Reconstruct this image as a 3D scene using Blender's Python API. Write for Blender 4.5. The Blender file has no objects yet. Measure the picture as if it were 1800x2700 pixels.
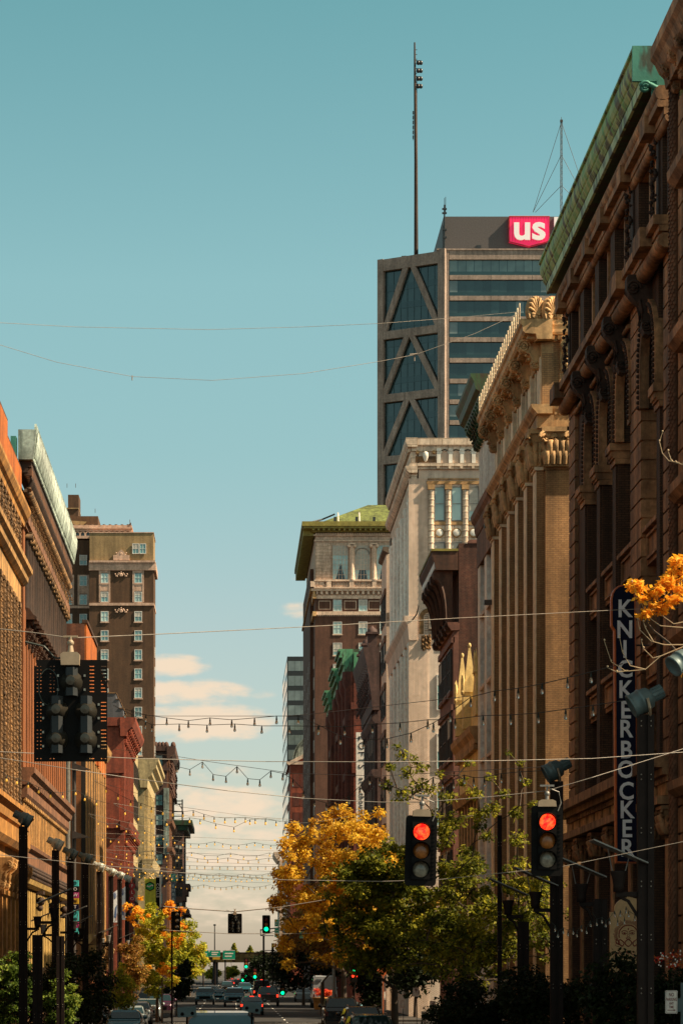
import bpy, bmesh, math, random
from mathutils import Vector, Matrix, Euler
R = math.radians
sc = bpy.context.scene
# ---------------------------------------------------------------- camera, sky, sun, exposure
F, CX, CY, CZ = 7000.0, 612.0, 2555.0, 3.6          # focal length and vanishing point in photo pixels, eye height in metres
cam = bpy.data.cameras.new('camera'); cam_o = bpy.data.objects.new('camera', cam); sc.collection.objects.link(cam_o)
cam_o.location = (0, 0, CZ); cam_o.rotation_euler = (R(90), 0, 0)
cam.sensor_fit = 'VERTICAL'; cam.sensor_height = 36.0; cam.lens = F/2700*36
cam.shift_x = (900-CX)/2700; cam.shift_y = (CY-1350)/2700
cam.clip_start = 1.0; cam.clip_end = 6000
sc.camera = cam_o
SUN_AZ, SUN_EL = R(103), R(45)                       # azimuth to the right of the street axis
sun_dir = Vector((math.sin(SUN_AZ)*math.cos(SUN_EL), math.cos(SUN_AZ)*math.cos(SUN_EL), math.sin(SUN_EL)))
sl = bpy.data.lights.new('sun', 'SUN'); sl.energy = 5.0; sl.angle = R(0.5); sl.color = (1.0, 0.80, 0.55)
so = bpy.data.objects.new('sun', sl); sc.collection.objects.link(so)
so.rotation_euler = (-sun_dir).to_track_quat('-Z', 'Y').to_euler()
sc.view_settings.view_transform = 'Standard'; sc.view_settings.look = 'None'
sc.view_settings.exposure = 1.0; sc.view_settings.gamma = 1.0
wd = bpy.data.worlds.new('World'); sc.world = wd; wd.use_nodes = True
nt = wd.node_tree; nt.nodes.clear()
def NW(t, **k):
    n = nt.nodes.new(t)
    for a, b in k.items(): setattr(n, a, b)
    return n
def MA(op, a, b=None, c=None):
    n = NW('ShaderNodeMath', operation=op)
    for i, v in enumerate((a, b, c)):
        if v is None: continue
        if isinstance(v, (int, float)): n.inputs[i].default_value = v
        else: nt.links.new(v, n.inputs[i])
    return n.outputs[0]
sky = NW('ShaderNodeTexSky', sky_type='NISHITA'); sky.sun_disc = False
sky.sun_elevation = SUN_EL; sky.sun_rotation = SUN_AZ; sky.air_density = 1.0; sky.dust_density = 0.7; sky.ozone_density = 1.0
tc = NW('ShaderNodeTexCoord'); sep = NW('ShaderNodeSeparateXYZ'); nt.links.new(tc.outputs['Generated'], sep.inputs[0])
dx, dy, dz = sep.outputs
yy = MA('MAXIMUM', dy, 0.05); uu = MA('DIVIDE', dx, yy); vv = MA('DIVIDE', dz, yy)
rmp = NW('ShaderNodeValToRGB'); nt.links.new(MA('MULTIPLY', dz, 1.0), rmp.inputs[0])   # colour cast of the air by height
cr = rmp.color_ramp; cr.elements[0].position = 0.0; cr.elements[0].color = (0.74, 0.64, 0.64, 1)
cr.elements[1].position = 0.36; cr.elements[1].color = (0.59, 0.96, 0.65, 1)
for p_, c_ in ((0.06, (0.79, 0.72, 0.64, 1)), (0.13, (0.84, 0.81, 0.66, 1)), (0.19, (0.79, 0.91, 0.68, 1)), (0.25, (0.84, 1.03, 0.73, 1))):
    e = cr.elements.new(p_); e.color = c_
for p_ in (0.47, 0.8): e = cr.elements.new(p_); e.color = (1.0, 0.72, 0.38, 1)  # warm tint added to the unseen overhead sky, offsets teal in the shade
mul = NW('ShaderNodeMix', data_type='RGBA', blend_type='MULTIPLY'); mul.inputs[0].default_value = 1.0
gain = NW('ShaderNodeMapRange', interpolation_type='SMOOTHSTEP'); nt.links.new(dz, gain.inputs[0])     # added gain on the unseen overhead sky, more fill on shaded walls
gain.inputs[1].default_value = 0.40; gain.inputs[2].default_value = 0.75; gain.inputs[3].default_value = 1.0; gain.inputs[4].default_value = 1.2
vm = NW('ShaderNodeVectorMath', operation='SCALE'); nt.links.new(sky.outputs[0], vm.inputs[0]); wst = NW('ShaderNodeMapRange', interpolation_type='SMOOTHSTEP'); nt.links.new(dy, wst.inputs[0]); wst.inputs[1].default_value = -0.6; wst.inputs[2].default_value = 0.0; wst.inputs[3].default_value = 1.25; wst.inputs[4].default_value = 1.0   # added gain: unseen sky behind the camera brightened to fill west faces
nt.links.new(MA('MULTIPLY', gain.outputs[0], wst.outputs[0]), vm.inputs['Scale'])
nt.links.new(vm.outputs[0], mul.inputs[6]); nt.links.new(rmp.outputs[0], mul.inputs[7])
# clouds low over the end of the street, by compass direction and height
cmb = NW('ShaderNodeCombineXYZ'); nt.links.new(MA('MULTIPLY', uu, 38.0), cmb.inputs[0]); nt.links.new(MA('MULTIPLY', vv, 105.0), cmb.inputs[1])
nz = NW('ShaderNodeTexNoise'); nz.inputs['Scale'].default_value = 2.2; nz.inputs['Detail'].default_value = 6; nz.inputs['Roughness'].default_value = 0.55
nt.links.new(cmb.outputs[0], nz.inputs['Vector'])
dens = None
for (px, py, a, b, s) in ((455,1757,88,30,1.0),(500,1825,150,34,.95),(540,1905,170,48,1.15),(640,1880,60,18,.5),(560,2030,110,30,.35),(600,2120,190,45,.9),(520,2100,80,34,.75),
                          (600,2190,230,42,.7),(620,2265,260,40,.75),(780,1610,45,22,.55),(786,1520,25,10,.3),(620,2390,300,60,.45),(690,1830,40,14,.3),(1500,2300,500,90,.7),(-300,2200,400,120,.8)):
    ex = MA('POWER', MA('ABSOLUTE', MA('DIVIDE', MA('SUBTRACT', uu, (px-CX)/F), a/F)), 2.0)
    ey = MA('POWER', MA('ABSOLUTE', MA('DIVIDE', MA('SUBTRACT', vv, (CY-py)/F), b/F)), 2.0)
    d = MA('MULTIPLY', MA('MAXIMUM', MA('SUBTRACT', 1.0, MA('MULTIPLY', MA('ADD', ex, ey), 0.62)), 0.0), s)
    dens = d if dens is None else MA('MAXIMUM', dens, d)
nn = MA('MULTIPLY', MA('SUBTRACT', nz.outputs[0], 0.5), 1.9)
cf = NW('ShaderNodeMapRange', interpolation_type='SMOOTHSTEP'); nt.links.new(MA('ADD', dens, MA('MULTIPLY', nn, MA('MINIMUM', MA('MULTIPLY', dens, 3.0), 1.0))), cf.inputs[0])
cf.inputs[1].default_value = 0.02; cf.inputs[2].default_value = 1.0; cf.inputs[4].default_value = 0.92
front = MA('GREATER_THAN', dy, 0.05)
cmx = NW('ShaderNodeMix', data_type='RGBA'); nt.links.new(MA('MULTIPLY', cf.outputs[0], front), cmx.inputs[0])
SKY_K = 0.0833
nt.links.new(mul.outputs[2], cmx.inputs[6]); cmx.inputs[7].default_value = (0.47/SKY_K, 0.37/SKY_K, 0.27/SKY_K, 1)
bg = NW('ShaderNodeBackground'); bg.inputs[1].default_value = SKY_K; nt.links.new(cmx.outputs[2], bg.inputs[0])
wo = NW('ShaderNodeOutputWorld'); nt.links.new(bg.outputs[0], wo.inputs[0])

# ---------------------------------------------------------------- helpers
def W(px, py, Y): return Vector(((px-CX)*Y/F, Y, CZ-(py-CY)*Y/F))
def XP(px, Y): return (px-CX)*Y/F
def ZP(py, Y): return CZ-(py-CY)*Y/F
rnd = random.Random(7)

class Fr:
    """a facade frame: u runs along it, z up, d outwards"""
    def __init__(s, k, c): s.k, s.c = k, c
    def p(s, u, z, d):
        if s.k == 'R': return (s.c-d, u, z)
        if s.k == 'L': return (s.c+d, u, z)
        return (u, s.c-d, z)
    rot = property(lambda s: {'R': -math.pi/2, 'L': math.pi/2, 'W': 0.0}[s.k])

class MB:
    def __init__(s): s.v, s.f, s.m, s.sm = [], [], [], []
    def add(s, vs, fs, m=0, smooth=False):
        o = len(s.v); s.v += [tuple(v) for v in vs]
        for f in fs: s.f.append([i+o for i in f]); s.m.append(m); s.sm.append(smooth)
        return s
    def hexa(s, p, m=0):
        return s.add(p, [(0,3,2,1),(4,5,6,7),(0,1,5,4),(1,2,6,5),(2,3,7,6),(3,0,4,7)], m)
    def box(s, x0, x1, y0, y1, z0, z1, m=0):
        return s.hexa([(x0,y0,z0),(x1,y0,z0),(x1,y1,z0),(x0,y1,z0),(x0,y0,z1),(x1,y0,z1),(x1,y1,z1),(x0,y1,z1)], m)
    def fb(s, fr, u0, u1, z0, z1, d0, d1, m=0):
        return s.hexa([fr.p(u0,z0,d1),fr.p(u1,z0,d1),fr.p(u1,z0,d0),fr.p(u0,z0,d0),fr.p(u0,z1,d1),fr.p(u1,z1,d1),fr.p(u1,z1,d0),fr.p(u0,z1,d0)], m)
    def run(s, fr, u0, u1, prof, m=0, smooth=False):
        """a moulding: profile of (d, z) points swept along u, with end caps"""
        n = len(prof)
        vs = [fr.p(u0, z, d) for d, z in prof]+[fr.p(u1, z, d) for d, z in prof]
        s.add(vs, [(i, (i+1) % n, n+(i+1) % n, n+i) for i in range(n)], m, smooth)
        return s.add(vs, [tuple(range(n)), tuple(range(2*n-1, n-1, -1))], m)
    def prism(s, pts, fn, a, b, m=0, smooth=False):
        n = len(pts); vs = [fn(p[0], p[1], a) for p in pts]+[fn(p[0], p[1], b) for p in pts]
        s.add(vs, [(i, (i+1) % n, n+(i+1) % n, n+i) for i in range(n)], m, smooth)
        return s.add(vs, [tuple(range(n)), tuple(range(2*n-1, n-1, -1))], m)
    def tube(s, pts, r, n=6, m=0, cap=True):
        pts = [Vector(p) for p in pts]; vs = []
        rs = r if isinstance(r, (list, tuple)) else [r]*len(pts)
        for i, p in enumerate(pts):
            t = (pts[min(i+1, len(pts)-1)]-pts[max(i-1, 0)])
            t = t.normalized() if t.length > 1e-9 else Vector((0, 0, 1))
            a = t.cross(Vector((0, 0, 1)))
            if a.length < 1e-3: a = Vector((1, 0, 0))
            a.normalize(); b = t.cross(a)
            for k in range(n):
                q = 2*math.pi*k/n; vs.append(p+(a*math.cos(q)+b*math.sin(q))*rs[i])
        fs = [(i*n+k, i*n+(k+1) % n, (i+1)*n+(k+1) % n, (i+1)*n+k) for i in range(len(pts)-1) for k in range(n)]
        s.add(vs, fs, m, n > 5)
        if cap: s.add(vs, [tuple(range(n)), tuple(range(len(vs)-1, len(vs)-1-n, -1))], m)
        return s
    def lathe(s, c, prof, n=12, m=0, M=None, cap=True):
        vs = []
        for r, z in prof:
            for k in range(n):
                q = 2*math.pi*k/n; v = Vector((r*math.cos(q), r*math.sin(q), z))
                if M is not None: v = M @ v
                vs.append(v+Vector(c))
        fs = [(i*n+k, i*n+(k+1) % n, (i+1)*n+(k+1) % n, (i+1)*n+k) for i in range(len(prof)-1) for k in range(n)]
        s.add(vs, fs, m, True)
        if cap: s.add(vs, [tuple(range(n)), tuple(range(len(vs)-1, len(vs)-1-n, -1))], m)
        return s
    def ball(s, c, r, m=0, n=8, k=5, sz=1.0):
        return s.lathe(c, [(r*math.sin(math.pi*i/k)+1e-4, -r*sz*math.cos(math.pi*i/k)) for i in range(k+1)], n, m, cap=False)
    def mesh(s, name, mats, off=(0,0,0)):
        me = bpy.data.meshes.new(name)
        o = Vector(off)
        me.from_pydata([tuple(Vector(v)-o) for v in s.v], [], s.f)
        for x in mats: me.materials.append(x)
        me.polygons.foreach_set('material_index', s.m); me.polygons.foreach_set('use_smooth', s.sm)
        b = bmesh.new(); b.from_mesh(me); bmesh.ops.recalc_face_normals(b, faces=b.faces); b.to_mesh(me); b.free()
        me.update(); return me
    def part(s, name, mats, parent, label=None):
        """one mesh object under a thing; vertices were given in world coordinates"""
        mats = mats if isinstance(mats, (list, tuple)) else [mats]
        off = Vector(parent['org']); me = s.mesh(name, mats, off)
        o = bpy.data.objects.new(name, me); sc.collection.objects.link(o); o.parent = parent; o['org'] = list(off)
        if label: o['label'] = label
        return o
    def thing(s, name, label, cat, mats, loc, group=None, kind=None):
        mats = mats if isinstance(mats, (list, tuple)) else [mats]
        o = bpy.data.objects.new(name, s.mesh(name, mats, loc)); sc.collection.objects.link(o); o.location = loc; o['org'] = list(loc)
        if label: o['label'] = label
        if cat: o['category'] = cat
        if group: o['group'] = group
        if kind: o['kind'] = kind
        return o
def thing(name, label, cat, loc, group=None):
    o = bpy.data.objects.new(name, None); sc.collection.objects.link(o); o.location = loc; o['org'] = list(loc)
    o.empty_display_size = 0.3; o['label'] = label; o['category'] = cat
    if group: o['group'] = group
    return o
def inst(me, name, parent, pos, rz=0.0, scale=None):
    """a part from shared mesh data, put at a world position under a thing"""
    o = bpy.data.objects.new(name, me); sc.collection.objects.link(o); o.parent = parent
    o.location = Vector(pos)-Vector(parent['org']); o.rotation_euler = (0, 0, rz); o['org'] = list(pos)
    if scale: o.scale = scale
    return o
def copy_tree(o, parent=None):
    c = o.copy(); sc.collection.objects.link(c); c.parent = parent
    for ch in [x for x in kids.get(o, [])]: copy_tree(ch, c)
    return c
kids = {}
texts = []
def clone(root, loc, label, group=None):
    kids.clear()
    for x in bpy.data.objects:
        if x.parent: kids.setdefault(x.parent, []).append(x)
    c = copy_tree(root); c.location = loc; c['label'] = label
    if group: c['group'] = group
    return c
def text(body, parent, mat, pos, size, rot=(math.pi/2, 0, 0), name='lettering', ext=0.01, offset=0.0, align='CENTER', line=1.0, sx=1.0, cs=1.0):
    cu = bpy.data.curves.new(name, 'FONT'); cu.body = body; cu.size = size; cu.extrude = ext; cu.offset = offset
    cu.align_x = align; cu.align_y = 'CENTER'; cu.space_line = line; cu.space_character = cs; cu.resolution_u = 3; cu.materials.append(mat)
    o = bpy.data.objects.new(name, cu); sc.collection.objects.link(o); texts.append(o)
    o.parent = parent; o.location = Vector(pos)-Vector(parent['org']); o.rotation_euler = rot; o.scale = (sx, 1, 1)
    return o

# ---------------------------------------------------------------- materials
class Mat:
    def __init__(s, name):
        s.m = bpy.data.materials.new(name); s.m.use_nodes = True; s.t = s.m.node_tree
        s.b = s.t.nodes['Principled BSDF']; s._uv = None
    def n(s, t, **k):
        x = s.t.nodes.new(t)
        for a, b in k.items(): setattr(x, a, b)
        return x
    def l(s, a, b): s.t.links.new(a, b)
    def math(s, op, a, b=None):
        x = s.n('ShaderNodeMath', operation=op)
        for i, v in enumerate((a, b)):
            if v is None: continue
            if isinstance(v, (int, float)): x.inputs[i].default_value = v
            else: s.l(v, x.inputs[i])
        return x.outputs[0]
    def pos(s): return s.n('ShaderNodeNewGeometry').outputs['Position']
    def uv(s):
        """wall coordinates: along the wall, up"""
        g = s.n('ShaderNodeNewGeometry'); a = s.n('ShaderNodeSeparateXYZ'); b = s.n('ShaderNodeSeparateXYZ')
        s.l(g.outputs['Position'], a.inputs[0]); s.l(g.outputs['True Normal'], b.inputs[0])
        k = s.math('GREATER_THAN', s.math('ABSOLUTE', b.outputs[0]), s.math('ABSOLUTE', b.outputs[1]))
        mx = s.n('ShaderNodeMix'); s.l(k, mx.inputs[0]); s.l(a.outputs[0], mx.inputs[2]); s.l(a.outputs[1], mx.inputs[3])
        c = s.n('ShaderNodeCombineXYZ'); s.l(mx.outputs[0], c.inputs[0]); s.l(a.outputs[2], c.inputs[1])
        return c.outputs[0]
    def noise(s, vec, scale, detail=4, stretch=None, rough=0.6):
        if stretch:
            mp = s.n('ShaderNodeMapping'); mp.inputs['Scale'].default_value = stretch; s.l(vec, mp.inputs[0]); vec = mp.outputs[0]
        x = s.n('ShaderNodeTexNoise'); x.inputs['Scale'].default_value = scale; x.inputs['Detail'].default_value = detail
        x.inputs['Roughness'].default_value = rough; s.l(vec, x.inputs['Vector']); return x.outputs[0]
    def rng(s, v, a, b, lo=0.3, hi=0.7):
        x = s.n('ShaderNodeMapRange'); s.l(v, x.inputs[0]); x.inputs[1].default_value = lo; x.inputs[2].default_value = hi
        x.inputs[3].default_value = a; x.inputs[4].default_value = b; return x.outputs[0]
    def mix(s, f, a, b, mode='MIX'):
        x = s.n('ShaderNodeMix', data_type='RGBA', blend_type=mode)
        for i, v in ((0, f), (6, a), (7, b)):
            if isinstance(v, (int, float)): x.inputs[i].default_value = v
            elif isinstance(v, tuple): x.inputs[i].default_value = (*v, 1)
            else: s.l(v, x.inputs[i])
        return x.outputs[2]
    def bump(s, h, st=0.4, dist=0.02):
        x = s.n('ShaderNodeBump'); x.inputs['Strength'].default_value = st; x.inputs['Distance'].default_value = dist
        s.l(h, x.inputs['Height']); s.l(x.outputs[0], s.b.inputs['Normal'])
    def set(s, **k):
        for a, v in k.items(): s.b.inputs[a.replace('_', ' ')].default_value = v
        return s
def weather(M, col, amt=0.35):
    """large stains and rain streaks over a colour"""
    P = M.pos()
    k1 = M.math('MULTIPLY', M.rng(M.noise(P, 0.35, 5), 1-amt, 1+amt*0.5), M.rng(M.noise(P, 5.0, 6, None, .7), 1-amt*.6, 1+amt*.4, .35, .65))
    k2 = M.rng(M.noise(P, 1.6, 5, (1, 1, 0.10)), 1-amt*1.2, 1+amt*0.3, .36, .6)
    g = M.math('MULTIPLY', k1, k2)
    cm = M.n('ShaderNodeCombineColor'); [M.l(g, cm.inputs[i]) for i in range(3)]
    return M.mix(1.0, col, cm.outputs[0], 'MULTIPLY')
def brick(name, c1, c2, mort, amt=0.35, bw=0.24, bh=0.08, ms=0.012, rough=0.85):
    M = Mat(name); b = M.n('ShaderNodeTexBrick'); M.l(M.uv(), b.inputs['Vector'])
    b.inputs['Color1'].default_value = (*c1, 1); b.inputs['Color2'].default_value = (*c2, 1); b.inputs['Mortar'].default_value = (*mort, 1)
    b.inputs['Scale'].default_value = 1.0; b.inputs['Mortar Size'].default_value = ms; b.inputs['Brick Width'].default_value = bw; b.inputs['Row Height'].default_value = bh
    b.inputs['Bias'].default_value = 0.0
    n2 = M.noise(M.pos(), 2.2, 5); col = M.mix(M.rng(n2, 0, 0.6), b.outputs['Color'], c2)
    M.l(weather(M, col, amt), M.b.inputs['Base Color']); M.set(Roughness=rough); M.bump(b.outputs['Fac'], -0.3, 0.01)
    return M.m
def stone(name, c, amt=0.3, rough=0.8, block=None, var=0.25):
    M = Mat(name); n1 = M.noise(M.pos(), 3.0, 6)
    col = M.mix(M.rng(n1, 0, 1), tuple(x*(1-var) for x in c), tuple(min(1, x*(1+var)) for x in c))
    if block:
        b = M.n('ShaderNodeTexBrick'); M.l(M.uv(), b.inputs['Vector']); b.inputs['Scale'].default_value = 1.0
        b.inputs['Brick Width'].default_value = block[0]; b.inputs['Row Height'].default_value = block[1]; b.inputs['Mortar Size'].default_value = 0.02
        b.inputs['Color1'].default_value = (1, 1, 1, 1); b.inputs['Color2'].default_value = (.86, .84, .82, 1); b.inputs['Mortar'].default_value = (.42, .36, .3, 1)
        col = M.mix(1.0, col, b.outputs['Color'], 'MULTIPLY')
    M.l(weather(M, col, amt), M.b.inputs['Base Color']); M.set(Roughness=rough)
    M.bump(M.noise(M.pos(), 14.0, 4), 0.35, 0.015)
    return M.m
def paint(name, c, rough=0.5, metal=0.0, amt=0.2, scale=4.0, coat=0.0):
    M = Mat(name); col = M.mix(M.rng(M.noise(M.pos(), scale, 5), 0, 1), tuple(x*(1-amt) for x in c), tuple(min(1, x*(1+amt)) for x in c))
    M.l(col, M.b.inputs['Base Color']); M.set(Roughness=rough, Metallic=metal, Coat_Weight=coat)
    M.bump(M.noise(M.pos(), 30.0, 3), 0.08, 0.01)
    return M.m
def glass(name, c, rough=0.08, var=0.5):
    M = Mat(name); g = M.n('ShaderNodeObjectInfo'); k = M.rng(g.outputs['Random'], 1-var, 1+var, 0, 1)
    n1 = M.rng(M.noise(M.pos(), 0.45, 2), 0.75, 1.2)
    k = M.math('MULTIPLY', k, n1)
    cm = M.n('ShaderNodeCombineColor'); [M.l(k, cm.inputs[i]) for i in range(3)]
    M.l(M.mix(1.0, c, cm.outputs[0], 'MULTIPLY'), M.b.inputs['Base Color']); M.set(Roughness=rough, Coat_Weight=0.4, Coat_Roughness=0.03)
    M.bump(M.noise(M.pos(), 0.8, 2), 0.15, 0.04)
    return M.m
def matte(mt, s): mt.node_tree.nodes['Principled BSDF'].inputs['Specular IOR Level'].default_value = s
def glow(name, c, st, base=None):
    M = Mat(name); M.set(Base_Color=(*(base or c), 1), Emission_Color=(*c, 1), Emission_Strength=st, Roughness=0.3); return M.m
def lens_glow(name, c, dark, st):
    """lit signal lens: cells of bright and deep colour"""
    M = Mat(name); v = M.n('ShaderNodeTexVoronoi'); v.inputs['Scale'].default_value = 40; M.l(M.pos(), v.inputs['Vector'])
    n1 = M.noise(M.pos(), 11, 3)
    col = M.mix(M.rng(n1, 0, 1, .42, .62), dark, c); M.l(col, M.b.inputs['Emission Color']); M.l(col, M.b.inputs['Base Color'])
    M.set(Emission_Strength=st, Roughness=0.2); M.bump(v.outputs['Distance'], 0.4, 0.01); return M.m
def leaf(name, cols, tr=0.5, rough=0.6):
    M = Mat(name); g = M.n('ShaderNodeNewGeometry'); rp = M.n('ShaderNodeValToRGB')
    c0 = M.noise(g.outputs['Position'], 0.55, 3)
    k = M.math('ADD', M.math('MULTIPLY', g.outputs['Random Per Island'], 0.55), M.rng(c0, -0.05, 0.5, .3, .7)); M.l(k, rp.inputs[0])
    e = rp.color_ramp.elements; e[0].color = (*cols[0], 1); e[1].color = (*cols[-1], 1)
    for i, c in enumerate(cols[1:-1]): x = e.new((i+1)/(len(cols)-1)); x.color = (*c, 1)
    M.l(rp.outputs[0], M.b.inputs['Base Color']); M.set(Roughness=rough, Specular_IOR_Level=.2)
    t = M.n('ShaderNodeBsdfTranslucent'); M.l(rp.outputs[0], t.inputs[0]); mx = M.n('ShaderNodeMixShader'); mx.inputs[0].default_value = tr
    out = M.t.nodes['Material Output']; M.l(M.b.outputs[0], mx.inputs[1]); M.l(t.outputs[0], mx.inputs[2]); M.l(mx.outputs[0], out.inputs[0])
    return M.m
def copper(name, c, c2):
    M = Mat(name); P = M.pos()
    st = M.rng(M.noise(P, 2.4, 6, (1, 1, .25)), 0, 1, .35, .65); col = M.mix(st, c, c2)
    wv = M.rng(M.noise(P, 1.5, 3, (1, 1.3, .35)), 0, 1, .50, .57); col = M.mix(M.math('MULTIPLY', wv, .85), col, (0.04, 0.03, 0.015))
    M.l(col, M.b.inputs['Base Color']); M.set(Roughness=0.6, Metallic=0.15); M.bump(M.noise(P, 9, 4), .3, .02); return M.m
def clear(name):
    M = Mat(name); M.set(Base_Color=(.95, .93, .85, 1), Roughness=0.02, Transmission_Weight=0.85, IOR=1.3); return M.m

m = {}
m['kn_brick'] = brick('brown_brick', (.125,.06,.028), (.08,.037,.017), (.024,.013,.007))
m['kn_stone'] = stone('brown_terracotta', (.42,.22,.10), .5)
m['kn_dark'] = stone('sooty_terracotta', (.05,.026,.016), .4)
m['kn_block'] = stone('brown_block_stone', (.30,.155,.075), .4, block=(1.4,.55))
m['cop'] = copper('green_copper', (.10,.32,.07), (.42,.47,.17)); m['cop_light'] = copper('light_copper', (.34,.52,.22), (.46,.52,.28)); m['cop_teal'] = copper('teal_copper', (.035,.19,.15), (.06,.25,.19))
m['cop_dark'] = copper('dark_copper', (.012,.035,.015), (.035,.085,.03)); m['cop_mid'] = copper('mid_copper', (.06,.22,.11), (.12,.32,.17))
m['tan_brick'] = brick('tan_brick', (.50,.28,.12), (.41,.22,.09), (.22,.12,.06), .3)
m['tan_terra'] = stone('tan_terracotta', (.60,.36,.16), .35); m['tan_pale'] = stone('pale_tan_terracotta', (.95,.70,.48), .15)
m['white_brick'] = brick('white_glazed_brick', (.90,.76,.63), (.80,.66,.54), (.38,.26,.18), .15, ms=.016)
m['white_terra'] = stone('white_terracotta', (.95,.84,.73), .15); m['white_block'] = stone('cream_terracotta_block', (.80,.64,.49), .25, block=(.9,.45))
m['ochre_terra'] = stone('ochre_terracotta', (.50,.30,.13), .3)
m['pale_brick'] = brick('weathered_cream_brick', (.92,.74,.60), (.80,.60,.46), (.36,.23,.15), .2, ms=.016)
m['gold_terra'] = stone('yellow_terracotta', (.82,.60,.25), .2)
m['dark_brick'] = brick('dark_red_brick', (.11,.033,.017), (.065,.02,.011), (.13,.075,.055), .5)
m['rust_iron'] = stone('rust_brown_iron', (.075,.03,.016), .45); m['maroon_stone'] = stone('maroon_stone', (.2,.085,.06), .3)
m['grey_brick'] = brick('grey_brown_brick', (.24,.18,.13), (.18,.13,.09), (.1,.07,.05), .4)
m['red_stone'] = stone('red_sandstone', (.20,.043,.02), .4, block=(1.6,.5)); m['red_dark'] = stone('dark_red_sandstone', (.12,.026,.014), .4)
m['purple_stone'] = stone('purple_brown_stone', (.10,.055,.048), .4)
m['hotel_brick'] = brick('hotel_brown_brick', (.15,.06,.036), (.10,.039,.023), (.10,.056,.036), .25)
m['hotel_stone'] = stone('hotel_limestone', (.66,.48,.36), .22, block=(1.1,.5)); m['hotel_trim'] = stone('hotel_trim_stone', (.70,.51,.38), .2)
m['olive_cop'] = paint('olive_copper', (.24,.20,.04), .6, .1, .35, 1.5); m['olive_roof'] = stone('olive_green_roof', (.15,.18,.042), .45)
m['tower_brick'] = brick('tower_brown_brick', (.125,.062,.028), (.085,.04,.017), (.08,.045,.026), .25)
m['tower_tan'] = brick('tower_tan_brick', (.36,.25,.12), (.29,.195,.088), (.26,.18,.09), .25); m['tower_trim'] = stone('tower_trim_stone', (.56,.37,.27), .22)
m['orange_stucco'] = stone('orange_stucco', (.42,.105,.010), .3); m['orange_brick'] = brick('orange_brick', (.37,.118,.026), (.28,.082,.018), (.13,.058,.026), .25)
m['cream_stone'] = stone('cream_sandstone', (.48,.26,.088), .4); m['carved'] = stone('carved_sandstone', (.22,.115,.042), .5, var=.5)
m['red_brick'] = brick('red_brick', (.24,.066,.028), (.17,.045,.018), (.15,.085,.05), .35)
m['pink_stone'] = stone('pink_brown_stone', (.22,.10,.05), .4); m['amber_stone'] = stone('amber_sandstone', (.45,.205,.045), .4)
m['choc_stone'] = stone('chocolate_stone', (.075,.033,.016), .45)
m['pale_green'] = stone('pale_green_copper', (.36,.43,.37), .5, .6); m['yellow_paint'] = stone('yellow_stone', (.46,.29,.08), .3)
m['slate'] = brick('slate_grey_brick', (.09,.095,.11), (.07,.07,.085), (.05,.05,.055), .2)
m['brick_red2'] = stone('brick_red_stone', (.27,.055,.024), .35); m['cream_paint'] = stone('cream_painted_wall', (.50,.39,.20), .3)
m['green_wall'] = paint('grey_green_wall', (.075,.10,.085), .8)
m['umber_brick'] = brick('umber_brick', (.15,.07,.05), (.11,.05,.038), (.1,.065,.05), .3)
m['black_metal'] = paint('black_cladding', (.02,.023,.026), .4); m['blk_glass'] = glass('grey_office_glass', (.13,.165,.165), .06, .12)
m['us_conc'] = stone('taupe_concrete', (.33,.25,.205), .25); m['us_dark'] = paint('dark_louvre_metal', (.085,.075,.075), .6); m['us_glass'] = glass('teal_office_glass', (.018,.036,.037), .05, .5)
m['us_glass2'] = glass('dark_spandrel_glass', (.012,.03,.03), .06, .2)
m['us_pale'] = glass('pale_office_glass', (.11,.16,.155), .05, .2)
m['magenta'] = glow('magenta_panel', (.80,.01,.09), .28, (.75,.01,.10)); m['white_panel'] = glow('white_panel', (.9,.86,.82), .08, (.85,.8,.78))
m['win_dark'] = glass('dark_window', (.008,.009,.009), .15, .5); m['win_teal'] = glass('teal_window', (.15,.29,.29), .1, .3); m['win_pale'] = glass('curtained_window', (.34,.48,.46), .12, .2)
m['win_brown'] = glass('brown_window', (.008,.006,.004), .3, .5); m['blind'] = paint('window_blind', (.42,.40,.35), .7); m['win_frame'] = paint('white_window_frame', (.62,.6,.56), .5); m['dk_frame'] = paint('dark_window_frame', (.05,.04,.035), .5)
m['asphalt'] = stone('asphalt', (.022,.0205,.02), .3, .9); m['walk'] = stone('concrete_pavement', (.05,.042,.036), .3, .9); m['line'] = paint('road_paint', (.7,.68,.62), .7)
m['pole'] = paint('dark_bronze_paint', (.019,.0125,.0105), .7, 0); m['spot'] = paint('blue_grey_cast_metal', (.085,.125,.13), .5, .3); m['spot_pale'] = paint('pale_grey_cast_metal', (.36,.37,.32), .5, .2)
m['plate'] = paint('galvanised_plate', (.2,.19,.175), .5, .4); m['blk'] = paint('black_signal_paint', (.006,.005,.0045), .6); m['alu'] = paint('bare_aluminium', (.30,.265,.22), .35, .85)
m['hood'] = paint('signal_housing_grey', (.03,.033,.035), .5, .1); m['gap_shade'] = paint('dark_gap_shade_paint', (.018,.011,.007), .9); m['cone'] = paint('dull_lamp_cone', (.05,.044,.034), .3, .6); m['cap'] = paint('tan_hanger_box', (.30,.225,.15), .55, .1)  # near-black matte colour paints the shade of deep gaps in the left facades
m['red_on'] = lens_glow('lit_red_lens', (1.0,.075,.015), (.85,.006,.005), 1.2); m['amb_off'] = paint('unlit_amber_lens', (.30,.10,.02), .25, 0, .4, 14); m['grn_off'] = paint('unlit_green_lens', (.23,.20,.15), .25, 0, .4, 14)
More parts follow.
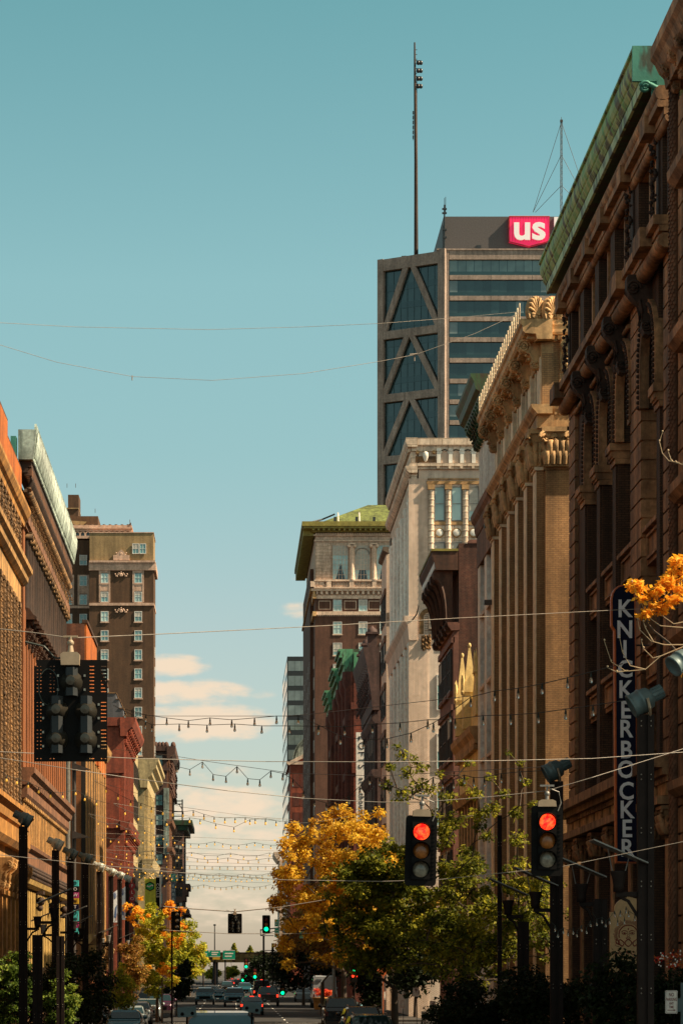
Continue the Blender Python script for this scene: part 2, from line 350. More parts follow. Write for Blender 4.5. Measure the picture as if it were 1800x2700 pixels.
m['red_off'] = paint('unlit_red_lens', (.1,.008,.006), .25); m['grn_on'] = glow('lit_green_lens', (.0,1.0,.30), 1.3); m['tail'] = glow('lit_tail_light', (1,.03,.01), 1.6); m['amb_on'] = glow('lit_amber_lamp', (1,.35,.03), 1.2)
m['head'] = paint('clear_headlight', (.6,.62,.6), .1, .5)
m['wire'] = paint('steel_cable', (.22,.19,.16), .6, .1); m['cord'] = paint('dark_cable', (.02,.03,.025), .6); m['bulb'] = clear('clear_bulb_glass'); m['bulb_lit'] = glow('amber_bulb', (1,.5,.05), .22, (.8,.45,.09))
m['navy'] = paint('navy_enamel', (.006,.007,.026), .5); matte(m['navy'], .12); m['neon_white'] = paint('white_letter_enamel', (.96,.92,.95), .4); m['org_trim'] = paint('orange_trim', (.55,.13,.035), .45)
m['sign_tan'] = paint('tan_sign_board', (.55,.33,.15), .6, 0, .15, 10); m['sign_red'] = paint('red_brown_sign_paint', (.22,.035,.02), .6); m['sign_white'] = paint('white_sign_sheet', (.78,.70,.62), .4); m['sign_green'] = paint('green_sign_sheet', (.0,.30,.18), .4)
m['trunk'] = stone('bark', (.09,.06,.04), .4, .9); m['twig'] = paint('pale_twig', (.45,.33,.2), .8)
m['lf_gold'] = leaf('golden_leaves', ((.30,.12,.016),(.58,.32,.028),(.80,.53,.045),(.90,.70,.11)), .5)
m['lf_green'] = leaf('green_leaves', ((.022,.032,.006),(.09,.115,.014),(.28,.28,.03),(.70,.58,.06)), .5)
m['lf_bush'] = leaf('bush_leaves', ((.015,.03,.006),(.05,.09,.014),(.13,.20,.025),(.32,.36,.05)), .4); m['lf_mix'] = leaf('yellow_green_leaves', ((.09,.12,.012),(.28,.32,.03),(.60,.56,.05),(.75,.36,.04)), .5)
m['lf_org'] = leaf('orange_leaves', ((.45,.12,.012),(.80,.33,.02),(.92,.50,.04),(.95,.62,.1)), .5)
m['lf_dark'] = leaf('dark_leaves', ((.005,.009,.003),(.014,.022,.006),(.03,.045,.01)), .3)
m['lf_brown'] = leaf('brown_leaves', ((.16,.07,.02),(.34,.16,.035),(.40,.30,.05)), .4)
m['lf_red'] = leaf('red_flowers', ((.35,.01,.02),(.7,.03,.04),(.75,.22,.04),(.15,.2,.03)), .3)
matte(m['pole'], .12); matte(m['blk'], .1); matte(m['hood'], .2)
m['tyre'] = paint('tyre_rubber', (.015,.015,.016), .8); m['car_glass'] = glass('car_glass', (.012,.03,.035), .04, .2)
m['cyan'] = paint('cyan_sign', (.06,.50,.52), .5); m['sig_mag'] = paint('magenta_sign', (.32,.02,.13), .5); m['sig_yel'] = paint('ochre_sign', (.55,.32,.02), .5); m['sig_red'] = paint('red_sign_disc', (.42,.02,.02), .5); m['lime'] = paint('lime_sign', (.58,.62,.05), .5); m['leafgreen'] = paint('green_logo', (.02,.42,.10), .5); m['blue_art'] = paint('blue_art', (.10,.16,.34), .6); m['pink_art'] = paint('pink_art', (.62,.42,.42), .6); m['grey_sign'] = paint('slate_sign', (.10,.12,.14), .5)
# ---------------------------------------------------------------- shared building pieces
XR, XL = 13.1, -11.6
FR, FL = Fr('R', XR), Fr('L', XL)
_wm = {}
def win_mesh(w, h, fm, gm, cols=2, rows=2, ft=0.07, mt=0.04, depth=0.14, bl=0):
    k = (round(w, 3), round(h, 3), fm, gm, cols, rows, ft, bl)
    if k not in _wm:
        b = MB(); b.box(-w/2+ft*.5, w/2-ft*.5, .06, .09, ft*.5, h-ft*.5, 1)
        b.box(-w/2, -w/2+ft, 0, depth, 0, h); b.box(w/2-ft, w/2, 0, depth, 0, h); b.box(-w/2+ft, w/2-ft, 0, depth, h-ft, h); b.box(-w/2+ft, w/2-ft, 0, depth, 0, ft)
        for i in range(1, cols): x = -w/2+w*i/cols; b.box(x-mt/2, x+mt/2, .02, .1, ft, h-ft)
        for i in range(1, rows): z = h*i/rows; b.box(-w/2+ft, w/2-ft, .01, .11, z-mt/2, z+mt/2)
        if bl: b.box(-w/2+ft, w/2-ft, .04, .058, h*(1-bl), h-ft, 2)
        _wm[k] = b.mesh('window', [m[fm], m[gm], m['blind']])
    return _wm[k]
def window(root, fr, u, z, w, h, fm='win_frame', gm='win_teal', cols=2, rows=2, d=0.0, ft=0.07, mt=0.04):
    if d > -.15: d = max(d, .12)
    bl = rnd.choice((0, 0, .3, .5, .72)) if gm in ('win_teal', 'win_pale', 'win_dark') and ft < .085 and w < 3 else (rnd.choice((0, 0, 0, .35, .55)) if ft == .09 else 0)
    return inst(win_mesh(w, h, fm, gm, cols, rows, ft, mt, bl=bl), 'window', root, fr.p(u, z, d), fr.rot)
def spiral(cy, cz, r, x, turns=2.0, n=22, ret=0.18, dirn=1, a0=0.0):
    return [(x, cy+r*(1-(1-ret)*i/n)*math.cos(a0+dirn*turns*2*math.pi*i/n), cz+r*(1-(1-ret)*i/n)*math.sin(a0+dirn*turns*2*math.pi*i/n)) for i in range(n+1)]
def scroll_mesh(h, p, w, mat, leaf_=True, vr=.27):
    """an S scroll bracket hanging from z=0, standing out towards -Y"""
    b = MB()
    pr = [(0,0),(p*.95,0),(p,-.06*h),(p*.99,-.2*h),(p*.9,-.32*h),(p*.7,-.42*h),(p*.47,-.5*h),(p*.36,-.6*h),(p*.36,-.74*h),(p*.4,-.86*h),(p*.3,-.97*h),(p*.1,-h),(0,-.96*h)]
    b.prism([(-a, c) for a, c in pr], lambda y, z, x: (x, y, z), -w/2, w/2)
    for sx in (-1, 1):
        r1, r2 = min(.24*h, vr*p), min(.15*h, .2*p)
        b.tube(spiral(-p*.74, -.22*h, r1, sx*w*.53), r1*.2, 6); b.tube(spiral(-p*.24, -.84*h, r2, sx*w*.53, dirn=-1), r2*.2, 6)
        b.lathe((sx*w*.53, -p*.74, -.22*h), [(r1*.3, -.05), (r1*.25, .05), (.001, .06)], 8, 0, Matrix.Rotation(R(90)*sx, 3, 'Y')); b.tube([(sx*w*.5, -p*.5, -.42*h), (sx*w*.5, -p*.4, -.6*h), (sx*w*.5, -p*.42, -.78*h)], .03*h, 5)
    if leaf_:
        for i in range(6):
            t = i/5; y = -(p*1.0*(1-t)+p*.38*t); z = -.08*h-.7*h*t
            b.ball((0, y, z), .06*h, n=6, k=4)
    return b.mesh('scroll_bracket', [mat])
def capital_mesh(w, h, mat, d=0.35):
    """corinthian capital: bell, two rows of leaves, corner volutes, abacus; z=0 at its foot"""
    b = MB(); hw = w/2
    def ring(a, y, z): return [(-a, -y, z), (a, -y, z), (a, .1, z), (-a, .1, z)]
    lv = [(hw*.86, d*.8, 0), (hw*.88, d*.82, h*.3), (hw*.98, d*.95, h*.62), (hw*1.12, d*1.15, h*.86)]
    for (a, y, z), (a2, y2, z2) in zip(lv, lv[1:]): b.hexa(ring(a, y, z)+ring(a2, y2, z2))
    b.box(-hw*1.28, hw*1.28, -d*1.35, .1, h*.87, h); b.box(-hw*.98, hw*.98, -d*.95, .1, -.06*h, .02*h)
    for row, (z0, hh, off) in enumerate(((0, .40, 0), (.22*h, .45, .5))):
        for i in range(5):
            x = -hw*.88+(i+off)*w*.88/4
            if x > hw*.95: continue
            bulge = d*(.85+.12*row)
            pts = [(x, -bulge, z0), (x, -bulge-.05, z0+hh*h*.5), (x, -bulge-.14, z0+hh*h*.92), (x, -bulge-.19, z0+hh*h*.86)]
            b.tube(pts, [w*.12, w*.14, w*.10, w*.02], 6)
        for i in range(2):
            for sx in (-1, 1):
                y = -d*.2-i*d*.45; b.tube([(sx*hw*.9, y, z0), (sx*(hw*.95+.03), y, z0+hh*h*.5), (sx*(hw+.1), y, z0+hh*h*.9), (sx*(hw+.15), y, z0+hh*h*.8)], [w*.09, w*.1, w*.07, w*.02], 6)
    for sx in (-1, 1):
        b.tube([(sx*(hw*1.0)+(q[1])*sx, -d*1.12-q[1]*.5, q[2]) for q in spiral(0, h*.72, h*.17, 0)], h*.045, 6)
        b.tube([(sx*hw*.35+q[1]*sx*.6, -d*1.1, q[2]) for q in spiral(0, h*.7, h*.12, 0)], h*.035, 6)
    return b.mesh('capital', [mat])
def shell_mesh(w, h, mat, t=0.25):
    """palmette finial: fan of ribs over two volutes"""
    b = MB(); n = 9
    out = [(-w*.42, 0), (w*.42, 0)]+[(w*.5*math.cos(math.pi*i/14)*1.0, h*.25+h*.72*math.sin(math.pi*i/14)) for i in range(15)]
    b.prism(out, lambda x, z, y: (x, y, z), -t*.25, t*.25)
    for i in range(n):
        a = R(12+156*i/(n-1)); c, s_ = math.cos(a), math.sin(a)
        b.tube([(0, -t*.25, h*.22), (c*w*.25, -t*.42, h*.25+s_*h*.38), (c*w*.46, -t*.4, h*.25+s_*h*.68), (c*w*.48, -t*.1, h*.26+s_*h*.72)], [.03*w, .06*w, .075*w, .03*w], 6)
    for sx in (-1, 1): b.tube([(q[1]+sx*w*.2, -t*.35, q[2]) for q in spiral(0, h*.16, h*.13, 0, dirn=sx)], .04*w, 6)
    return b.mesh('finial', [mat])
def arch_pts(c, r, zs, n=12): return [(c+r*math.cos(math.pi*i/n), zs+r*math.sin(math.pi*i/n)) for i in range(n+1)]
def arch_wall(b, fr, u0, u1, c, r, zb, zs, zt, d0, d1, mi=0, n=12):
    """wall panel from zb to zt with an arched opening (centre c, half width r, springing zs)"""
    if c-r > u0: b.fb(fr, u0, c-r, zb, zt, d0, d1, mi)
    if c+r < u1: b.fb(fr, c+r, u1, zb, zt, d0, d1, mi)
    p = arch_pts(c, r, zs, n)
    for (a, za), (a2, za2) in zip(p, p[1:]):
        b.hexa([fr.p(a2,za2,d1),fr.p(a,za,d1),fr.p(a,za,d0),fr.p(a2,za2,d0),fr.p(a2,zt,d1),fr.p(a,zt,d1),fr.p(a,zt,d0),fr.p(a2,zt,d0)], mi)
def archivolt(fr, c, r, zs, w, d0, d1, n=16, foot=None):
    b = MB(); a1 = arch_pts(c, r, zs, n); a2 = arch_pts(c, r+w, zs, n)
    if foot is not None: a1 = [(c+r, foot)]+a1+[(c-r, foot)]; a2 = [(c+r+w, foot)]+a2+[(c-r-w, foot)]
    for i in range(len(a1)-1):
        b.hexa([fr.p(*a1[i], d1), fr.p(*a1[i+1], d1), fr.p(*a1[i+1], d0), fr.p(*a1[i], d0), fr.p(*a2[i], d1), fr.p(*a2[i+1], d1), fr.p(*a2[i+1], d0), fr.p(*a2[i], d0)])
    return b
def rustic(b, fr, u0, u1, z0, z1, d0, d1, course=0.62, mi=0):
    z = z0
    while z < z1-.1:
        zt = min(z+course-.07, z1); b.fb(fr, u0, u1, z, zt, d0, d1, mi); b.fb(fr, u0+.06, u1-.06, zt, min(zt+.07, z1), d0, d1-.07, mi); z += course
def roll(b, fr, u0, u1, z, d, r, pitch=0.22, mi=0):
    """ribbed torus moulding: a rope of rings along u"""
    n = max(2, int((u1-u0)/pitch)); pts, rs = [], []
    for i in range(n+1):
        u = u0+(u1-u0)*i/n
        pts.append(fr.p(u, z, d)); rs.append(r*.86)
        if i < n: pts.append(fr.p(u+(u1-u0)/n*.5, z, d)); rs.append(r)
    b.tube(pts, rs, 10, mi)
def carve_mesh(w, h, mat, seed=1, n=60, d=.12):
    """strip of carved foliage: packed knobs and curls, z=0 at foot, towards -Y"""
    q = random.Random(seed); b = MB(); b.box(-w/2, w/2, -.02, .1, 0, h)
    for i in range(n):
        x, z = q.uniform(-w*.42, w*.42), h*(i+.5)/n
        r = q.uniform(.22, .42)*w*.5; b.ball((x, -d*q.uniform(.3, .9), z), r, n=5, k=3)
    return b.mesh('carving', [mat])
def dentils(b, fr, u0, u1, z0, z1, d0, d1, pitch, mi=0, fill=.55):
    n = max(1, int((u1-u0)/pitch))
    for i in range(n): u = u0+(i+.5)*(u1-u0)/n; b.fb(fr, u-pitch*fill/2, u+pitch*fill/2, z0, z1, d0, d1, mi)

# ================================================================ RIGHT SIDE OF THE STREET
# ---- dark brown building with green cornice (hero)
def knicker():
    r = thing('office_building', 'dark brown terracotta building under a streaked green copper cornice', 'building', (XR, 90, 0))
    Y0, Y1 = 78.8, 102.8; fr = FR
    b = MB(); b.box(XR+.62, XR+16, Y0, Y1, 0, 30.6); b.part('wall', m['kn_brick'], r)
    # attic
    b = MB(); cols = [98.6, 94.6, 90.7, 86.7]
    piers = [(101.2, 102.8), (98.0, 99.2), (94.1, 95.1), (90.2, 91.2), (84.7, 86.9), (80.8, 81.7), (78.8, 79.6)]
    arches = [(96.6, 1.45), (92.65, 1.45), (88.55, 1.45), (83.2, 1.4)]
    b.fb(fr, Y0, Y1, 28.75, 29.5, -.62, 0); b.fb(fr, Y0, Y1, 25.35, 26.35, -.62, .02)
    edges = [80.2, 86, 90.7, 94.6, 98.6, 102]
    b.part('wall', m['kn_stone'], r)
    for (a, c) in ((102.8, 101.6), (99.1, 98.1), (95.1, 94.1), (91.2, 90.2), (86.9, 84.9), (81.4, 80.2), (79.3, 78.8)):
        q = MB(); q.fb(fr, c, a, 26.35, 28.75, -.62, .12); q.part('attic_pier', m['kn_brick'], r)
    cv = carve_mesh(.42, 2.6, m['kn_dark'], 3, 40, .25)
    for u in (102.1, 85.9, 80.8): inst(cv, 'carving', r, fr.p(u, 26.3, .16), fr.rot)
    for (u1, u0) in ((101.6, 99.1), (98.1, 95.1), (94.1, 91.2), (90.2, 86.9), (84.9, 81.4)):
        n = 3
        for i in range(n):
            w = (u1-u0)/n; u = u0+(i+.5)*w
            window(r, fr, u, 26.35, w*.78, 2.4, 'dk_frame', 'win_brown', 1, 2, -.45)
            if i: q = MB(); q.fb(fr, u-w/2-w*.11, u-w/2+w*.11, 26.35, 28.75, -.62, -.05); q.part('mullion', m['kn_stone'], r)
    # entablature and roll mouldings
    b = MB(); u0, u1 = Y0, Y1+.3
    roll(b, fr, u0, u1, 29.62, .34, .27, .26); b.fb(fr, u0, u1, 29.2, 29.42, -.3, .5); b.fb(fr, u0, u1, 28.98, 29.18, -.3, .3)
    for u in (102.3, 98.6, 94.6, 90.7, 86, 81): b.fb(fr, u-.5, u+.5, 28.95, 29.5, -.3, .62)
    roll(b, fr, u0, u1, 28.9, .12, .17, .2); b.part('entablature', m['kn_stone'], r)
    b = MB(); fb = b.fb(fr, Y0, Y1+.15, 25.72, 26.0, -.2, .62)
    b.fb(fr, Y0, Y1, 25.52, 25.7, -.2, .45)
    for u in (102.3, 86, 81): b.fb(fr, u-.75, u+.75, 25.45, 26.03, -.2, .8)
    roll(b, fr, Y0, Y1, 25.25, .25, .26, .24); roll(b, fr, 87.2, 101, 24.72, .08, .09, .5); b.part('ledge', m['kn_stone'], r)
    # copper cornice: fascia and fillet (green), soffit, teal end with volute
    b = MB(); u0, u1 = Y0+.85, Y1+1.1
    prof = [(0.3,31.25),(1.12,31.25),(1.12,31.16),(1.05,31.12),(1.08,30.98),(1.06,30.8),(1.0,30.66),(0.95,30.6),(0.97,30.52),(0.93,30.45),(0.86,30.34),(0.3,30.34)]
    b.run(fr, u0, u1, prof)
    b.part('cornice', m['cop'], r)
    b = MB(); b.run(fr, u0, u1, [(0.0,30.33),(.84,30.33),(.82,30.02),(.74,30.0),(.74,30.2),(0,30.2)]); b.part('cornice_fillet', m['cop_light'], r)
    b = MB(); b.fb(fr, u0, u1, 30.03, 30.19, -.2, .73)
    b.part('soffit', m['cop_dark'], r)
    b = MB(); b.fb(fr, u0-.12, u0-.004, 30.2, 31.26, -.3, 1.125); b.fb(fr, u0-.1, u0-.006, 29.7, 30.19, -.3, .55)
    b.tube([(q[0], u0-.13, q[2]) for q in [(XR-.75+s[1], 0, s[2]) for s in spiral(0, 30.02, .17, 0)]], .06, 6)
    b.tube([(XR-.62, u0-.13, 30.1), (XR-.25, u0-.13, 29.9), (XR+.05, u0-.13, 29.75), (XR+.2, u0-.13, 29.55)], [.08, .09, .05, .07], 6)
    b.lathe((XR-.25, u0-.14, 30.15), [(.16, -.02), (.16, .02)], 12, 0, Matrix.Rotation(R(90), 3, 'X')); b.part('cornice_end', m['cop_teal'], r)
    # arcade
    b = MB(); lim = [98.6, 94.6, 90.7, 86.9, 84.7, 81.8]
    for (c, rr), (hi, lo) in zip(arches, ((98.62, 94.62), (94.62, 90.7), (90.7, 86.9), (84.7, 81.7))):
        b = MB(); arch_wall(b, fr, lo, hi, c, rr, 21.45, 22.85, 25.35, -.62, 0); b.part('arcade_wall', m['kn_brick'], r)
    kb = scroll_mesh(1.9, .78, .5, m['kn_dark'], False, .3)
    for (c, rr) in arches:
        archivolt(fr, c, rr-.12, 22.85, .42, -.15, .14, foot=21.45).part('archivolt', m['kn_stone'], r)
        q = MB(); p_ = [(c+rr+.14, 21.5)]+arch_pts(c, rr+.14, 22.85, 30)+[(c-rr-.14, 21.5)]; P = []
        for (a, za), (a2, za2) in zip(p_, p_[1:]):
            L = math.hypot(a2-a, za2-za); k = max(1, int(L/.16))
            P += [(a+(a2-a)*i/k, za+(za2-za)*i/k) for i in range(k)]
        for (a, za) in P: q.ball(fr.p(a, za, .16), .075, n=6, k=3)
        q.part('bead_moulding', m['kn_dark'], r)
        inst(kb, 'keystone', r, fr.p(c, 25.3, .0), fr.rot)
        window(r, fr, c, 21.5, 2*rr-.3, 1.35, 'dk_frame', 'win_brown', 2, 1, -.5)
        q = MB(); q.prism(arch_pts(c, rr-.1, 22.86), lambda u, z, d: fr.p(u, z, d), -.55, -.5); q.part('arched_window', m['win_brown'], r)
    for (lo, hi) in ((101.0, 102.8), (84.7, 86.9), (78.8, 80.3)):
        q = MB(); rustic(q, fr, lo, hi, 9.95, 25.3, -.62, .08); q.part('rusticated_pier', m['kn_stone'], r)
    # brick shafts, capitals, window stacks and spandrel panels
    sh = [(98.05, 99.15), (94.1, 95.15), (90.2, 91.2), (80.9, 81.75)]
    cp = None
    for lo, hi in sh:
        q = MB(); q.fb(fr, lo, hi, 9.95, 20.9, -.62, 0); q.fb(fr, lo+.12, hi-.12, 9.95, 20.9, 0, .07); po = q.part('pier', m['kn_brick'], r)
        q = MB(); q.fb(fr, lo-.12, hi+.12, 21.2, 21.45, -.5, .3); q.fb(fr, lo-.05, hi+.05, 20.95, 21.2, -.5, .18); q.fb(fr, lo-.1, hi+.1, 20.75, 20.93, -.5, .12)
        dentils(q, fr, lo-.05, hi+.05, 21.02, 21.19, .18, .25, .16); q.part('capital', m['kn_stone'], po)
    q = MB(); q.fb(fr, 99.15, 101.0, 9.95, 25.35, -.62, -.06); q.part('wall', m['kn_brick'], r)
    q = MB(); q.fb(fr, 80.3, 80.9, 9.95, 25.35, -.62, -.05); q.part('wall', m['kn_brick'], r)
    for lo, hi in ((95.15, 98.05), (91.2, 94.1), (86.9, 90.2), (81.75, 84.7)):
        for zt in (21.4, 17.6, 13.8):
            q = MB(); q.fb(fr, lo, hi, zt-1.15, zt, -.6, -.12); q.fb(fr, lo+.05, hi-.05, zt-.12, zt+.02, -.12, .06)
            for z in (zt-1.0, zt-.3): q.fb(fr, lo+.3, hi-.3, z, z+.08, -.12, -.04)
            for u in (lo+.3, hi-.38): q.fb(fr, u, u+.08, zt-1.0, zt-.22, -.12, -.045)
            if zt < 21: q.part('spandrel_panel', m['kn_stone'], r)
        for zb, h in ((17.65, 2.6), (13.85, 2.6), (10.0, 2.65)):
            for k in (-1, 1): window(r, fr, (lo+hi)/2+k*(hi-lo)/4, zb, (hi-lo)/2-.12, h-.02, 'org_trim' if lo < 84 else 'dk_frame', 'win_brown', 1, 2, -.42)
    # lower ledges, panelled frieze, ground storey
    b = MB(); b.fb(fr, Y0, Y1+.2, 9.6, 9.93, -.5, .62); b.fb(fr, Y0, Y1+.1, 9.38, 9.6, -.5, .35); b.fb(fr, Y0, Y1+.2, 8.5, 8.75, -.5, .5); b.fb(fr, Y0, Y1, 8.75, 9.38, -.6, .02)
    dentils(b, fr, Y0, Y1, 9.2, 9.37, .02, .2, .5); b.part('lower_ledge', m['kn_stone'], r)
    for i in range(12):
        u = 79.8+i*2; q = MB(); q.fb(fr, u, u+1.5, 8.84, 9.28, .02, .09); q.part('frieze_panel', m['tan_terra'], r)
    cp = capital_mesh(.8, .8, m['kn_stone'], .3)
    for u in (102, 98.6, 94.6, 90.7, 86.6, 82.5, 79.2):
        q = MB(); q.fb(fr, u-.45, u+.45, 0, 7.6, -.6, .1); po = q.part('column', m['kn_brick'], r); inst(cp, 'capital', po, fr.p(u, 7.65, 0), fr.rot)
        q = MB(); q.fb(fr, u-.3, u+.3, 0.2, 7.5, .1, .16); q.part('column_panel', m['kn_stone'], po)
    for lo, hi in ((95.1, 98.1), (91.2, 94.1), (87.1, 90.2), (83, 86.1), (79.7, 82)):
        window(r, fr, (lo+hi)/2, 3.6, hi-lo-.1, 4.4, 'dk_frame', 'win_brown', 2, 3, -.45)
        q = MB(); q.fb(fr, lo, hi, 0, 3.5, -.6, -.1); q.part('shopfront', m['kn_brick'], r)
    return r
kn = knicker()

# ---- nearest building at the right edge
r = thing('office_building', 'brown block stone building with a scaly carved colonnette, cut by the right edge', 'building', (XR, 74, 0))
b = MB(); b.box(XR+.35, XR+14, 52, 78.3, 0, 30.2); b.part('wall', m['kn_block'], r)
b = MB(); rustic(b, FR, 77.3, 78.1, 2, 29.2, -.4, .0, .8); b.part('corner_pier', m['kn_stone'], r)
b = MB()
b.lathe(FR.p(78.42, 2.5, .05), [(.15, 0), (.15, 27.2)], 10)
for i in range(240):
    z = 2.5+i*.113
    for k in range(5):
        a = math.pi*(k+.5*(i % 2))/5+.1; c_, s_ = math.cos(a), math.sin(a); p = lambda rr, zz, da: FR.p(78.42+rr*math.cos(a+da), zz, .05+rr*math.sin(a+da))
        b.add([p(.15, z+.13, -.3), p(.15, z+.13, .3), p(.19, z+.03, .22), p(.2, z, 0), p(.19, z+.03, -.22)], [(0, 1, 2, 3, 4)])
b.part('colonnette', m['pink_stone'], r)
b = MB(); b.run(FR, 62, 78.5, [(-.3,30.8),(.75,30.8),(.75,30.45),(.62,30.3),(.5,30.05),(.35,29.9),(.3,29.6),(-.3,29.6)]); b.part('cornice', m['kn_stone'], r)
br = scroll_mesh(.8, .55, .3, m['kn_stone'])
for i in range(9): inst(br, 'bracket', r, FR.p(77.8-i*1.2, 30.1, 0), FR.rot)
b = MB()
for z in (26.4, 21.6, 17.2, 13.0, 8.6): b.run(FR, 62, 77.6, [(-.2,z+.45),(.42,z+.45),(.4,z+.2),(.2,z),(-.2,z)])
b.part('string_course', m['kn_stone'], r)

# ---- tan classical building with giant pilasters
def tan():
    r = thing('bank_building', 'tan terracotta building with giant corinthian pilasters and scroll bracketed cornice', 'building', (XR, 120, 0))
    fr = FR; Y0, Y1 = 112.6, 132.0; W_ = Fr('W', Y0)
    b = MB(); b.box(XR+.5, XR+15, Y0, Y1, 0, 30.2); b.part('wall', m['tan_brick'], r)
    us = [113.25+i*3.62 for i in range(6)]
    cap = capital_mesh(1.15, 1.55, m['tan_terra'], .45)
    for i, u in enumerate(us):
        q = MB(); q.fb(fr, u-.55, u+.55, 3, 24.75, -.5, .2); po = q.part('pilaster', m['tan_brick'], r); q = MB(); q.fb(fr, u-.55, u+.55, 3, 24.75, .201, .23); q.fb(fr, u-.62, u+.62, 24.76, 24.9, -.5, .3); q.part('pilaster_lit_face', m['tan_pale'], po)  # pale front strip paints in the light bounced onto the pilaster fronts
        inst(cap, 'capital', po, fr.p(u, 24.95, -.05), fr.rot)
    for i in range(5):
        u = us[i]+1.81
        q = MB()
        for zt in (24.6, 20.6, 16.6, 12.6, 8.6): q.fb(fr, u-1.26, u+1.26, zt-1.3, zt, -.5, -.22)
        q.part('spandrel', m['tan_terra'], r)
        for zb in (20.65, 16.65, 12.65, 8.65): window(r, fr, u, zb, 2.4, 2.6, 'dk_frame', 'win_brown', 2, 2, -.4)
    # west return pilasters
    for x in (XR+.25+.45, XR+1.75):
        q = MB(); q.fb(W_, x-.55, x+.55, 3, 24.9, -.2, .16); q.fb(W_, x-.62, x+.62, 24.75, 24.9, -.2, .22); po = q.part('pilaster', m['tan_brick'], r)
        inst(cap, 'capital', po, W_.p(x, 24.95, -.05), 0)
    # entablature / belt
    b = MB(); b.fb(fr, Y0-.25, Y1, 26.5, 27.05, -.5, .2); b.run(fr, Y0-.54, Y1, [(-.4,27.45),(.5,27.45),(.45,27.3),(.3,27.15),(.25,27.06),(-.4,27.06)])
    b.fb(W_, XR+.0, XR+3, 26.5, 27.05, -.3, .2); b.run(W_, XR+.02, XR+3, [(-.3,27.45),(.3,27.45),(.28,27.3),(.22,27.15),(.18,27.06),(-.3,27.06)])
    dentils(b, W_, XR+.05, XR+3, 27.07, 27.2, .17, .25, .2); b.part('belt_course', m['tan_terra'], r)
    # attic storey
    for i, u in enumerate(us):
        q = MB(); q.fb(fr, u-.5, u+.5, 27.45, 29.6, -.5, .05); q.part('attic_pier', m['tan_pale'], r)
    for i in range(5):
        for k in range(3):
            u = us[i]+.5+(k+.5)*2.62/3
            window(r, fr, u, 27.5, .7, 1.95, 'dk_frame', 'win_brown', 1, 2, -.42)
            if k: q = MB(); q.fb(fr, u-.437-.1, u-.437+.1, 27.45, 29.6, -.45, -.05); q.part('mullion', m['tan_pale'], r)
    q = MB(); q.fb(fr, Y0, Y1, 29.5, 30.2, -.5, .0); q.part('frieze', m['tan_terra'], r)
    q = MB(); q.fb(W_, XR+.75, XR+1.35, 27.45, 29.7, -.2, .1); q.fb(W_, XR+.02, XR+.5, 27.45, 29.7, -.2, .08); q.part('attic_pier', m['tan_brick'], r)
    # cornice
    b = MB(); prof = [(-.4,31.05),(.95,31.05),(.95,30.85),(.86,30.78),(.84,30.55),(.74,30.45),(.3,30.42),(.25,30.2),(-.4,30.2)]
    b.run(fr, Y0-.55, Y1+.2, prof); b.run(W_, XR-.3, XR+3.2, [(d*.4, z) for d, z in prof])
    dentils(b, fr, Y0-.3, Y1, 30.28, 30.44, .3, .62, .34); dentils(b, W_, XR, XR+3, 30.24, 30.41, .1, .26, .3); b.part('cornice', m['tan_terra'], r)
    br = scroll_mesh(1.25, .92, .42, m['tan_terra'], True, .3)
    for u in us: inst(br, 'bracket', r, fr.p(u, 30.4, 0), fr.rot)
    for x in (XR+1.05,): inst(scroll_mesh(1.5, .5, .5, m['tan_terra']), 'bracket', r, W_.p(x, 30.35, 0), 0)
    af = shell_mesh(.34, .9, m['tan_pale'], .06)
    for i in range(24): inst(af, 'antefix', r, fr.p(Y0+.35+i*.8, 31.05, .88), fr.rot)
    sh = shell_mesh(.95, 1.0, m['tan_terra'], .4)
    inst(sh, 'acroterion', r, W_.p(XR-.32, 31.05, .35), R(38)); inst(sh, 'acroterion', r, W_.p(XR+.36, 31.05, .3), R(40)); inst(shell_mesh(.6, .8, m['tan_terra'], .3), 'acroterion', r, W_.p(XR+.9, 31.05, .3), 0)
    b = MB(); b.fb(W_, XR+.2, XR+14, 31.05, 31.3, -.6, .2); b.part('roof_kerb', m['tan_terra'], r)
tan()

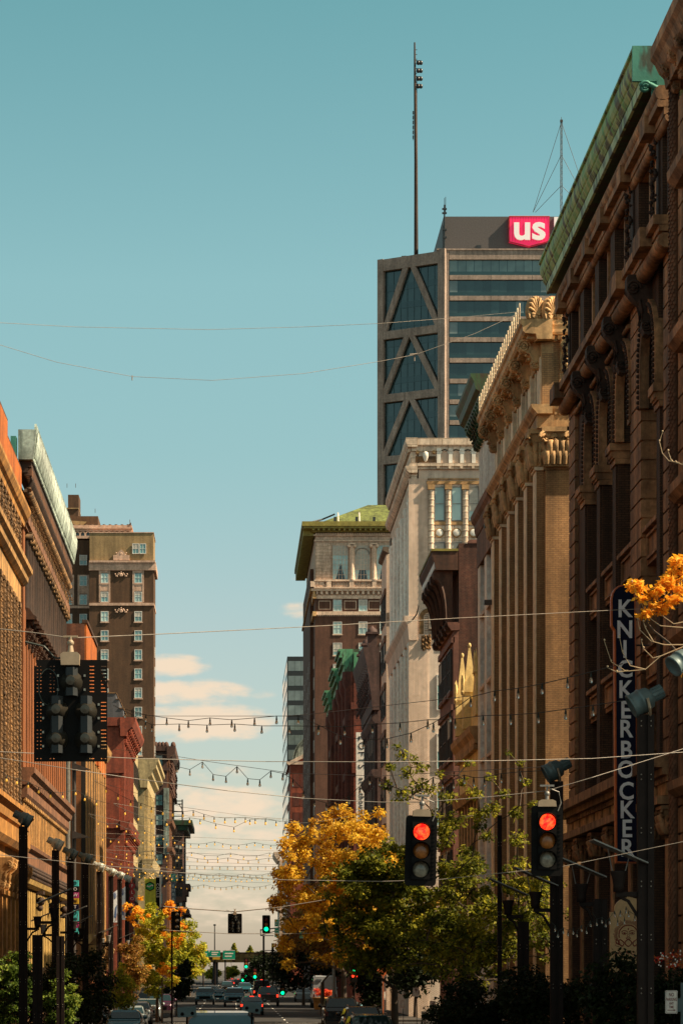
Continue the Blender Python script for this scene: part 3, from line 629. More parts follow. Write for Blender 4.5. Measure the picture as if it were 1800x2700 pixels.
# ---- white building with dark green cornice
def white():
    r = thing('loft_building', 'narrow white brick loft building with a deep dark green cornice', 'building', (XR, 136, 0))
    fr = FR; Y0, Y1 = 132.2, 140.6
    b = MB(); b.box(XR+.4, XR+14, Y0, Y1, 0, 32.6); b.part('wall', m['white_brick'], r)
    for u in (132.85, 136.4, 140.0):
        q = MB(); q.fb(fr, u-.62, u+.62, 0, 26.4, -.4, .1); q.part('pier', m['white_terra'], r)
    for i, u in enumerate((134.58, 138.25)):
        for zb in (22.2, 18.4, 14.6, 10.8, 7):
            window(r, fr, u, zb, 2.6, 2.5, 'dk_frame', 'win_brown', 3, 2, -.3)
            q = MB(); q.fb(fr, u-1.4, u+1.4, zb-1.25, zb-.02, -.4, -.1); q.fb(fr, u-1.4, u+1.4, zb-.2, zb-.02, -.1, .12); q.part('spandrel', m['white_brick'], r)
    b = MB(); b.fb(fr, Y0, Y1, 24.8, 26.4, -.4, .16); b.run(fr, Y0-.2, Y1, [(-.3,27.5),(.5,27.5),(.45,27.2),(.3,27.0),(.3,26.75),(.2,26.42),(-.3,26.42)]); b.part('belt_course', m['pink_stone'], r)
    n = 12
    for i in range(n+1):
        u = Y0+.25+i*(Y1-Y0-.5)/n; q = MB(); q.fb(fr, u-.12, u+.12, 27.5, 31.0, -.4, .05); q.part('mullion', m['white_terra'], r)
        if i < n: window(r, fr, u+(Y1-Y0-.5)/n/2, 27.55, .42, 3.3, 'dk_frame', 'win_dark', 1, 2, -.3)
    b = MB(); b.fb(fr, Y0, Y1, 31.0, 31.6, -.4, .1); b.part('frieze', m['tan_pale'], r)
    b = MB(); b.run(fr, Y0-.3, Y1+.4, [(-.4,33.2),(1.28,33.2),(1.25,33.05),(1.1,32.8),(1.02,32.45),(.8,32.3),(.75,32.1),(.4,31.95),(-.4,31.95)])
    b.part('cornice', m['cop_dark'], r)
    br = scroll_mesh(1.25, .72, .26, m['cop_dark'])
    for i in range(11): inst(br, 'bracket', r, fr.p(Y0+.2+i*.8, 32.2, .05), fr.rot)
    b = MB()
    for z in (25.6, 21.8): b.box(XR-.6, XR-.1, Y0-.5, Y0-.25, z-.12, z+.12)
    b.part('floodlight', m['dk_frame'], r)
white()

# ---- yellow gothic building
r = thing('shop_building', 'low yellow terracotta gothic building with pointed pinnacles', 'building', (XR, 146, 0))
b = MB(); b.box(XR+.5, XR+12, 141, 153, 0, 17.2); b.part('wall', m['red_brick'], r)
b = MB(); b.fb(FR, 141, 153, 13.2, 18.4, -.5, 0); b.part('parapet', m['gold_terra'], r)
def pinnacle(x, y, z0, w, h):
    q = MB(); q.box(x-w/2, x+w/2, y-w/2, y+w/2, z0, z0+h*.5)
    for s in (-1, 1):
        q.prism([(-w*.62, 0), (w*.62, 0), (0, h*.2)], lambda a, z, d: (x+a, y+d, z0+h*.42+z), s*w*.5, s*w*.58)
        q.prism([(-w*.62, 0), (w*.62, 0), (0, h*.2)], lambda a, z, d: (x+d, y+a, z0+h*.42+z), s*w*.5, s*w*.58)
    v = w*.4; zt = z0+h*.5
    q.add([(x-v,y-v,zt),(x+v,y-v,zt),(x+v,y+v,zt),(x-v,y+v,zt),(x-.05,y-.05,z0+h*.94),(x+.05,y-.05,z0+h*.94),(x+.05,y+.05,z0+h*.94),(x-.05,y+.05,z0+h*.94)], [(0,3,2,1),(4,5,6,7),(0,1,5,4),(1,2,6,5),(2,3,7,6),(3,0,4,7)])
    for t in (.6, .7, .8): q.ball((x, y, z0+h*t), w*.26*(1.5-t), n=6, k=3)
    q.ball((x, y, z0+h*.96), .1, n=6, k=4, sz=1.6)
    for a in (-1, 1):
        for c in (-1, 1): q.lathe((x+a*w*.5, y+c*w*.5, z0+h*.4), [(.07, 0), (.08, h*.16), (.005, h*.26)], 5)
    return q
for (x, y, z0, w, h) in ((XR+.4, 142.2, 17.2, 1.0, 5.4), (XR-.05, 146.2, 16.8, .75, 4.8), (XR-.05, 150.8, 16.8, .75, 4.8)): pinnacle(x, y, z0, w, h).part('pinnacle', m['gold_terra'], r)
b = MB(); pp = [(141.6,18.3),(143.4,19.6),(145.3,18.3),(147.4,18.4),(149,19.4),(150.4,18.4)]
for u in (144.2, 148.5): b.prism([(u-1.6,18.3),(u+1.6,18.3),(u+.5,19.2),(u,20.2),(u-.5,19.2)], lambda a, z, d: FR.p(a, z, d), -.4, -.05)
b.part('gable', m['gold_terra'], r)
b = MB(); b.run(FR, 140.8, 153, [(-.3,16.5),(.55,16.5),(.5,16.2),(.3,15.9),(.25,15.6),(-.3,15.6)]); dentils(b, FR, 141, 153, 15.3, 15.58, 0, .3, .5); b.run(FR, 140.8, 153, [(-.3,13.2),(.5,13.2),(.3,12.7),(-.3,12.7)]); b.part('cornice', m['ochre_terra'], r)
for i in range(7):
    u = 141.4+i*1.85; q = MB(); q.fb(FR, u-.3, u+.3, 0, 12.7, -.5, .1); q.part('pilaster', m['ochre_terra'], r)
    if i < 6:
        for zb in (10, 6.6, 3.2): window(r, FR, u+.92, zb, 1.2, 2.5, 'dk_frame', 'win_brown', 1, 2, -.35)
        q = MB()
        for zb in (10, 6.6, 3.2): q.fb(FR, u+.3, u+1.55, zb-.9, zb, -.5, -.05)
        q.part('spandrel', m['red_brick'], r)

# ---- dark brick building with great curved brackets
r = thing('warehouse', 'dark red brick warehouse with huge curved brackets under a bronze cornice', 'building', (XR, 162, 0))
Y0, Y1 = 157.8, 168.0; fr = FR; W_ = Fr('W', Y0)
b = MB(); b.box(XR+.35, XR+14, Y0, Y1, 0, 28.9); b.part('wall', m['dark_brick'], r)
b = MB(); b.fb(W_, XR+.9, XR+14, 28.9, 29.05, -.5, .06)
for i in range(10): b.fb(W_, XR+1+i*1.2, XR+2.0+i*1.2, 29.05, 29.12, -.45, .03)
b.part('coping', m['maroon_stone'], r)
q = MB(); q.fb(fr, Y0, Y1, 0, 23.7, -.35, -.03); q.part('wall', m['maroon_stone'], r)
b = MB(); b.run(fr, Y0-.15, Y1+.2, [(-.3,28.4),(1.25,28.4),(1.25,28.2),(1.1,27.8),(1.0,27.3),(-.3,27.3)]); b.part('cornice', m['rust_iron'], r)
b = MB(); b.run(fr, Y0-.2, Y1+.2, [(-.3,28.56),(1.3,28.56),(1.3,28.42),(-.3,28.42)]); b.part('cornice_flashing', m['olive_cop'], r)
b = MB()
for i in range(20): b.fb(fr, Y0+.1+i*.52, Y0+.4+i*.52, 27.4, 27.8, 1.0, 1.1)
b.part('cornice_panel', m['sign_white'], r)
def big_bracket(h, p, w):
    b = MB(); pr = [(0,0),(p,0),(p,-.1*h),(p*.92,-.13*h)]
    for i in range(13):
        a = math.pi/2*i/12; pr.append((p*.9-p*.55*math.sin(a)*1.0, -.14*h-.66*h*(1-math.cos(a))))
    pr += [(p*.3,-.86*h),(p*.42,-.92*h),(p*.36,-.99*h),(p*.16,-h),(0,-.96*h)]
    b.prism([(-a, c) for a, c in pr], lambda y, z, x: (x, y, z), -w/2, w/2)
    for s in (-1, 1):
        b.tube(spiral(-p*.22, -.92*h, .07*h, s*w*.5), .016*h, 5)
        b.box(s*w*.5-.02, s*w*.5+.02, -p*.5, -p*.12, -.32*h, -.12*h)
        b.tube([(s*w*.5, -a, c) for a, c in pr[4:17]], .03*h, 5)
    for i in range(9):
        t = i/8; a = math.pi/2*t; b.ball((0, -(p*.9-p*.55*math.sin(a)), -.14*h-.66*h*(1-math.cos(a))), .06, n=6, k=4)
    return b.mesh('bracket', [m['rust_iron']])
bb = big_bracket(3.6, 1.15, .75)
for u in (158.4, 160.7, 163.0, 165.3, 167.5): inst(bb, 'bracket', r, fr.p(u, 27.3, 0), fr.rot)
b = MB(); b.run(fr, Y0-.15, Y1, [(-.3,24.2),(.35,24.2),(.3,24.0),(.15,23.8),(.1,23.72),(-.3,23.72)]); b.run(W_, XR-.02, XR+.4, [(-.2,24.15),(.12,24.15),(.12,23.75),(-.2,23.75)]); b.part('belt_course', m['maroon_stone'], r)
for z in (20.2, 16.2, 12.2, 8.2):
    for i in range(3):
        window(r, fr, 159.6+i*3.2, z, 2.3, 2.5, 'dk_frame', 'win_dark', 2, 2, .03); q = MB(); q.fb(fr, 158.3+i*3.2, 160.9+i*3.2, z-.25, z-.03, -.1, .14); q.part('sill', m['maroon_stone'], r)
q = MB()
for z in (23.0, 19.0, 15.0, 11.0): q.fb(fr, Y0, Y1, z, z+.35, -.1, .1)
q.part('string_course', m['maroon_stone'], r)

# ---- cream tall building
def cream():
    r = thing('office_building', 'tall cream brick building with arched parapet panels and round medallions', 'building', (XR, 205, 0))
    fr = FR; Y0, Y1 = 194.0, 219.0; W_ = Fr('W', Y0); k = Y0/F
    def x(px): return XP(px, Y0)
    def z(py): return ZP(py, Y0)
    b = MB(); b.box(XR+.5, XR+20, Y0, Y1, 0, 42.0); b.part('wall', m['white_brick'], r)
    # west face
    b = MB(); b.fb(W_, XR-.15, XR+20, z(1176), 42.35, -.5, .3); b.fb(W_, XR-.02, XR+20, z(1190), z(1176)-.01, -.5, .12); b.fb(W_, XR-.2, XR+20, z(1231), z(1223), -.4, .35); b.fb(W_, XR-.05, XR+20, z(1238), z(1231)-.01, -.4, .18)
    for i in range(9): b.fb(W_, x(1150+i*30.5), x(1157+i*30.5), z(1238), z(1231)-.02, .1, .45)
    b.part('cornice', m['white_block'], r)
    for i in range(6):
        px = 1156+i*30.5; q = MB(); q.fb(W_, x(px-5), x(px+5), z(1223)+.01, z(1186), -.2, .16); q.fb(W_, x(px-6), x(px+6), z(1190), z(1184), -.2, .2); q.part('pilaster', m['white_terra'], r)
        q = MB(); c = x(px+15); rr = .22; q.prism([(c+rr, z(1221))]+arch_pts(c, rr+.02, z(1197))+[(c-rr, z(1221))], lambda u, w, d: W_.p(u, w, d), -.1, .06); q.part('arched_panel', m['pale_brick'], r)
        archivolt(W_, c, .24, z(1197), .09, -.05, .12).part('arch_ring', m['white_terra'], r)
    q = MB(); q.fb(W_, x(1095), x(1148), z(1219), z(1203), -.1, .08); q.part('carved_panel', m['carved'], r)
    q = MB(); q.lathe(W_.p(x(1121), z(1204), .1), [(.02, -.42), (.12, -.3), (.22, 0), (.2, .25), (.1, .36), (.01, .4)], 10); q.part('cartouche', m['white_terra'], r)
    for px in (1100, 1143): q = MB(); q.lathe(W_.p(x(px), z(1193), .1), [(.14, -.05), (.14, .06), (.07, .09)], 12, 0, Matrix.Rotation(R(90), 3, 'X')); q.part('roundel', m['ochre_terra'], r)
    b = MB(); b.fb(W_, x(1124), XR+20, z(1277), z(1268), -.3, .12); dentils(b, W_, x(1126), x(1262), z(1265), z(1261), -.1, .15, .12); b.part('lintel', m['ochre_terra'], r)
    q = MB(); q.fb(W_, x(1084)-.2, x(1128), 0, z(1262), -.2, .06); q.part('corner_pier', m['pale_brick'], r)
    for i in range(5):
        px = 1136+i*44.8
        q = MB(); z0_ = z(1660); H_ = z(1293)-z0_; q.lathe(W_.p(x(px), z0_, .06), [(.21, 0), (.21, H_)], 10)
        po = q.part('half_column', m['white_block'], r)
        q = MB(); [q.lathe(W_.p(x(px), z0_+.45*i_, .06), [(.212, 0), (.235, .02), (.235, .06), (.212, .08)], 10) for i_ in range(int(H_/.45))]; q.part('column_ring', m['white_block'], po)
        q = MB(); q.fb(W_, x(px)-.26, x(px)+.26, z(1292), z(1279), -.1, .3); q.part('capital', m['ochre_terra'], po)
        cx_ = px+21.8
        window(r, W_, x(cx_), z(1374), .78, z(1283)-z(1374), 'plate', 'win_pale', 1, 2, .0)
        q = MB(); q.fb(W_, x(cx_)-.45, x(cx_)+.45, z(1384), z(1376), -.1, .12); q.part('sill', m['ochre_terra'], r)
        q = MB(); q.fb(W_, x(cx_)-.44, x(cx_)+.44, z(1426), z(1386), -.1, .04); q.part('spandrel_panel', m['white_block'], r)
        q = MB(); M_ = Matrix.Rotation(R(90), 3, 'X'); q.lathe(W_.p(x(cx_), z(1405), .04), [(.36, -.02), (.36, .05), (.30, .1), (.28, .06), (.24, .05), (.2, .09), (.05, .1)], 18, 0, M_); po2 = q.part('medallion', m['ochre_terra'], r); q = MB(); q.lathe(W_.p(x(cx_), z(1405), .14), [(.27, -.06), (.26, .0), (.2, .02), (.001, .03)], 18, 0, M_); q.part('medallion_face', m['white_terra'], po2)
        window(r, W_, x(cx_), z(1500), .78, z(1430)-z(1500), 'plate', 'win_teal', 1, 2, .0)
    # grilled arch low on the west face
    c = x(1131); q = MB(); archivolt(W_, c, .42, z(1630), .32, -.1, .1, foot=z(1672)).part('arch_ring', m['carved'], r)
    q = MB(); q.prism([(c+.4, z(1672))]+arch_pts(c, .4, z(1630))+[(c-.4, z(1672))], lambda u, w, d: W_.p(u, w, d), -.1, .02); q.part('grille', m['pale_brick'], r)
    q = MB()
    for i in range(12): zz = z(1672)+i*.125; q.fb(W_, c-.36, c+.36, zz, zz+.04, .02, .07)
    q.part('louvre', m['kn_dark'], r)
    cm = carve_mesh(.7, 1.0, m['carved'], 8, 26, .2); inst(cm, 'carving', r, W_.p(x(1122), z(1712), .05), 0)
    for py in (1685, 1835, 1990, 2140):
        window(r, W_, x(1159), z(py+38 if py > 1700 else py), .5, 2.6 if py > 1700 else 1.0, 'win_frame', 'win_teal', 1, 2, .02)
    for py in (1708, 1865): q = MB(); q.fb(W_, x(1150), x(1166), z(py+8), z(py-8), -.1, .05); q.part('spandrel_panel', m['white_block'], r)
    # street front: parapet, cornices, ribs, arcade
    b = MB(); b.run(fr, Y0-.37, Y1+.3, [(-.4,42.36),(.45,42.36),(.45,42.0),(.3,41.7),(-.4,41.7)]); b.fb(fr, Y0, Y1, 40.3, 41.7, -.4, .08)
    b.run(fr, Y0-.41, Y1+.3, [(-.4,40.3),(.5,40.3),(.4,40.0),(.2,39.8),(-.4,39.8)]); b.fb(fr, Y0, Y1, 38.2, 39.8, -.4, .02); dentils(b, fr, Y0, Y1, 41.4, 41.68, .08, .28, .5); dentils(b, fr, Y0, Y1, 39.6, 39.8, .02, .16, .6)
    b.part('cornice', m['white_block'], r)
    b = MB(); b.fb(fr, Y0, Y0+1.5, 0, 38.2, -.4, .06); b.part('corner_pier', m['pale_brick'], r)
    q = MB(); q.fb(fr, Y0+1.5, Y1, 5, 38.2, -.4, -.2); q.part('recess_wall', m['pale_brick'], r)
    us = [Y0+1.9+i*4.4 for i in range(6)]
    for u in us:
        for zb, zt in ((29.4, 38.2), (6, 27.6)):
            q = MB(); q.fb(fr, u-.75, u+.75, zb, zt, -.4, .0); po = q.part('rib', m['white_terra'], r)
            q = MB(); [q.lathe(fr.p(u+k, zb, .02), [(.14, 0), (.14, zt-zb-.3), (.2, zt-zb-.1), (.2, zt-zb)], 8) for k in (-.8, 0, .8)]; q.part('rib_shaft', m['white_terra'], po)
    for a, c in zip(us, us[1:]):
        u = (a+c)/2; b = MB(); arch_wall(b, fr, a+.75, c-.75, u, 1.15, 22, 25.6, 27.6, -.4, -.02); b.part('arch', m['white_brick'], r)
        for zb in (34.2, 30.2, 21, 17, 13, 9):
            for k in (-.68, .68): window(r, fr, u+k, zb, 1.15, 2.7, 'dk_frame', 'win_dark', 1, 2, -.2)
        for zb in (34.2, 30.2, 25, 21, 17, 13, 9): q = MB(); q.fb(fr, a+.75, c-.75, zb-1.25, zb-.02, -.4, -.1); q.part('spandrel', m['white_brick'], r)
    b = MB(); b.run(fr, Y0-.15, Y1, [(-.4,29.4),(.55,29.4),(.55,29.1),(.3,28.7),(.2,27.62),(-.4,27.62)]); b.part('belt_course', m['pale_brick'], r)
    b = MB(); b.tube([W_.p(XR+.0, 29.0, .1), W_.p(XR+.35, 29.5, .3), W_.p(XR+.48, 30.1, .5)], .05, 5); b.part('flag_bracket', m['dk_frame'], r)
    b = MB(); b.box(XR+4.6, XR+6.4, Y0+2, Y0+5, 42, 43.5); b.part('roof_hut', m['sign_white'], r)
    b = MB(); b.box(XR-.1, XR+1.2, Y1-1, Y1+.6, 33, 39); b.box(XR+.1, XR+.8, Y1-1, Y1+.8, 39, 41); b.part('rear_wall', m['grey_brick'], r)
cream()

# ---- narrow grey brown building
r = thing('office_building', 'narrow grey brown brick building between the cream tower and the hotel', 'building', (XR, 228, 0))
b = MB(); b.box(XR+.3, XR+12, 226.0, 233, 0, 39.0); b.part('wall', m['grey_brick'], r)
b = MB(); b.fb(FR, 225.8, 233, 0, 38.9, -.3, 0); b.part('street_front', m['pale_brick'], r)
b = MB(); W_ = Fr('W', 226); b.fb(W_, XR+.05, XR+12, 33.4, 33.9, -.1, .35); b.fb(W_, XR+.3, XR+12, 39.0, 39.2, -.5, .1); b.run(FR, 225.6, 233, [(-.2,39.5),(.3,39.5),(.3,39.2),(-.2,38.92)]); b.part('band', m['grey_brick'], r)
b = MB()
for z in (36, 32, 28, 24, 20, 16, 12): b.fb(FR, 226, 233, z-.5, z, -.1, .16)
b.part('string_course', m['pink_stone'], r)
for i in range(7):
    for k in range(3): window(r, FR, 227.3+k*2.2, 9.2+i*4, 1.5, 2.4, 'dk_frame', 'win_dark', 1, 2, .03)

# ---- purple brown building with finials
r = thing('loft_building', 'purple brown loft building with a row of stone ball finials on its parapet', 'building', (XR, 255, 0))
Y0, Y1 = 242., 262.; fr = FR
b = MB(); b.box(XR+.4, XR+13, Y0, Y1, 0, 32.6); b.part('wall', m['dark_brick'], r)
b = MB(); b.fb(fr, Y0, Y1, 0, 27.2, -.4, -.12); b.part('street_front', m['purple_stone'], r)
b = MB(); b.run(fr, Y0-.3, Y1, [(-.3,32.9),(1.2,32.9),(1.15,32.5),(.9,31.6),(.7,30.4),(.55,29.3),(.4,28.0),(.35,27.2),(-.3,27.2)]); b.part('cornice', m['purple_stone'], r)
cm = carve_mesh(.5, 3.8, m['purple_stone'], 5, 30, .4)
for i in range(10): inst(cm, 'carving', r, fr.p(Y0+.6+i*2.05, 28.2, .55), fr.rot)
for u in (243, 251.5, 260):
    q = MB(); x, y, _ = fr.p(u, 0, .3); q.box(x-.42, x+.42, y-.42, y+.42, 32.9, 34.2); q.box(x-.6, x+.6, y-.6, y+.6, 34.2, 34.4); q.lathe((x, y, 34.4), [(.5, 0), (.42, .3), (.2, .42), (.08, .6)], 8); q.part('finial', m['purple_stone'], r)
for z in (26, 21, 16, 11, 6):
    b = MB(); b.run(fr, Y0-.1, Y1, [(-.2,z+.8),(.45,z+.8),(.4,z+.45),(.12,z),(-.2,z)]); b.part('string_course', m['purple_stone'], r)
for i in range(8):
    u = Y0+.6+i*2.68; q = MB(); q.fb(fr, u-.5, u+.5, 0, 27.2, -.4, .1); q.part('pier', m['purple_stone'], r)
    if i < 7:
        for z in (22, 17, 12, 7): window(r, fr, u+1.34, z, 1.6, 3.4, 'dk_frame', 'win_dark', 2, 2, -.12)

# ---- red sandstone building with stepped green cornice
r = thing('apartment_building', 'red sandstone apartment house with a stepped green copper cornice', 'building', (XR, 300, 0))
Y0, Y1 = 282., 334.; fr = FR
b = MB(); b.box(XR+.4, XR+12, Y0, Y1, 0, 35.5); b.part('wall', m['red_stone'], r)
st = [(282, 292, .9), (292, 300, 0.25), (300, 312, .9), (312, 324, .25), (324, 334, .9)]
for a, c, d in st:
    q = MB()
    for zt, zb, dd in ((37.6, 37.35, .95), (37.35, 36.9, .72), (36.9, 36.7, .84), (36.7, 36.1, .5), (36.1, 35.9, .64), (35.9, 35.2, .32)): q.fb(fr, a+.01*dd, c, zb, zt-.003, -.4, d+dd)
    q.part('cornice', m['cop_mid'], r)
    q = MB(); q.fb(fr, a, c, 0, 35.2, -.4, d-.35); q.part('bay_wall', m['red_stone'], r)
    for u in (a+.6, c-.6):
        q = MB(); q.lathe(fr.p(u, 0, d-.3), [(.55, 0), (.55, 33.4), (.8, 34), (.8, 35.2)], 8); q.part('column', m['red_dark'], r)
    for z in (30, 24, 18, 12):
        q = MB(); q.fb(fr, a, c, z, z+.8, d-.4, d+.1); q.part('string_course', m['red_dark'], r)
        for k in (1, 2): window(r, fr, a+(c-a)*k/3, z-3.6, 2.0, 3.2, 'dk_frame', 'win_dark', 1, 2, d-.33)
W_ = Fr('W', Y0); q = MB(); q.fb(W_, XR-.5, XR+12, 31.2, 31.9, -.2, .3); q.fb(W_, XR-.4, XR+12, 24.4, 25.6, -.2, .25); q.fb(W_, XR-.2, XR+.5, 0, 35, -.1, .15); q.part('band', m['red_stone'], r)
q = MB(); q.fb(W_, XR-.2, XR+12, 35.5, 37.2, -.4, .5); q.part('parapet', m['cop_mid'], r)
# ---- brown brick hotel with green roof
def hotel():
    Y0, Y1 = 420., 470.; W_ = Fr('W', Y0); fr = FR
    r = thing('hotel_building', 'tall brown brick hotel with a green hipped roof and columned top storey', 'building', (XR, 445, 0))
    x = lambda px: XP(px, Y0); z = lambda py: ZP(py, Y0)
    b = MB(); b.box(XR+.0, XR+26, Y0, Y1, 0, z(1579)); b.part('wall', m['hotel_brick'], r)
    b = MB(); b.box(XR+.05, XR+26, Y0+.05, Y1, z(1579), z(1405)); b.part('stone_wall', m['hotel_stone'], r)
    b = MB(); b.box(XR-.55, XR, Y0+8, Y1, 0, z(1480)); b.part('wing_wall', m['hotel_brick'], r)
    # cornice and roof
    b = MB(); b.fb(W_, XR-2.1, XR+26, z(1392), z(1380), -49, 2.0); b.fb(W_, XR-1.9, XR+26, z(1397), z(1392), -49, 1.7); b.fb(W_, XR-.5, XR+26, z(1404), z(1397), -49.5, .5); b.part('cornice', m['olive_cop'], r)
    q = MB()
    for i in range(20): u = XR-.3+i*.82; q.fb(W_, u-.16, u+.16, z(1402), z(1392), .3, 1.55)
    for i in range(58): u = Y0+.4+i*.85; q.fb(fr, u-.16, u+.16, z(1402)-.6, z(1392), .2, 1.9)
    q.part('modillion', m['olive_cop'], r)
    b = MB(); dentils(b, W_, XR, XR+26, z(1410), z(1406), -.1, .3, .38); b.fb(W_, XR-.3, XR+26, z(1413), z(1410), -.1, .25); b.fb(W_, XR-.15, XR+26, z(1428), z(1424), -.1, .2); b.part('entablature', m['hotel_trim'], r)
    zr = z(1378); b = MB(); e = (XR-.5, XR+26, Y0+1, Y1-1); v = [(e[0],e[2],zr),(e[1],e[2],zr),(e[1],e[3],zr),(e[0],e[3],zr)]
    b.add([(XR-1.2+1.6,Y0+.6,zr-.05),(XR+26,Y0+.6,zr-.05),(XR+26,Y1-1,zr-.05),(XR+.4,Y1-1,zr-.05),(x(955)+1.5,Y0+12,z(1300)+.2),(XR+24,Y0+12,z(1300)+.2),(XR+24,Y1-12,z(1300)+.2),(x(955)+1.5,Y1-12,z(1300)+.2)], [(0,3,2,1),(4,5,6,7),(0,1,5,4),(1,2,6,5),(2,3,7,6),(3,0,4,7)])
    b.part('roof', m['olive_roof'], r)
    b = MB()
    for px in (892, 948): b.tube([(x(px), Y0+.3, z(1379)), (x(px-1), Y0+.9, z(1349))], .12, 5)
    b.part('roof_post', m['sign_white'], r)
    b = MB()
    for px in (884, 941, 987): b.box(x(px)-.2, x(px)+.2, Y0+1.2, Y0+1.5, z(1374), z(1359))
    b.tube([(x(816), Y0, z(1378)), (x(850), Y0+2, z(1364)), (x(884), Y0+2, z(1350))], .14, 5); b.part('roof_ladder', m['black_metal'], r)
    # columned storey
    for px, w in ((897, 42), (955, 42), (1013, 42)):
        window(r, W_, x(px), z(1529), w*Y0/F, z(1437)-z(1529), 'hotel_trim', 'win_pale', 5, 7, .02, .08, .05)
        q = MB(); xs = x(px); q.prism([(xs-.75, z(1528)), (xs+.75, z(1528)), (xs+.05, z(1485 if px < 920 else 1447))], lambda u, w2, d: W_.p(u, w2, d), .062, .075); q.part('drape_gap', m['win_dark'], r)
    q = MB(); archivolt(W_, x(955), 1.1, z(1465), .12, -.05, .08).part('arch_ring', m['hotel_trim'], r)
    for px in (867, 927, 985, 1043):
        if px == 867:
            q = MB(); q.fb(W_, x(830)+.1, x(872), z(1530), z(1430), -.1, .12); q.part('corner_pier', m['hotel_stone'], r); continue
        q = MB(); q.lathe(W_.p(x(px), z(1530), .3), [(.55, 0), (.5, .25), (.46, .5), (.42, z(1442)-z(1530)), (.5, z(1440)-z(1530))], 12); po = q.part('column', m['hotel_trim'], r)
        q = MB(); xc, zc = x(px), z(1437)
        q.fb(W_, xc-.5, xc+.5, zc-.02, zc+.2, -.1, .8)
        for s in (-1, 1): q.lathe(W_.p(xc+s*.5, zc-.22, .45), [(.27, -.3), (.27, .3), (.1, .34)], 10, 0, Matrix.Rotation(R(90), 3, 'X'))
        q.part('capital', m['hotel_trim'], po)
    # balustrade and cornice below
    b = MB(); b.fb(W_, XR-.15, XR+26, z(1534), z(1530), -.1, .75); b.fb(W_, XR-.15, XR+26, z(1553), z(1549), -.1, .8)
    for px in (824, 867, 926, 986, 1040): b.fb(W_, x(px-6), x(px+6), z(1549), z(1534), .3, .72)
    for px in (838, 848): b.fb(W_, x(px-7), x(px+4), z(1549), z(1534), .3, .5)
    b.part('balustrade', m['hotel_trim'], r)
    q = MB()
    for c, n in ((849, 5), (897, 8), (955, 9), (1010, 7)):
        for i in range(n): px = c+(i-(n-1)/2)*5.2; q.lathe(W_.p(x(px), z(1549), .5), [(.08, 0), (.12, .3), (.06, .7), (.09, .9)], 6)
    q.part('baluster', m['hotel_trim'], r)
    b = MB(); b.fb(W_, XR-.6, XR+26, z(1559), z(1553), -.1, .6); dentils(b, W_, XR-.2, XR+26, z(1568), z(1560), -.1, .5, .8, fill=.45); b.fb(W_, XR-.2, XR+26, z(1579), z(1570), -.2, .2)
    b.fb(W_, XR-.3, XR+26, z(1622), z(1613), -.1, .35); dentils(b, W_, XR, XR+26, z(1625), z(1622), -.1, .25, .35); b.part('cornice', m['hotel_trim'], r)
    b = MB()
    for zt, zb, d in ((1553, 1559, .8), (1559, 1579, .35), (1613, 1625, .4)): b.fb(fr, Y0-.5, Y1, z(zb), z(zt), -.2, d)
    b.part('side_cornice', m['tan_terra'], r)
    for px in (855.5, 923, 987):
        q = MB(); a, c, t, e = x(px-16), x(px+16), z(1584), z(1607)
        for g in ((a, c, t-.1, t), (a, c, e, e+.1), (a, a+.1, e+.1, t-.1), (c-.1, c, e+.1, t-.1)): q.fb(W_, *g, -.05, .05)
        q.part('panel_frame', m['hotel_trim'], r)
    for px in (889.5, 956.5, 1012):
        window(r, W_, x(px), z(1612), 1.38, 1.85, 'win_frame', 'win_pale', 2, 2, .0)
        for i in range(13):
            py = 1672+i*55.6
            window(r, W_, x(px), z(py), 1.38, 1.95, 'win_frame', ('win_pale', 'win_teal', 'win_pale')[i % 3], 2, 2, -.02)
            q = MB(); q.fb(W_, x(px)-.8, x(px)+.8, z(py)-.18, z(py)-.01, -.1, .12); q.part('sill', m['hotel_trim'], r)
    for i in range(14):
        for u in (424, 431, 439, 448, 458, 466): window(r, FR, u, 8+i*3.35, 1.3, 1.9, 'win_frame', 'win_teal', 2, 2, .56 if u > 428.5 else .02)
hotel()

# ---- black glass tower at the street's end
r = thing('office_tower', 'black banded glass office tower behind the brown hotel', 'tower', (XR, 650, 0))
Y0, Y1 = 632., 690.; W_ = Fr('W', Y0); x = lambda px: XP(px, Y0); z = lambda py: ZP(py, Y0)
b = MB(); b.box(XR, XR+32, Y0, Y1, 0, z(1731)); b.part('wall', m['black_metal'], r)
py = 1743
while py < 2200:
    for i in range(4):
        px = 759+i*17.5; q = MB(); q.fb(W_, x(px)+.04, x(px+17.5)-.04, z(py+26), z(py), -.1, .03); q.part('window', m['blk_glass'], r)
    for u in range(6): q = MB(); q.fb(FR, Y0+1+u*9.5, Y0+9.5+u*9.5, z(py+26), z(py), -.1, .03); q.part('window', m['blk_glass'], r)
    py += 39
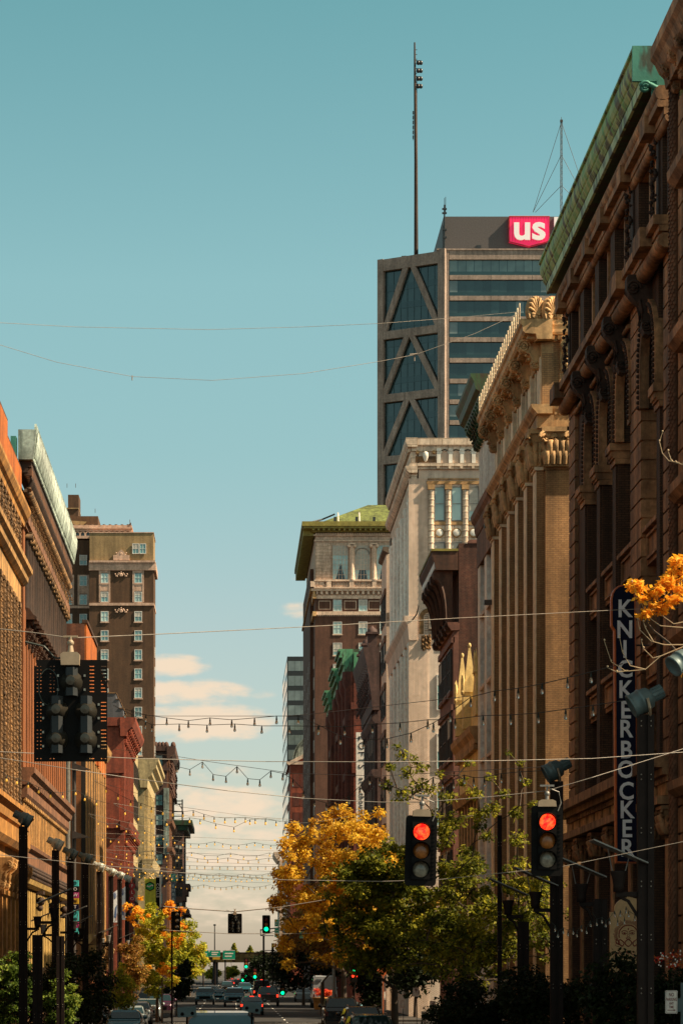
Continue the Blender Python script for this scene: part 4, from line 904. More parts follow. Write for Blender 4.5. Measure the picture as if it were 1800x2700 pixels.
# ---- red brick block with ribbed green vault
r = thing('convention_hall', 'red brick block with a ribbed green vaulted gable end', 'building', (XR, 610, 0))
Y0, Y1 = 599., 631.; W_ = Fr('W', Y0); x = lambda px: XP(px, Y0); z = lambda py: ZP(py, Y0)
b = MB(); b.box(XR, XR+14, Y0, Y1, 0, z(2016)); b.prism([(XR-.5, z(2016)), (XR+14, z(2016)), (XR+14, z(1960)), (XR+8, z(1960))], lambda a, zz, d: (a, d, zz), Y0, Y1-.5); b.part('wall', m['brick_red2'], r)
b = MB(); b.fb(W_, XR-.8, XR+14, z(2016), z(2010), -.2, .5); p = [(XR-.6, z(2010)), (XR+8.2, z(1957))]
b.prism([(XR-.9, z(2012)), (XR-.3, z(2018)), (XR+8.6, z(1965)), (XR+8.2, z(1957))], lambda a, zz, d: (a, d, zz), Y0-.6, Y0+.2); b.part('coping', m['hotel_trim'], r)
q = MB(); n = 26
pts = [(XR+1.0+7*(1-math.cos(math.pi/2*i/n)), z(2000)+(z(1929)-z(2000))*math.sin(math.pi/2*i/n)) for i in range(n+1)]
for i in range(n):
    (a, za), (c, zc) = pts[i], pts[i+1]; q.tube([(a, Y0+3, za), (a, Y1-1, za)], .38, 6)
q.prism(pts+[(XR+14, z(1929)), (XR+14, z(2005)), (XR+1, z(2005))], lambda a, zz, d: (a, d, zz), Y0+3.4, Y1-1.2); q.part('vault_roof', m['pale_green'], r)
for py in (2040, 2090, 2142, 2192, 2242):
    for i in range(2):
        q = MB(); a = x(772+i*20); q.fb(W_, a, a+1.5, z(py+36), z(py), -.1, .04); q.part('window', m['red_dark'], r)
    q = MB(); q.fb(FR, Y0+6, Y0+24, z(py+20), z(py-8), -.1, .25); q.part('side_window', m['win_pale'], r)
# ---- far cream building beyond the towers
r = thing('corner_building', 'slim cream stone building at the far end beyond the black tower', 'building', (XR, 735, 0))
b = MB(); b.box(XR, XR+14, 735, 760, 0, 34); b.part('wall', m['hotel_stone'], r)
b = MB(); b.run(FR, 734, 761, [(-.2,36),(1.6,36),(1.4,35),(.4,33.6),(-.2,33.6)]); b.fb(FR, 734.5, 760, 20, 20.8, -.1, .6); b.part('cornice', m['hotel_trim'], r)
for i in range(3):
    for k in range(6): window(r, FR, 738+k*3.8, 8+i*8, 1.6, 4, 'win_frame', 'win_dark', 1, 2, .02)

# ---- bank tower with truss braces
def bank():
    Y0 = 500.; W_ = Fr('W', Y0); x = lambda px: XP(px, Y0); z = lambda py: ZP(py, Y0)
    r = thing('bank_tower', 'tall concrete and teal glass bank tower with diagonal truss braces and a red sign', 'tower', (45, 510, 0))
    A, B = Vector((x(1003)*506.5/500, 506.5, 0)), Vector((x(1163), 500.02, 0))       # braced face runs from A to B
    t = (B-A).normalized(); nrm = Vector((t.y, -t.x, 0)); L = (B-A).length
    def P(s, zz, d): q = A+t*s+nrm*d; return (q.x, q.y, zz)
    class BF:                                                                         # frame on the braced face
        def p(s, u, zz, d): return P(u, zz, d)
    fr = BF(); top = z(663); ta = z(684)*1.0
    xe = x(1560)
    b = MB(); v = [(A.x, A.y), (B.x, B.y), (xe, 500.02), (xe, 540), (A.x*540/506.5+.6, 540)]
    b.prism(v, lambda a, c, zz: (a, c, zz), 0, top-.6); b.part('glass_core', m['us_glass'], r)
    # braced face: dark recess, mullions, spandrels
    q = MB()
    for i in range(1, 9): q.fb(fr, L*i/9-.05, L*i/9+.05, 60, top-2, .0, .12)
    for i in range(22): zz = 58+i*3.55; q.fb(fr, .7, L-.2, zz, zz+1.2, .02, .06)
    q.part('spandrel', m['us_glass2'], r)
    q = MB(); q.fb(fr, -.25, .95, 0, top, -1, .9); q.fb(fr, L-.35, L+1.1, 0, top+.3, -1, .9)
    q.part('corner_column', m['us_conc'], r)
    q = MB(); lev = [top-.1, z(857), z(1025), z(1190), z(1350), z(1510)]
    for k, zz in enumerate(lev): q.fb(fr, .96, L-.36, zz-(2.2 if k == 0 else 1.5), zz, .1, .85)
    q.part('floor_beam', m['us_conc'], r)
    for hi, lo in zip(lev, lev[1:]):
        for s0, s1 in ((L*.5-.45, 1.0), (L*.5+.45, L-.4)):
            a = Vector(P(s0, hi-1.3, .5)); c = Vector(P(s1, lo-.1, .5)); d = (c-a).normalized(); up = nrm; sd = d.cross(up); w = .52
            q = MB(); q.hexa([a-sd*w-up*.32, a+sd*w-up*.32, a+sd*w+up*.32, a-sd*w+up*.32, c-sd*w-up*.32, c+sd*w-up*.32, c+sd*w+up*.32, c-sd*w+up*.32]); q.part('brace', m['us_conc'], r)
    # main face: bands
    q = MB(); q.fb(W_, x(1166), x(1182), 0, z(659), -.1, .62); q.part('corner_column', m['us_conc'], r)
    q = MB(); q.fb(W_, x(1183), xe, z(686), z(660), -.1, .55); q.fb(W_, x(1150), xe, z(662), z(658), -1, .75); q.part('parapet', m['us_conc'], r)
    for i in range(24):
        py = 727+i*54.6
        q = MB(); q.fb(W_, x(1183), xe, z(py+12), z(py), -.1, .5); q.part('concrete_band', m['us_conc'], r)
        q = MB(); q.fb(W_, x(1183), xe, z(py), z(py-10), -.1, .3); q.part('spandrel', m['us_glass2'], r)
        if i > 10: continue
        for k in range(17):
            px = 1184+k*21.8; q = MB(); q.fb(W_, x(px)+.06, x(px+21.8)-.06, z(py-10), z(py-41), -.02, .06 if rnd.random() < .9 else .09)
            q.part('window', m['us_pale'] if i == 0 or (rnd.random() < .05) else (m['blk_glass'] if rnd.random() < .10 else m['us_glass']), r)
    q = MB()
    for i in range(12):
        py = 727+i*54.6
        for k in range(0, 17, 5): px = 1184+k*21.8; q.fb(W_, x(px)-.04, x(px)+.04, z(py+12)+.02, z(py)-.02, .48, .512)
    q.part('panel_joint', m['dk_frame'], r)
    # top louvre box and sign
    b = MB(); b.box(x(1171), xe, 502, 536, z(659), z(563)); b.part('penthouse', m['us_dark'], r)
    b = MB(); b.fb(Fr('W', 502), x(1258), x(1270), z(651), z(639), -.1, .1); b.fb(Fr('W', 502), x(1420), x(1432), z(648), z(640), -.1, .1); b.part('vent', m['black_metal'], r)
    W2 = Fr('W', 502); k = 502/F
    sg = MB(); X0, X1 = XP(1340, 502), XP(1446, 502); Z = lambda py: ZP(py, 502)
    sg.prism([(X0, Z(574)), (X1, Z(574)), (X1, Z(638)), ((X0+X1)/2, Z(653)), (X0, Z(640))], lambda a, c, d: W2.p(a, c, d), .0, .8)
    so_ = sg.part('sign_shield', m['magenta'], r)
    text('us', so_, m['white_panel'], ((X0+X1)/2, 502-.82, Z(606.5)), 6.6, name='lettering', ext=.3, offset=.16, sx=1.08)
    o_ = [(X0, Z(574)), (X1, Z(574)), (X1, Z(638)), ((X0+X1)/2, Z(653)), (X0, Z(640)), (X0, Z(574))]; q = MB(); q.tube([W2.p(a, c, .78) for a, c in o_], .12, 5); q.part('rim', m['sig_red'], so_)
    q = MB(); [q.fb(W2, X0+.1+i*.5, X0+.16+i*.5, Z(640), Z(575), .8, .812) for i in range(15)]; q.part('panel_seam', m['sig_red'], so_)
    q = MB(); q.fb(W2, XP(1459, 502), XP(1480, 502), Z(598), Z(574), 0, .5); q.fb(W2, XP(1459, 502), XP(1466, 502), Z(640), Z(598)-.01, 0, .5); q.fb(W2, XP(1473, 502), XP(1484, 502), Z(640), Z(598)-.01, 0, .5); q.part('sign_letter', m['white_panel'], r)
    # small roof gear
    b = MB(); y0 = 501
    b.tube([(x(1172), y0, z(659)), (x(1172), y0, z(536))], .16, 5); b.tube([(x(1168), y0, z(659)), (x(1168), y0, z(590))], .1, 5); b.tube([(x(1175), y0, z(560)), (x(1175), y0, z(515))], .06, 5); b.tube([(x(1172), y0, z(536)), (x(1172), y0, z(518))], .05, 5)
    for py in (545, 556, 600, 620): b.box(x(1166), x(1178), y0-.2, y0+.2, z(py+4), z(py))
    b.part('aerial_rack', m['black_metal'], r)
    b = MB(); y1 = 506; b.tube([(XP(1040, y1), y1, z(690)), (XP(1040, y1), y1, z(668))], .2, 5); b.tube([(XP(1069, y1)+.9*math.cos(i*.6), y1, z(666)+.9*math.sin(i*.6)) for i in range(11)], .2, 5)
    b.box(XP(1058, y1), XP(1080, y1), y1, y1+.3, z(655), z(652)); b.tube([(XP(1069, y1), y1, z(686)), (XP(1069, y1), y1, z(653))], .18, 5); b.part('dish', m['black_metal'], r)
    return r
bank()
# roof masts stand on the tower: things of their own
r = thing('radio_mast', 'tall dark radio mast with four lamp clusters near its tip', 'mast', (XP(1096, 508), 508, ZP(670, 508)))
x = lambda px: XP(px, 508); z = lambda py: ZP(py, 508)
b = MB(); b.tube([(x(1096.5), 508, z(672)), (x(1096), 508, z(420)), (x(1093.5), 508, z(220)), (x(1092.5), 508, z(112))], [.45, .36, .26, .16], 6); b.part('pole', m['kn_dark'], r)
b = MB(); b.tube([(x(1101), 508, z(660)), (x(1098), 508, z(200))], .07, 4)
for i in range(44): zz = z(665)+i*.9; b.box(x(1095)-.1, x(1099), 507.9, 508.1, zz, zz+.06)
b.part('ladder', m['dk_frame'], r)
for py in (164, 185, 206, 226):
    q = MB(); q.tube([(x(1093), 508, z(py-4)), (x(1110), 508, z(py-4))], .08, 4)
    for px in (1102, 1109): q.lathe((x(px), 508, z(py)), [(.1, .3), (.36, .1), (.36, -.35), (.2, -.5)], 8)
    q.part('lamp_cluster', m['black_metal'], r)
b = MB()
for i in range(6): b.tube([(x(1088.5), 508, z(366-i*13)), (x(1088.5), 508, z(358-i*13))], .13, 5)
b.tube([(x(1089), 508, z(370)), (x(1089), 508, z(296))], .05, 4); b.part('aerial', m['dk_frame'], r)
r = thing('lattice_mast', 'thin guyed lattice mast on the bank tower roof', 'mast', (XP(1479, 515), 515, ZP(560, 515)))
x = lambda px: XP(px, 515); z = lambda py: ZP(py, 515)
b = MB(); q = [(-.22, 0), (.22, 0), (0, .3)]
for a, c in q: b.tube([(x(1479)+a, 515+c, z(562)), (x(1479)+a*.7, 515+c*.7, z(316))], .05, 4)
n = 30
for i in range(n):
    z0 = z(560)+(z(318)-z(560))*i/n; z1 = z(560)+(z(318)-z(560))*(i+1)/n; s = 1-2*(i % 2); b.tube([(x(1479)-.22*s, 515, z0), (x(1479)+.22*s, 515, z1)], .035, 4)
b.box(x(1479)-.25, x(1479)+.25, 514.8, 515.2, z(322), z(316)); b.tube([(x(1479), 515, z(316)), (x(1479), 515, z(309))], .05, 4); b.part('mast', m['dk_frame'], r)
b = MB()
for (px, py, qx) in ((1478, 325, 1404), (1478, 410, 1404), (1478, 490, 1410), (1480, 325, 1560), (1480, 410, 1560), (1480, 490, 1550)): b.tube([(x(px), 515, z(py)), (x(qx), 515, z(560))], .045, 4)
b.part('guy_wire', m['dk_frame'], r)

# ================================================================ LEFT SIDE OF THE STREET
fr = FL
# ---- nearest left: carved building with orange parapet
r = thing('theatre_building', 'ornate sandstone building with an orange stucco parapet and carved colonnettes', 'building', (XL, 140, 0))
b = MB(); b.box(XL-14, XL-.45, 50, 146.3, 0, 28.6); b.part('wall', m['red_brick'], r)
q = MB(); q.fb(fr, 50, 118, 0, 28, -.44, 0); q.part('plain_front', m['choc_stone'], r)
b = MB(); b.fb(fr, 50, 137.2, 28.9, 31.9, -.5, .02); b.fb(fr, 137.2, 146.3, 28.9, 31.1, -.5, .02); b.part('parapet', m['orange_stucco'], r)
b = MB()
for i in range(42):
    u = 137.4+i*.21; b.ball(fr.p(u, 31.15, -.05), .09, n=6, k=3)
for i in range(40): u = 128.9+i*.21; b.ball(fr.p(u, 31.95, -.05), .09, n=6, k=3)
b.part('bead_coping', m['choc_stone'], r)
b = MB(); b.box(XL-3.0, XL-.75, 138, 140, 30, 33.2); b.box(XL-2.2, XL-.5, 143, 145, 30, 32.4); b.part('chimney', m['red_brick'], r)
b = MB(); b.run(fr, 118, 146.6, [(-.4,28.9),(.5,28.9),(.5,28.7),(.35,28.4),(.2,28.3),(.15,28.0),(-.4,28.0)]); b.part('cornice', m['amber_stone'], r)
b = MB(); b.run(fr, 118, 146.5, [(-.4,25.6),(.62,25.6),(.6,25.35),(.4,25.2),(.36,24.9),(.15,24.7),(-.4,24.7)]); b.fb(fr, 118, 145.6, 23.6, 24.69, -.4, .04); b.part('belt_course', m['cream_stone'], r)
def shaft_mesh(w, h, mat, sd=1):
    b = MB(); g = random.Random(sd); b.box(-w/2, w/2, -.05, .1, 0, h)
    for k in (-1, 0, 1):
        x = k*w*.32; b.box(x-w*.1, x+w*.1, -.10, -.069, .1, h-.1)
        for i in range(int(h/.26)): b.ball((x+g.uniform(-.07, .07), -.1, .15+i*.26+g.uniform(-.08, .08)), g.uniform(.03, .085), n=5, k=3, sz=g.uniform(.7, 1.8))
    b.box(-w*.55, w*.55, -.13, .1, 0, .12); b.box(-w*.55, w*.55, -.13, .1, h-.2, h); return b.mesh('colonnette', [mat])
c1 = shaft_mesh(.75, 2.35, m['carved']); c2s = [shaft_mesh(.85, 11.3, m['carved'], s) for s in (2, 3, 4)]
for i in range(8):
    u = 131.2+i*1.85
    inst(c1, 'colonnette', r, fr.p(u, 25.62, .02), fr.rot)
    if i < 7: window(r, fr, u+.92, 25.65, 1.1, 2.3, 'dk_frame', 'win_brown', 1, 2, -.4)
for i in range(11):
    u = 130.4+i*1.38
    if i > 7: continue
    u = 130.6+i*1.95; inst(c2s[i % 3], 'colonnette', r, fr.p(u, 12.2, .02), fr.rot)
    for k in range(3): window(r, fr, u+.98, 12.4+k*3.8, .7, 3.4, 'dk_frame', 'win_brown', 1, 2, -.35)
q = MB(); q.fb(fr, 118, 145, 12.2, 23.55, -.4, -.01); q.fb(fr, 118, 145, 25.62, 27.95, -.4, -.01); q.part('painted_gap_shade', m['gap_shade'], r)  # flat dark sheets between the colonnettes, recess shade painted in
q = MB(); q.fb(fr, 145.0, 146.3, 12.2, 24.6, -.4, -.02); q.part('corner_pier', m['red_brick'], r)
b = MB(); b.run(fr, 118, 146.6, [(-.4,12.1),(.7,12.1),(.7,11.85),(.45,11.6),(.4,11.2),(.2,11.0),(-.4,11.0)]); b.run(fr, 118, 146.4, [(-.4,10.9),(.5,10.9),(.5,10.2),(.3,9.9),(-.4,9.9)]); b.part('lower_cornice', m['amber_stone'], r)
q = MB(); q.fb(fr, 118, 146.3, 8.4, 9.9, -.4, -.05); q.part('frieze', m['cream_stone'], r)
kb = scroll_mesh(1.6, .65, .5, m['cream_stone'], False)
for i in range(6):
    u = 133.2+i*2.6; inst(kb, 'console', r, fr.p(u, 9.2, -.02), fr.rot)
    q = MB(); q.fb(fr, u-.45, u+.45, 0, 7.7, -.4, .1); q.fb(fr, u-.5, u+.5, 7.35, 7.6, .1, .22); q.part('pilaster', m['amber_stone'], r)
    if i < 5: window(r, fr, u+1.3, 1.5, 1.5, 6.4, 'dk_frame', 'win_brown', 1, 3, -.35)

# ---- second left: building with pale green cornice
def left2():
    r = thing('department_store', 'brown sandstone store with a pale green leafy cornice and rope moulding', 'building', (XL, 166, 0))
    Y0, Y1 = 147.0, 184.5; fr = FL
    b = MB(); b.box(XL-16, XL-.5, Y0, Y1, 0, 31.4); b.part('wall', m['choc_stone'], r)
    b = MB(); b.run(fr, Y0-.4, Y1+.3, [(-.2,33.4),(.82,33.4),(.78,33.1),(.7,32.2),(.62,31.75),(-.2,31.75)]); b.part('cornice', m['pale_green'], r)
    q = MB()
    for i in range(76):
        u = Y0+i*.49; q.prism([(u-.16, 33.38), (u+.16, 33.38), (u+.12, 33.6), (u, 33.78), (u-.12, 33.6)], lambda a, zz, d: fr.p(a, zz, d), .68, .8)
        q.tube([fr.p(u-.18, 31.9, .7), fr.p(u, 32.6, .8), fr.p(u+.2, 33.3, .86)], [.03, .09, .05], 5); q.tube([fr.p(u+.24, 31.9, .7), fr.p(u+.1, 32.5, .78), fr.p(u-.12, 33.2, .84)], [.03, .06, .03], 5)
        q.ball(fr.p(u, 31.75, .58), .11, n=6, k=3)
    q.part('leaf_cresting', m['pale_green'], r)
    q = MB(); q.box(XL-.6, XL-.3, Y0-.6, Y0+.2, 31.8, 33.0); q.part('cornice_end', m['cop_teal'], r)
    b = MB(); b.fb(fr, Y0, Y1, 31.4, 31.74, -.3, .5); b.fb(fr, Y0, Y1, 31.1, 31.4, -.3, .3); b.part('soffit', m['choc_stone'], r)
    q = MB(); dentils(q, fr, Y0, Y1, 30.95, 31.35, .1, .52, .5); q.part('dentil_course', m['pink_stone'], r)
    q = MB()
    for i in range(75): u = Y0+.3+i*.5; q.tube([fr.p(u, 30.95, .42), fr.p(u+.04, 30.75, .5), fr.p(u+.1, 30.5, .4), fr.p(u+.12, 30.3, .3)], [.05, .1, .1, .06], 5)
    q.part('reed_frieze', m['kn_dark'], r)
    q = MB()
    for k in range(2): q.tube([fr.p(Y0+i*.15, 30.1+.12*math.sin(i*.75+k*math.pi), .3+.12*math.cos(i*.75+k*math.pi)) for i in range(250)], .13, 6)
    q.part('rope_moulding', m['carved'], r)
    q = MB(); q.fb(fr, Y0, Y1, 29.2, 29.9, -.3, .02); q.fb(fr, Y0-.1, Y1, 28.3, 28.85, -.3, .34); q.fb(fr, Y0-.1, Y1, 28.1, 28.28, -.3, .2); q.part('architrave', m['pink_stone'], r)
    cm = carve_mesh(.3, 1.4, m['carved'], 21, 24, .3)
    for i in range(26): o = inst(cm, 'carving', r, fr.p(Y0+.7+i*1.44, 28.9, .3), fr.rot); o.scale = (2.4, 1, .3)
    # twin colonnettes with ionic capitals
    pm = MB(); pm.lathe((0, -.1, 0), [(.2, 0), (.2, 3.9), (.24, 3.95)], 10); pm = pm.mesh('colonnette', [m['kn_dark']])
    im = MB(); im.box(-.34, .34, -.42, .1, .42, .52)
    for s in (-1, 1): im.lathe((s*.27, -.2, .24), [(.18, -.22), (.18, .22), (.06, .26)], 10, 0, Matrix.Rotation(R(90), 3, 'X')); im.tube([(q[1]+s*.27, -.44, q[2]) for q in spiral(0, .24, .16, 0)], .035, 5)
    im.ball((0, -.25, .05), .14, n=6, k=4); im = im.mesh('capital', [m['carved']])
    um = MB(); um.box(-.54, .54, -.05, .1, 0, 11.2); um.box(-.34, .34, -.07, -.049, 0, 11.1); um = um.mesh('pilaster', [m['orange_brick']])
    hm = MB(); hm.prism([(0, 0), (-.7, 0), (-.72, .12), (-.5, .3), (-.3, .62), (0, .7)], lambda y, zz, x: (x, y, zz), -.5, .5); hm.ball((0, -.35, -.12), .2, n=6, k=4); hm.box(-.2, .2, -.3, 0, -.5, 0); hm = hm.mesh('hood', [m['choc_stone']])
    hm2 = scroll_mesh(.9, .42, .32, m['choc_stone'])
    q = MB(); q.fb(fr, Y0+1.2, Y1-.8, 14.8, 23.4, -.5, -.01); q.part('painted_gap_shade', m['gap_shade'], r)  # dark sheet behind the pilasters stands for the shade of deep bays
    q = MB(); q.fb(fr, Y0, Y0+1.2, 14.8, 28.1, -.5, .06); q.fb(fr, Y1-.8, Y1, 14.8, 28.1, -.5, .06); q.part('corner_pier', m['orange_brick'], r)
    n = 18; stp = (Y1-Y0-2)/n
    for i in range(n+1):
        u = Y0+1.3+i*stp
        for k in (-.3, .3):
            if i < n: inst(pm, 'colonnette', r, fr.p(u+stp*.5+k, 23.7, -.1), fr.rot)
        if i < n: inst(im, 'capital', r, fr.p(u+stp*.5, 27.6, -.02), fr.rot); window(r, fr, u+stp, 23.9, .8, 3.7, 'dk_frame', 'win_brown', 1, 2, -.42)
        o = inst(um, 'pilaster', r, fr.p(u, 14.75, .0), fr.rot); o.scale = (1, 1, .80)
        if i < n:
            inst(hm, 'hood', r, fr.p(u+stp*.5, 23.2, -.05), fr.rot); inst(hm2, 'console', r, fr.p(u, 22.6, .05), fr.rot)
            for k in range(2): window(r, fr, u+stp*.5, 14.9+k*4.1, 1.1, 3.6, 'dk_frame', 'win_brown', 1, 2, -.42)
            q = MB(); q.fb(fr, u+.3, u+stp-.3, 18.5, 19.0, -.5, -.2); q.part('spandrel', m['orange_brick'], r)
    # lower ledges
    b = MB(); b.run(fr, Y0-.4, Y1+.2, [(-.4,14.75),(.72,14.75),(.7,14.45),(.5,14.25),(.42,13.95),(.2,13.8),(-.4,13.8)]); b.run(fr, Y0-.2, Y1, [(-.4,13.75),(.3,13.75),(.3,13.3),(.15,13.1),(-.4,13.1)]); b.part('ledge', m['pink_stone'], r)
    vm = MB(); vm.box(-.34, .34, -.04, .1, 0, 2.55); vm.box(-.2, .2, -.07, -.039, .16, 2.39); vm.box(-.4, .4, -.2, .1, 2.4, 2.56); vm.box(-.4, .4, -.2, .1, 0, .15); vm = vm.mesh('colonnette', [m['cream_stone']])
    n2 = 29
    for i in range(n2): inst(vm, 'colonnette', r, fr.p(Y0+.6+i*(Y1-Y0-1.4)/(n2-1), 10.55, .0), fr.rot)
    q = MB(); q.fb(fr, Y0, Y1, 10.55, 13.1, -.45, -.03); q.part('gallery_gap_shade', m['gap_shade'], r)  # gallery back set forward and painted dark as recess shade
    b = MB(); b.run(fr, Y0-.3, Y1+.1, [(-.4,10.5),(.5,10.5),(.45,10.3),(.25,10.2),(.2,9.5),(-.4,9.5)]); b.part('frieze', m['pink_stone'], r)
    im2 = MB(); [im2.ball((0, -.2-.12*math.sin(t), .1+t*.2), .17-.02*t, n=6, k=4) for t in range(4)]; im2.tube([(-.3, -.1, .75), (0, -.3, .15), (.3, -.1, .75)], .09, 6); im2 = im2.mesh('carving', [m['kn_dark']])
    for i in range(34): inst(im2, 'carving', r, fr.p(Y0+.7+i*1.1, 8.65, .1), fr.rot)
    b = MB(); b.run(fr, Y0-.1, Y1, [(-.4,8.6),(.45,8.6),(.35,8.35),(.2,8.2),(-.4,8.2)]); b.part('moulding', m['yellow_paint'], r)
    vm2 = MB(); vm2.box(-.36, .36, -.04, .1, 0, 4.4); vm2 = vm2.mesh('mullion', [m['yellow_paint']])
    for i in range(27): inst(vm2, 'mullion', r, fr.p(Y0+.6+i*1.38, 3.7, 0), fr.rot)
    q = MB(); q.fb(fr, Y0, Y1, 0, 3.7, -.4, .0); q.part('shopfront', m['carved'], r); q = MB(); q.fb(fr, Y0, Y1, 3.9, 8.1, -.48, -.03); q.part('shop_window', m['gap_shade'], r)  # shop window is a matte sheet with the shade between mullions painted in
    for u in (157, 168, 179): q = MB(); q.ball(fr.p(u, 7.6, .3), .26, n=10, k=6); q.ball(fr.p(u, 7.2, .25), .2, n=8, k=5); q.fb(fr, u-.5, u+.5, 8.0, 8.2, .0, .5); q.part('carved_head', m['kn_dark'], r)
left2()
r = thing('vent_stack', 'tall steel vent pipe at the far corner of the pale green corniced store', 'pipe', (XL+.1, 187.5, 0))
b = MB(); b.tube([(XL-.05, 187.5, 0), (XL-.05, 187.5, 20.5)], .28, 12); b.part('pipe', m['alu'], r)
b = MB(); b.tube([(XL+.45, 187.7, 0), (XL+.45, 187.7, 20.2)], .14, 8); b.part('cable_pipe', m['dk_frame'], r)
for zz in (18.2, 13.4): b = MB(); b.prism([(0, 0), (1.3, -.5), (0, -.6)], lambda a, c, d: (XL+.3+a, d, zz+c), 187.4, 187.9); b.part('bracket', m['dk_frame'], r)

# ---- third left: orange brick block with striped front
r = thing('loft_building', 'orange brick loft with pale striped pilasters beyond the vent pipe', 'building', (XL, 226, 0))
Y0, Y1 = 211., 244.
b = MB(); b.box(XL-14, XL-.4, Y0, Y1, 0, 31.0); b.part('wall', m['orange_brick'], r)
b = MB(); b.box(XL-5, XL-2.2, Y0-.05, Y0+6, 31, 32.3); b.part('bulkhead', m['maroon_stone'], r)
b = MB(); W_ = Fr('W', Y0); b.fb(W_, XL-14, XL-.1, 24.3, 31.05, -.2, .08); b.part('upper_wall', m['red_brick'], r)
b = MB(); b.fb(fr, Y0, Y0+16, 21, 31.1, -.4, .04); b.fb(fr, Y0+16, Y0+17.6, 21, 29.4, -.4, .2); b.fb(fr, Y0+17.6, Y1, 21, 29.2, -.4, .04); b.part('upper_front', m['orange_stucco'], r)
b = MB(); b.run(fr, Y0-.1, Y0+16, [(-.3,31.35),(.15,31.35),(.15,31.1),(-.3,31.1)]); b.run(fr, Y0+16, Y1, [(-.3,29.7),(.25,29.7),(.25,29.4),(-.3,29.4)]); b.part('coping', m['choc_stone'], r)
for i in range(9):
    u = Y0+.9+i*3.9; q = MB(); q.fb(fr, u-.85, u+.85, 3, 22.5, -.4, .02); q.fb(fr, u-.35, u+.35, 3, 22.4, .02, .06); q.part('pilaster', m['cream_stone'], r)
    if i < 8:
        for zb in (18.5, 14.6, 10.7, 6.8): window(r, fr, u+1.95, zb, 1.9, 2.7, 'dk_frame', 'win_brown', 1, 2, -.3)
q = MB(); q.fb(fr, Y0+.01, Y1, 3, 20.9, -.38, -.04); q.part('painted_gap_shade', m['gap_shade'], r)  # dark sheet paints the shaded gaps between the striped pilasters
b = MB(); b.run(fr, Y0-.2, Y1, [(-.4,23.4),(.6,23.4),(.5,23.0),(.2,22.5),(-.4,22.5)]); b.run(fr, Y0-.3, Y1, [(-.4,6.4),(.7,6.4),(.6,6.0),(.3,5.6),(-.4,5.6)]); b.part('belt_course', m['cream_stone'], r)
kb2 = scroll_mesh(2.0, .8, .8, m['cream_stone'])
for i in range(7): inst(kb2, 'console', r, fr.p(Y0+1+i*5.2, 5.5, 0), fr.rot)
# ---- slate stepped gable wall
r = thing('gabled_building', 'slate grey building with a stepped parapet behind the red one', 'building', (XL-4, 335, 0))
b = MB(); Yg = 330.; xg = lambda px: XP(px, Yg); zg = lambda py: ZP(py, Yg)
b.box(XL-12, xg(306), Yg, Yg+10, 0, zg(1828)); b.box(xg(306), xg(314), Yg, Yg+10, 0, zg(1844)); b.box(xg(314), xg(325), Yg, Yg+10, 0, zg(1868)); b.box(xg(325), xg(330), Yg, Yg+10, 0, zg(1890)); b.part('wall', m['slate'], r)
b = MB(); b.box(XL-12, xg(306)+.1, Yg-.1, Yg+10, zg(1828), zg(1826)); b.box(xg(306), xg(314)+.1, Yg-.1, Yg+10, zg(1844), zg(1842)); b.box(xg(314), xg(325)+.1, Yg-.1, Yg+10, zg(1868), zg(1866)); b.box(xg(325), xg(330)+.1, Yg-.1, Yg+10, zg(1890), zg(1888)); b.part('coping', m['carved'], r)
# ---- fourth left: red sandstone
r = thing('commercial_building', 'deep red sandstone building with a heavy carved cornice', 'building', (XL, 297, 0))
Y0, Y1 = 283., 310.; W_ = Fr('W', Y0)
b = MB(); b.box(XL-13, XL-.4, Y0, Y1, 0, 29.5); b.part('wall', m['brick_red2'], r)
b = MB(); b.run(fr, Y0-.47, Y1, [(-.3,30.4),(1.35,30.4),(1.3,30.0),(1.0,29.4),(.5,29.0),(.4,28.4),(-.3,28.4)]); b.fb(W_, XL-13, XL+.6, 29.5, 30.4, -.3, .4); b.fb(W_, XL-13, XL+.2, 18.6, 19.4, -.3, .35); b.fb(W_, XL-2.2, XL+.1, 24.5, 28.4, -.2, .12); b.run(fr, Y0-.43, Y1, [(-.3,19.4),(.8,19.4),(.6,18.9),(.2,18.4),(-.3,18.4)]); b.part('cornice', m['brick_red2'], r)
kb3 = scroll_mesh(1.6, .9, .7, m['brick_red2'])
for i in range(9): inst(kb3, 'bracket', r, fr.p(Y0+1+i*3.1, 29.3, 0), fr.rot); inst(kb3, 'bracket', r, fr.p(Y0+1+i*3.1, 18.5, 0), fr.rot)
for i in range(8):
    u = Y0+.7+i*3.65; q = MB(); q.fb(fr, u-.5, u+.5, 0, 28.4, -.4, .12); q.part('pilaster', m['brick_red2'], r)
    if i < 7:
        for zb in (24, 20, 14, 10, 6): window(r, fr, u+1.82, zb, 2.2, 2.8, 'dk_frame', 'win_brown', 2, 2, -.3)
# ---- fifth left: cream flat fronted
r = thing('commercial_building', 'plain cream flat fronted building beside the deep red one', 'building', (XL, 318, 0))
b = MB(); b.box(XL-13, XL, 310.3, 327, 0, 30.6); b.part('wall', m['cream_paint'], r)
b = MB(); b.run(fr, 310.3, 327, [(-.2,31),(.5,31),(.4,30.4),(-.2,30.2)]); b.part('cornice', m['cream_paint'], r)
for i in range(5):
    for k in range(6): window(r, fr, 312+i*3.2, 5+k*4.1, 1.6, 2.6, 'dk_frame', 'win_brown', 1, 2, -.04)
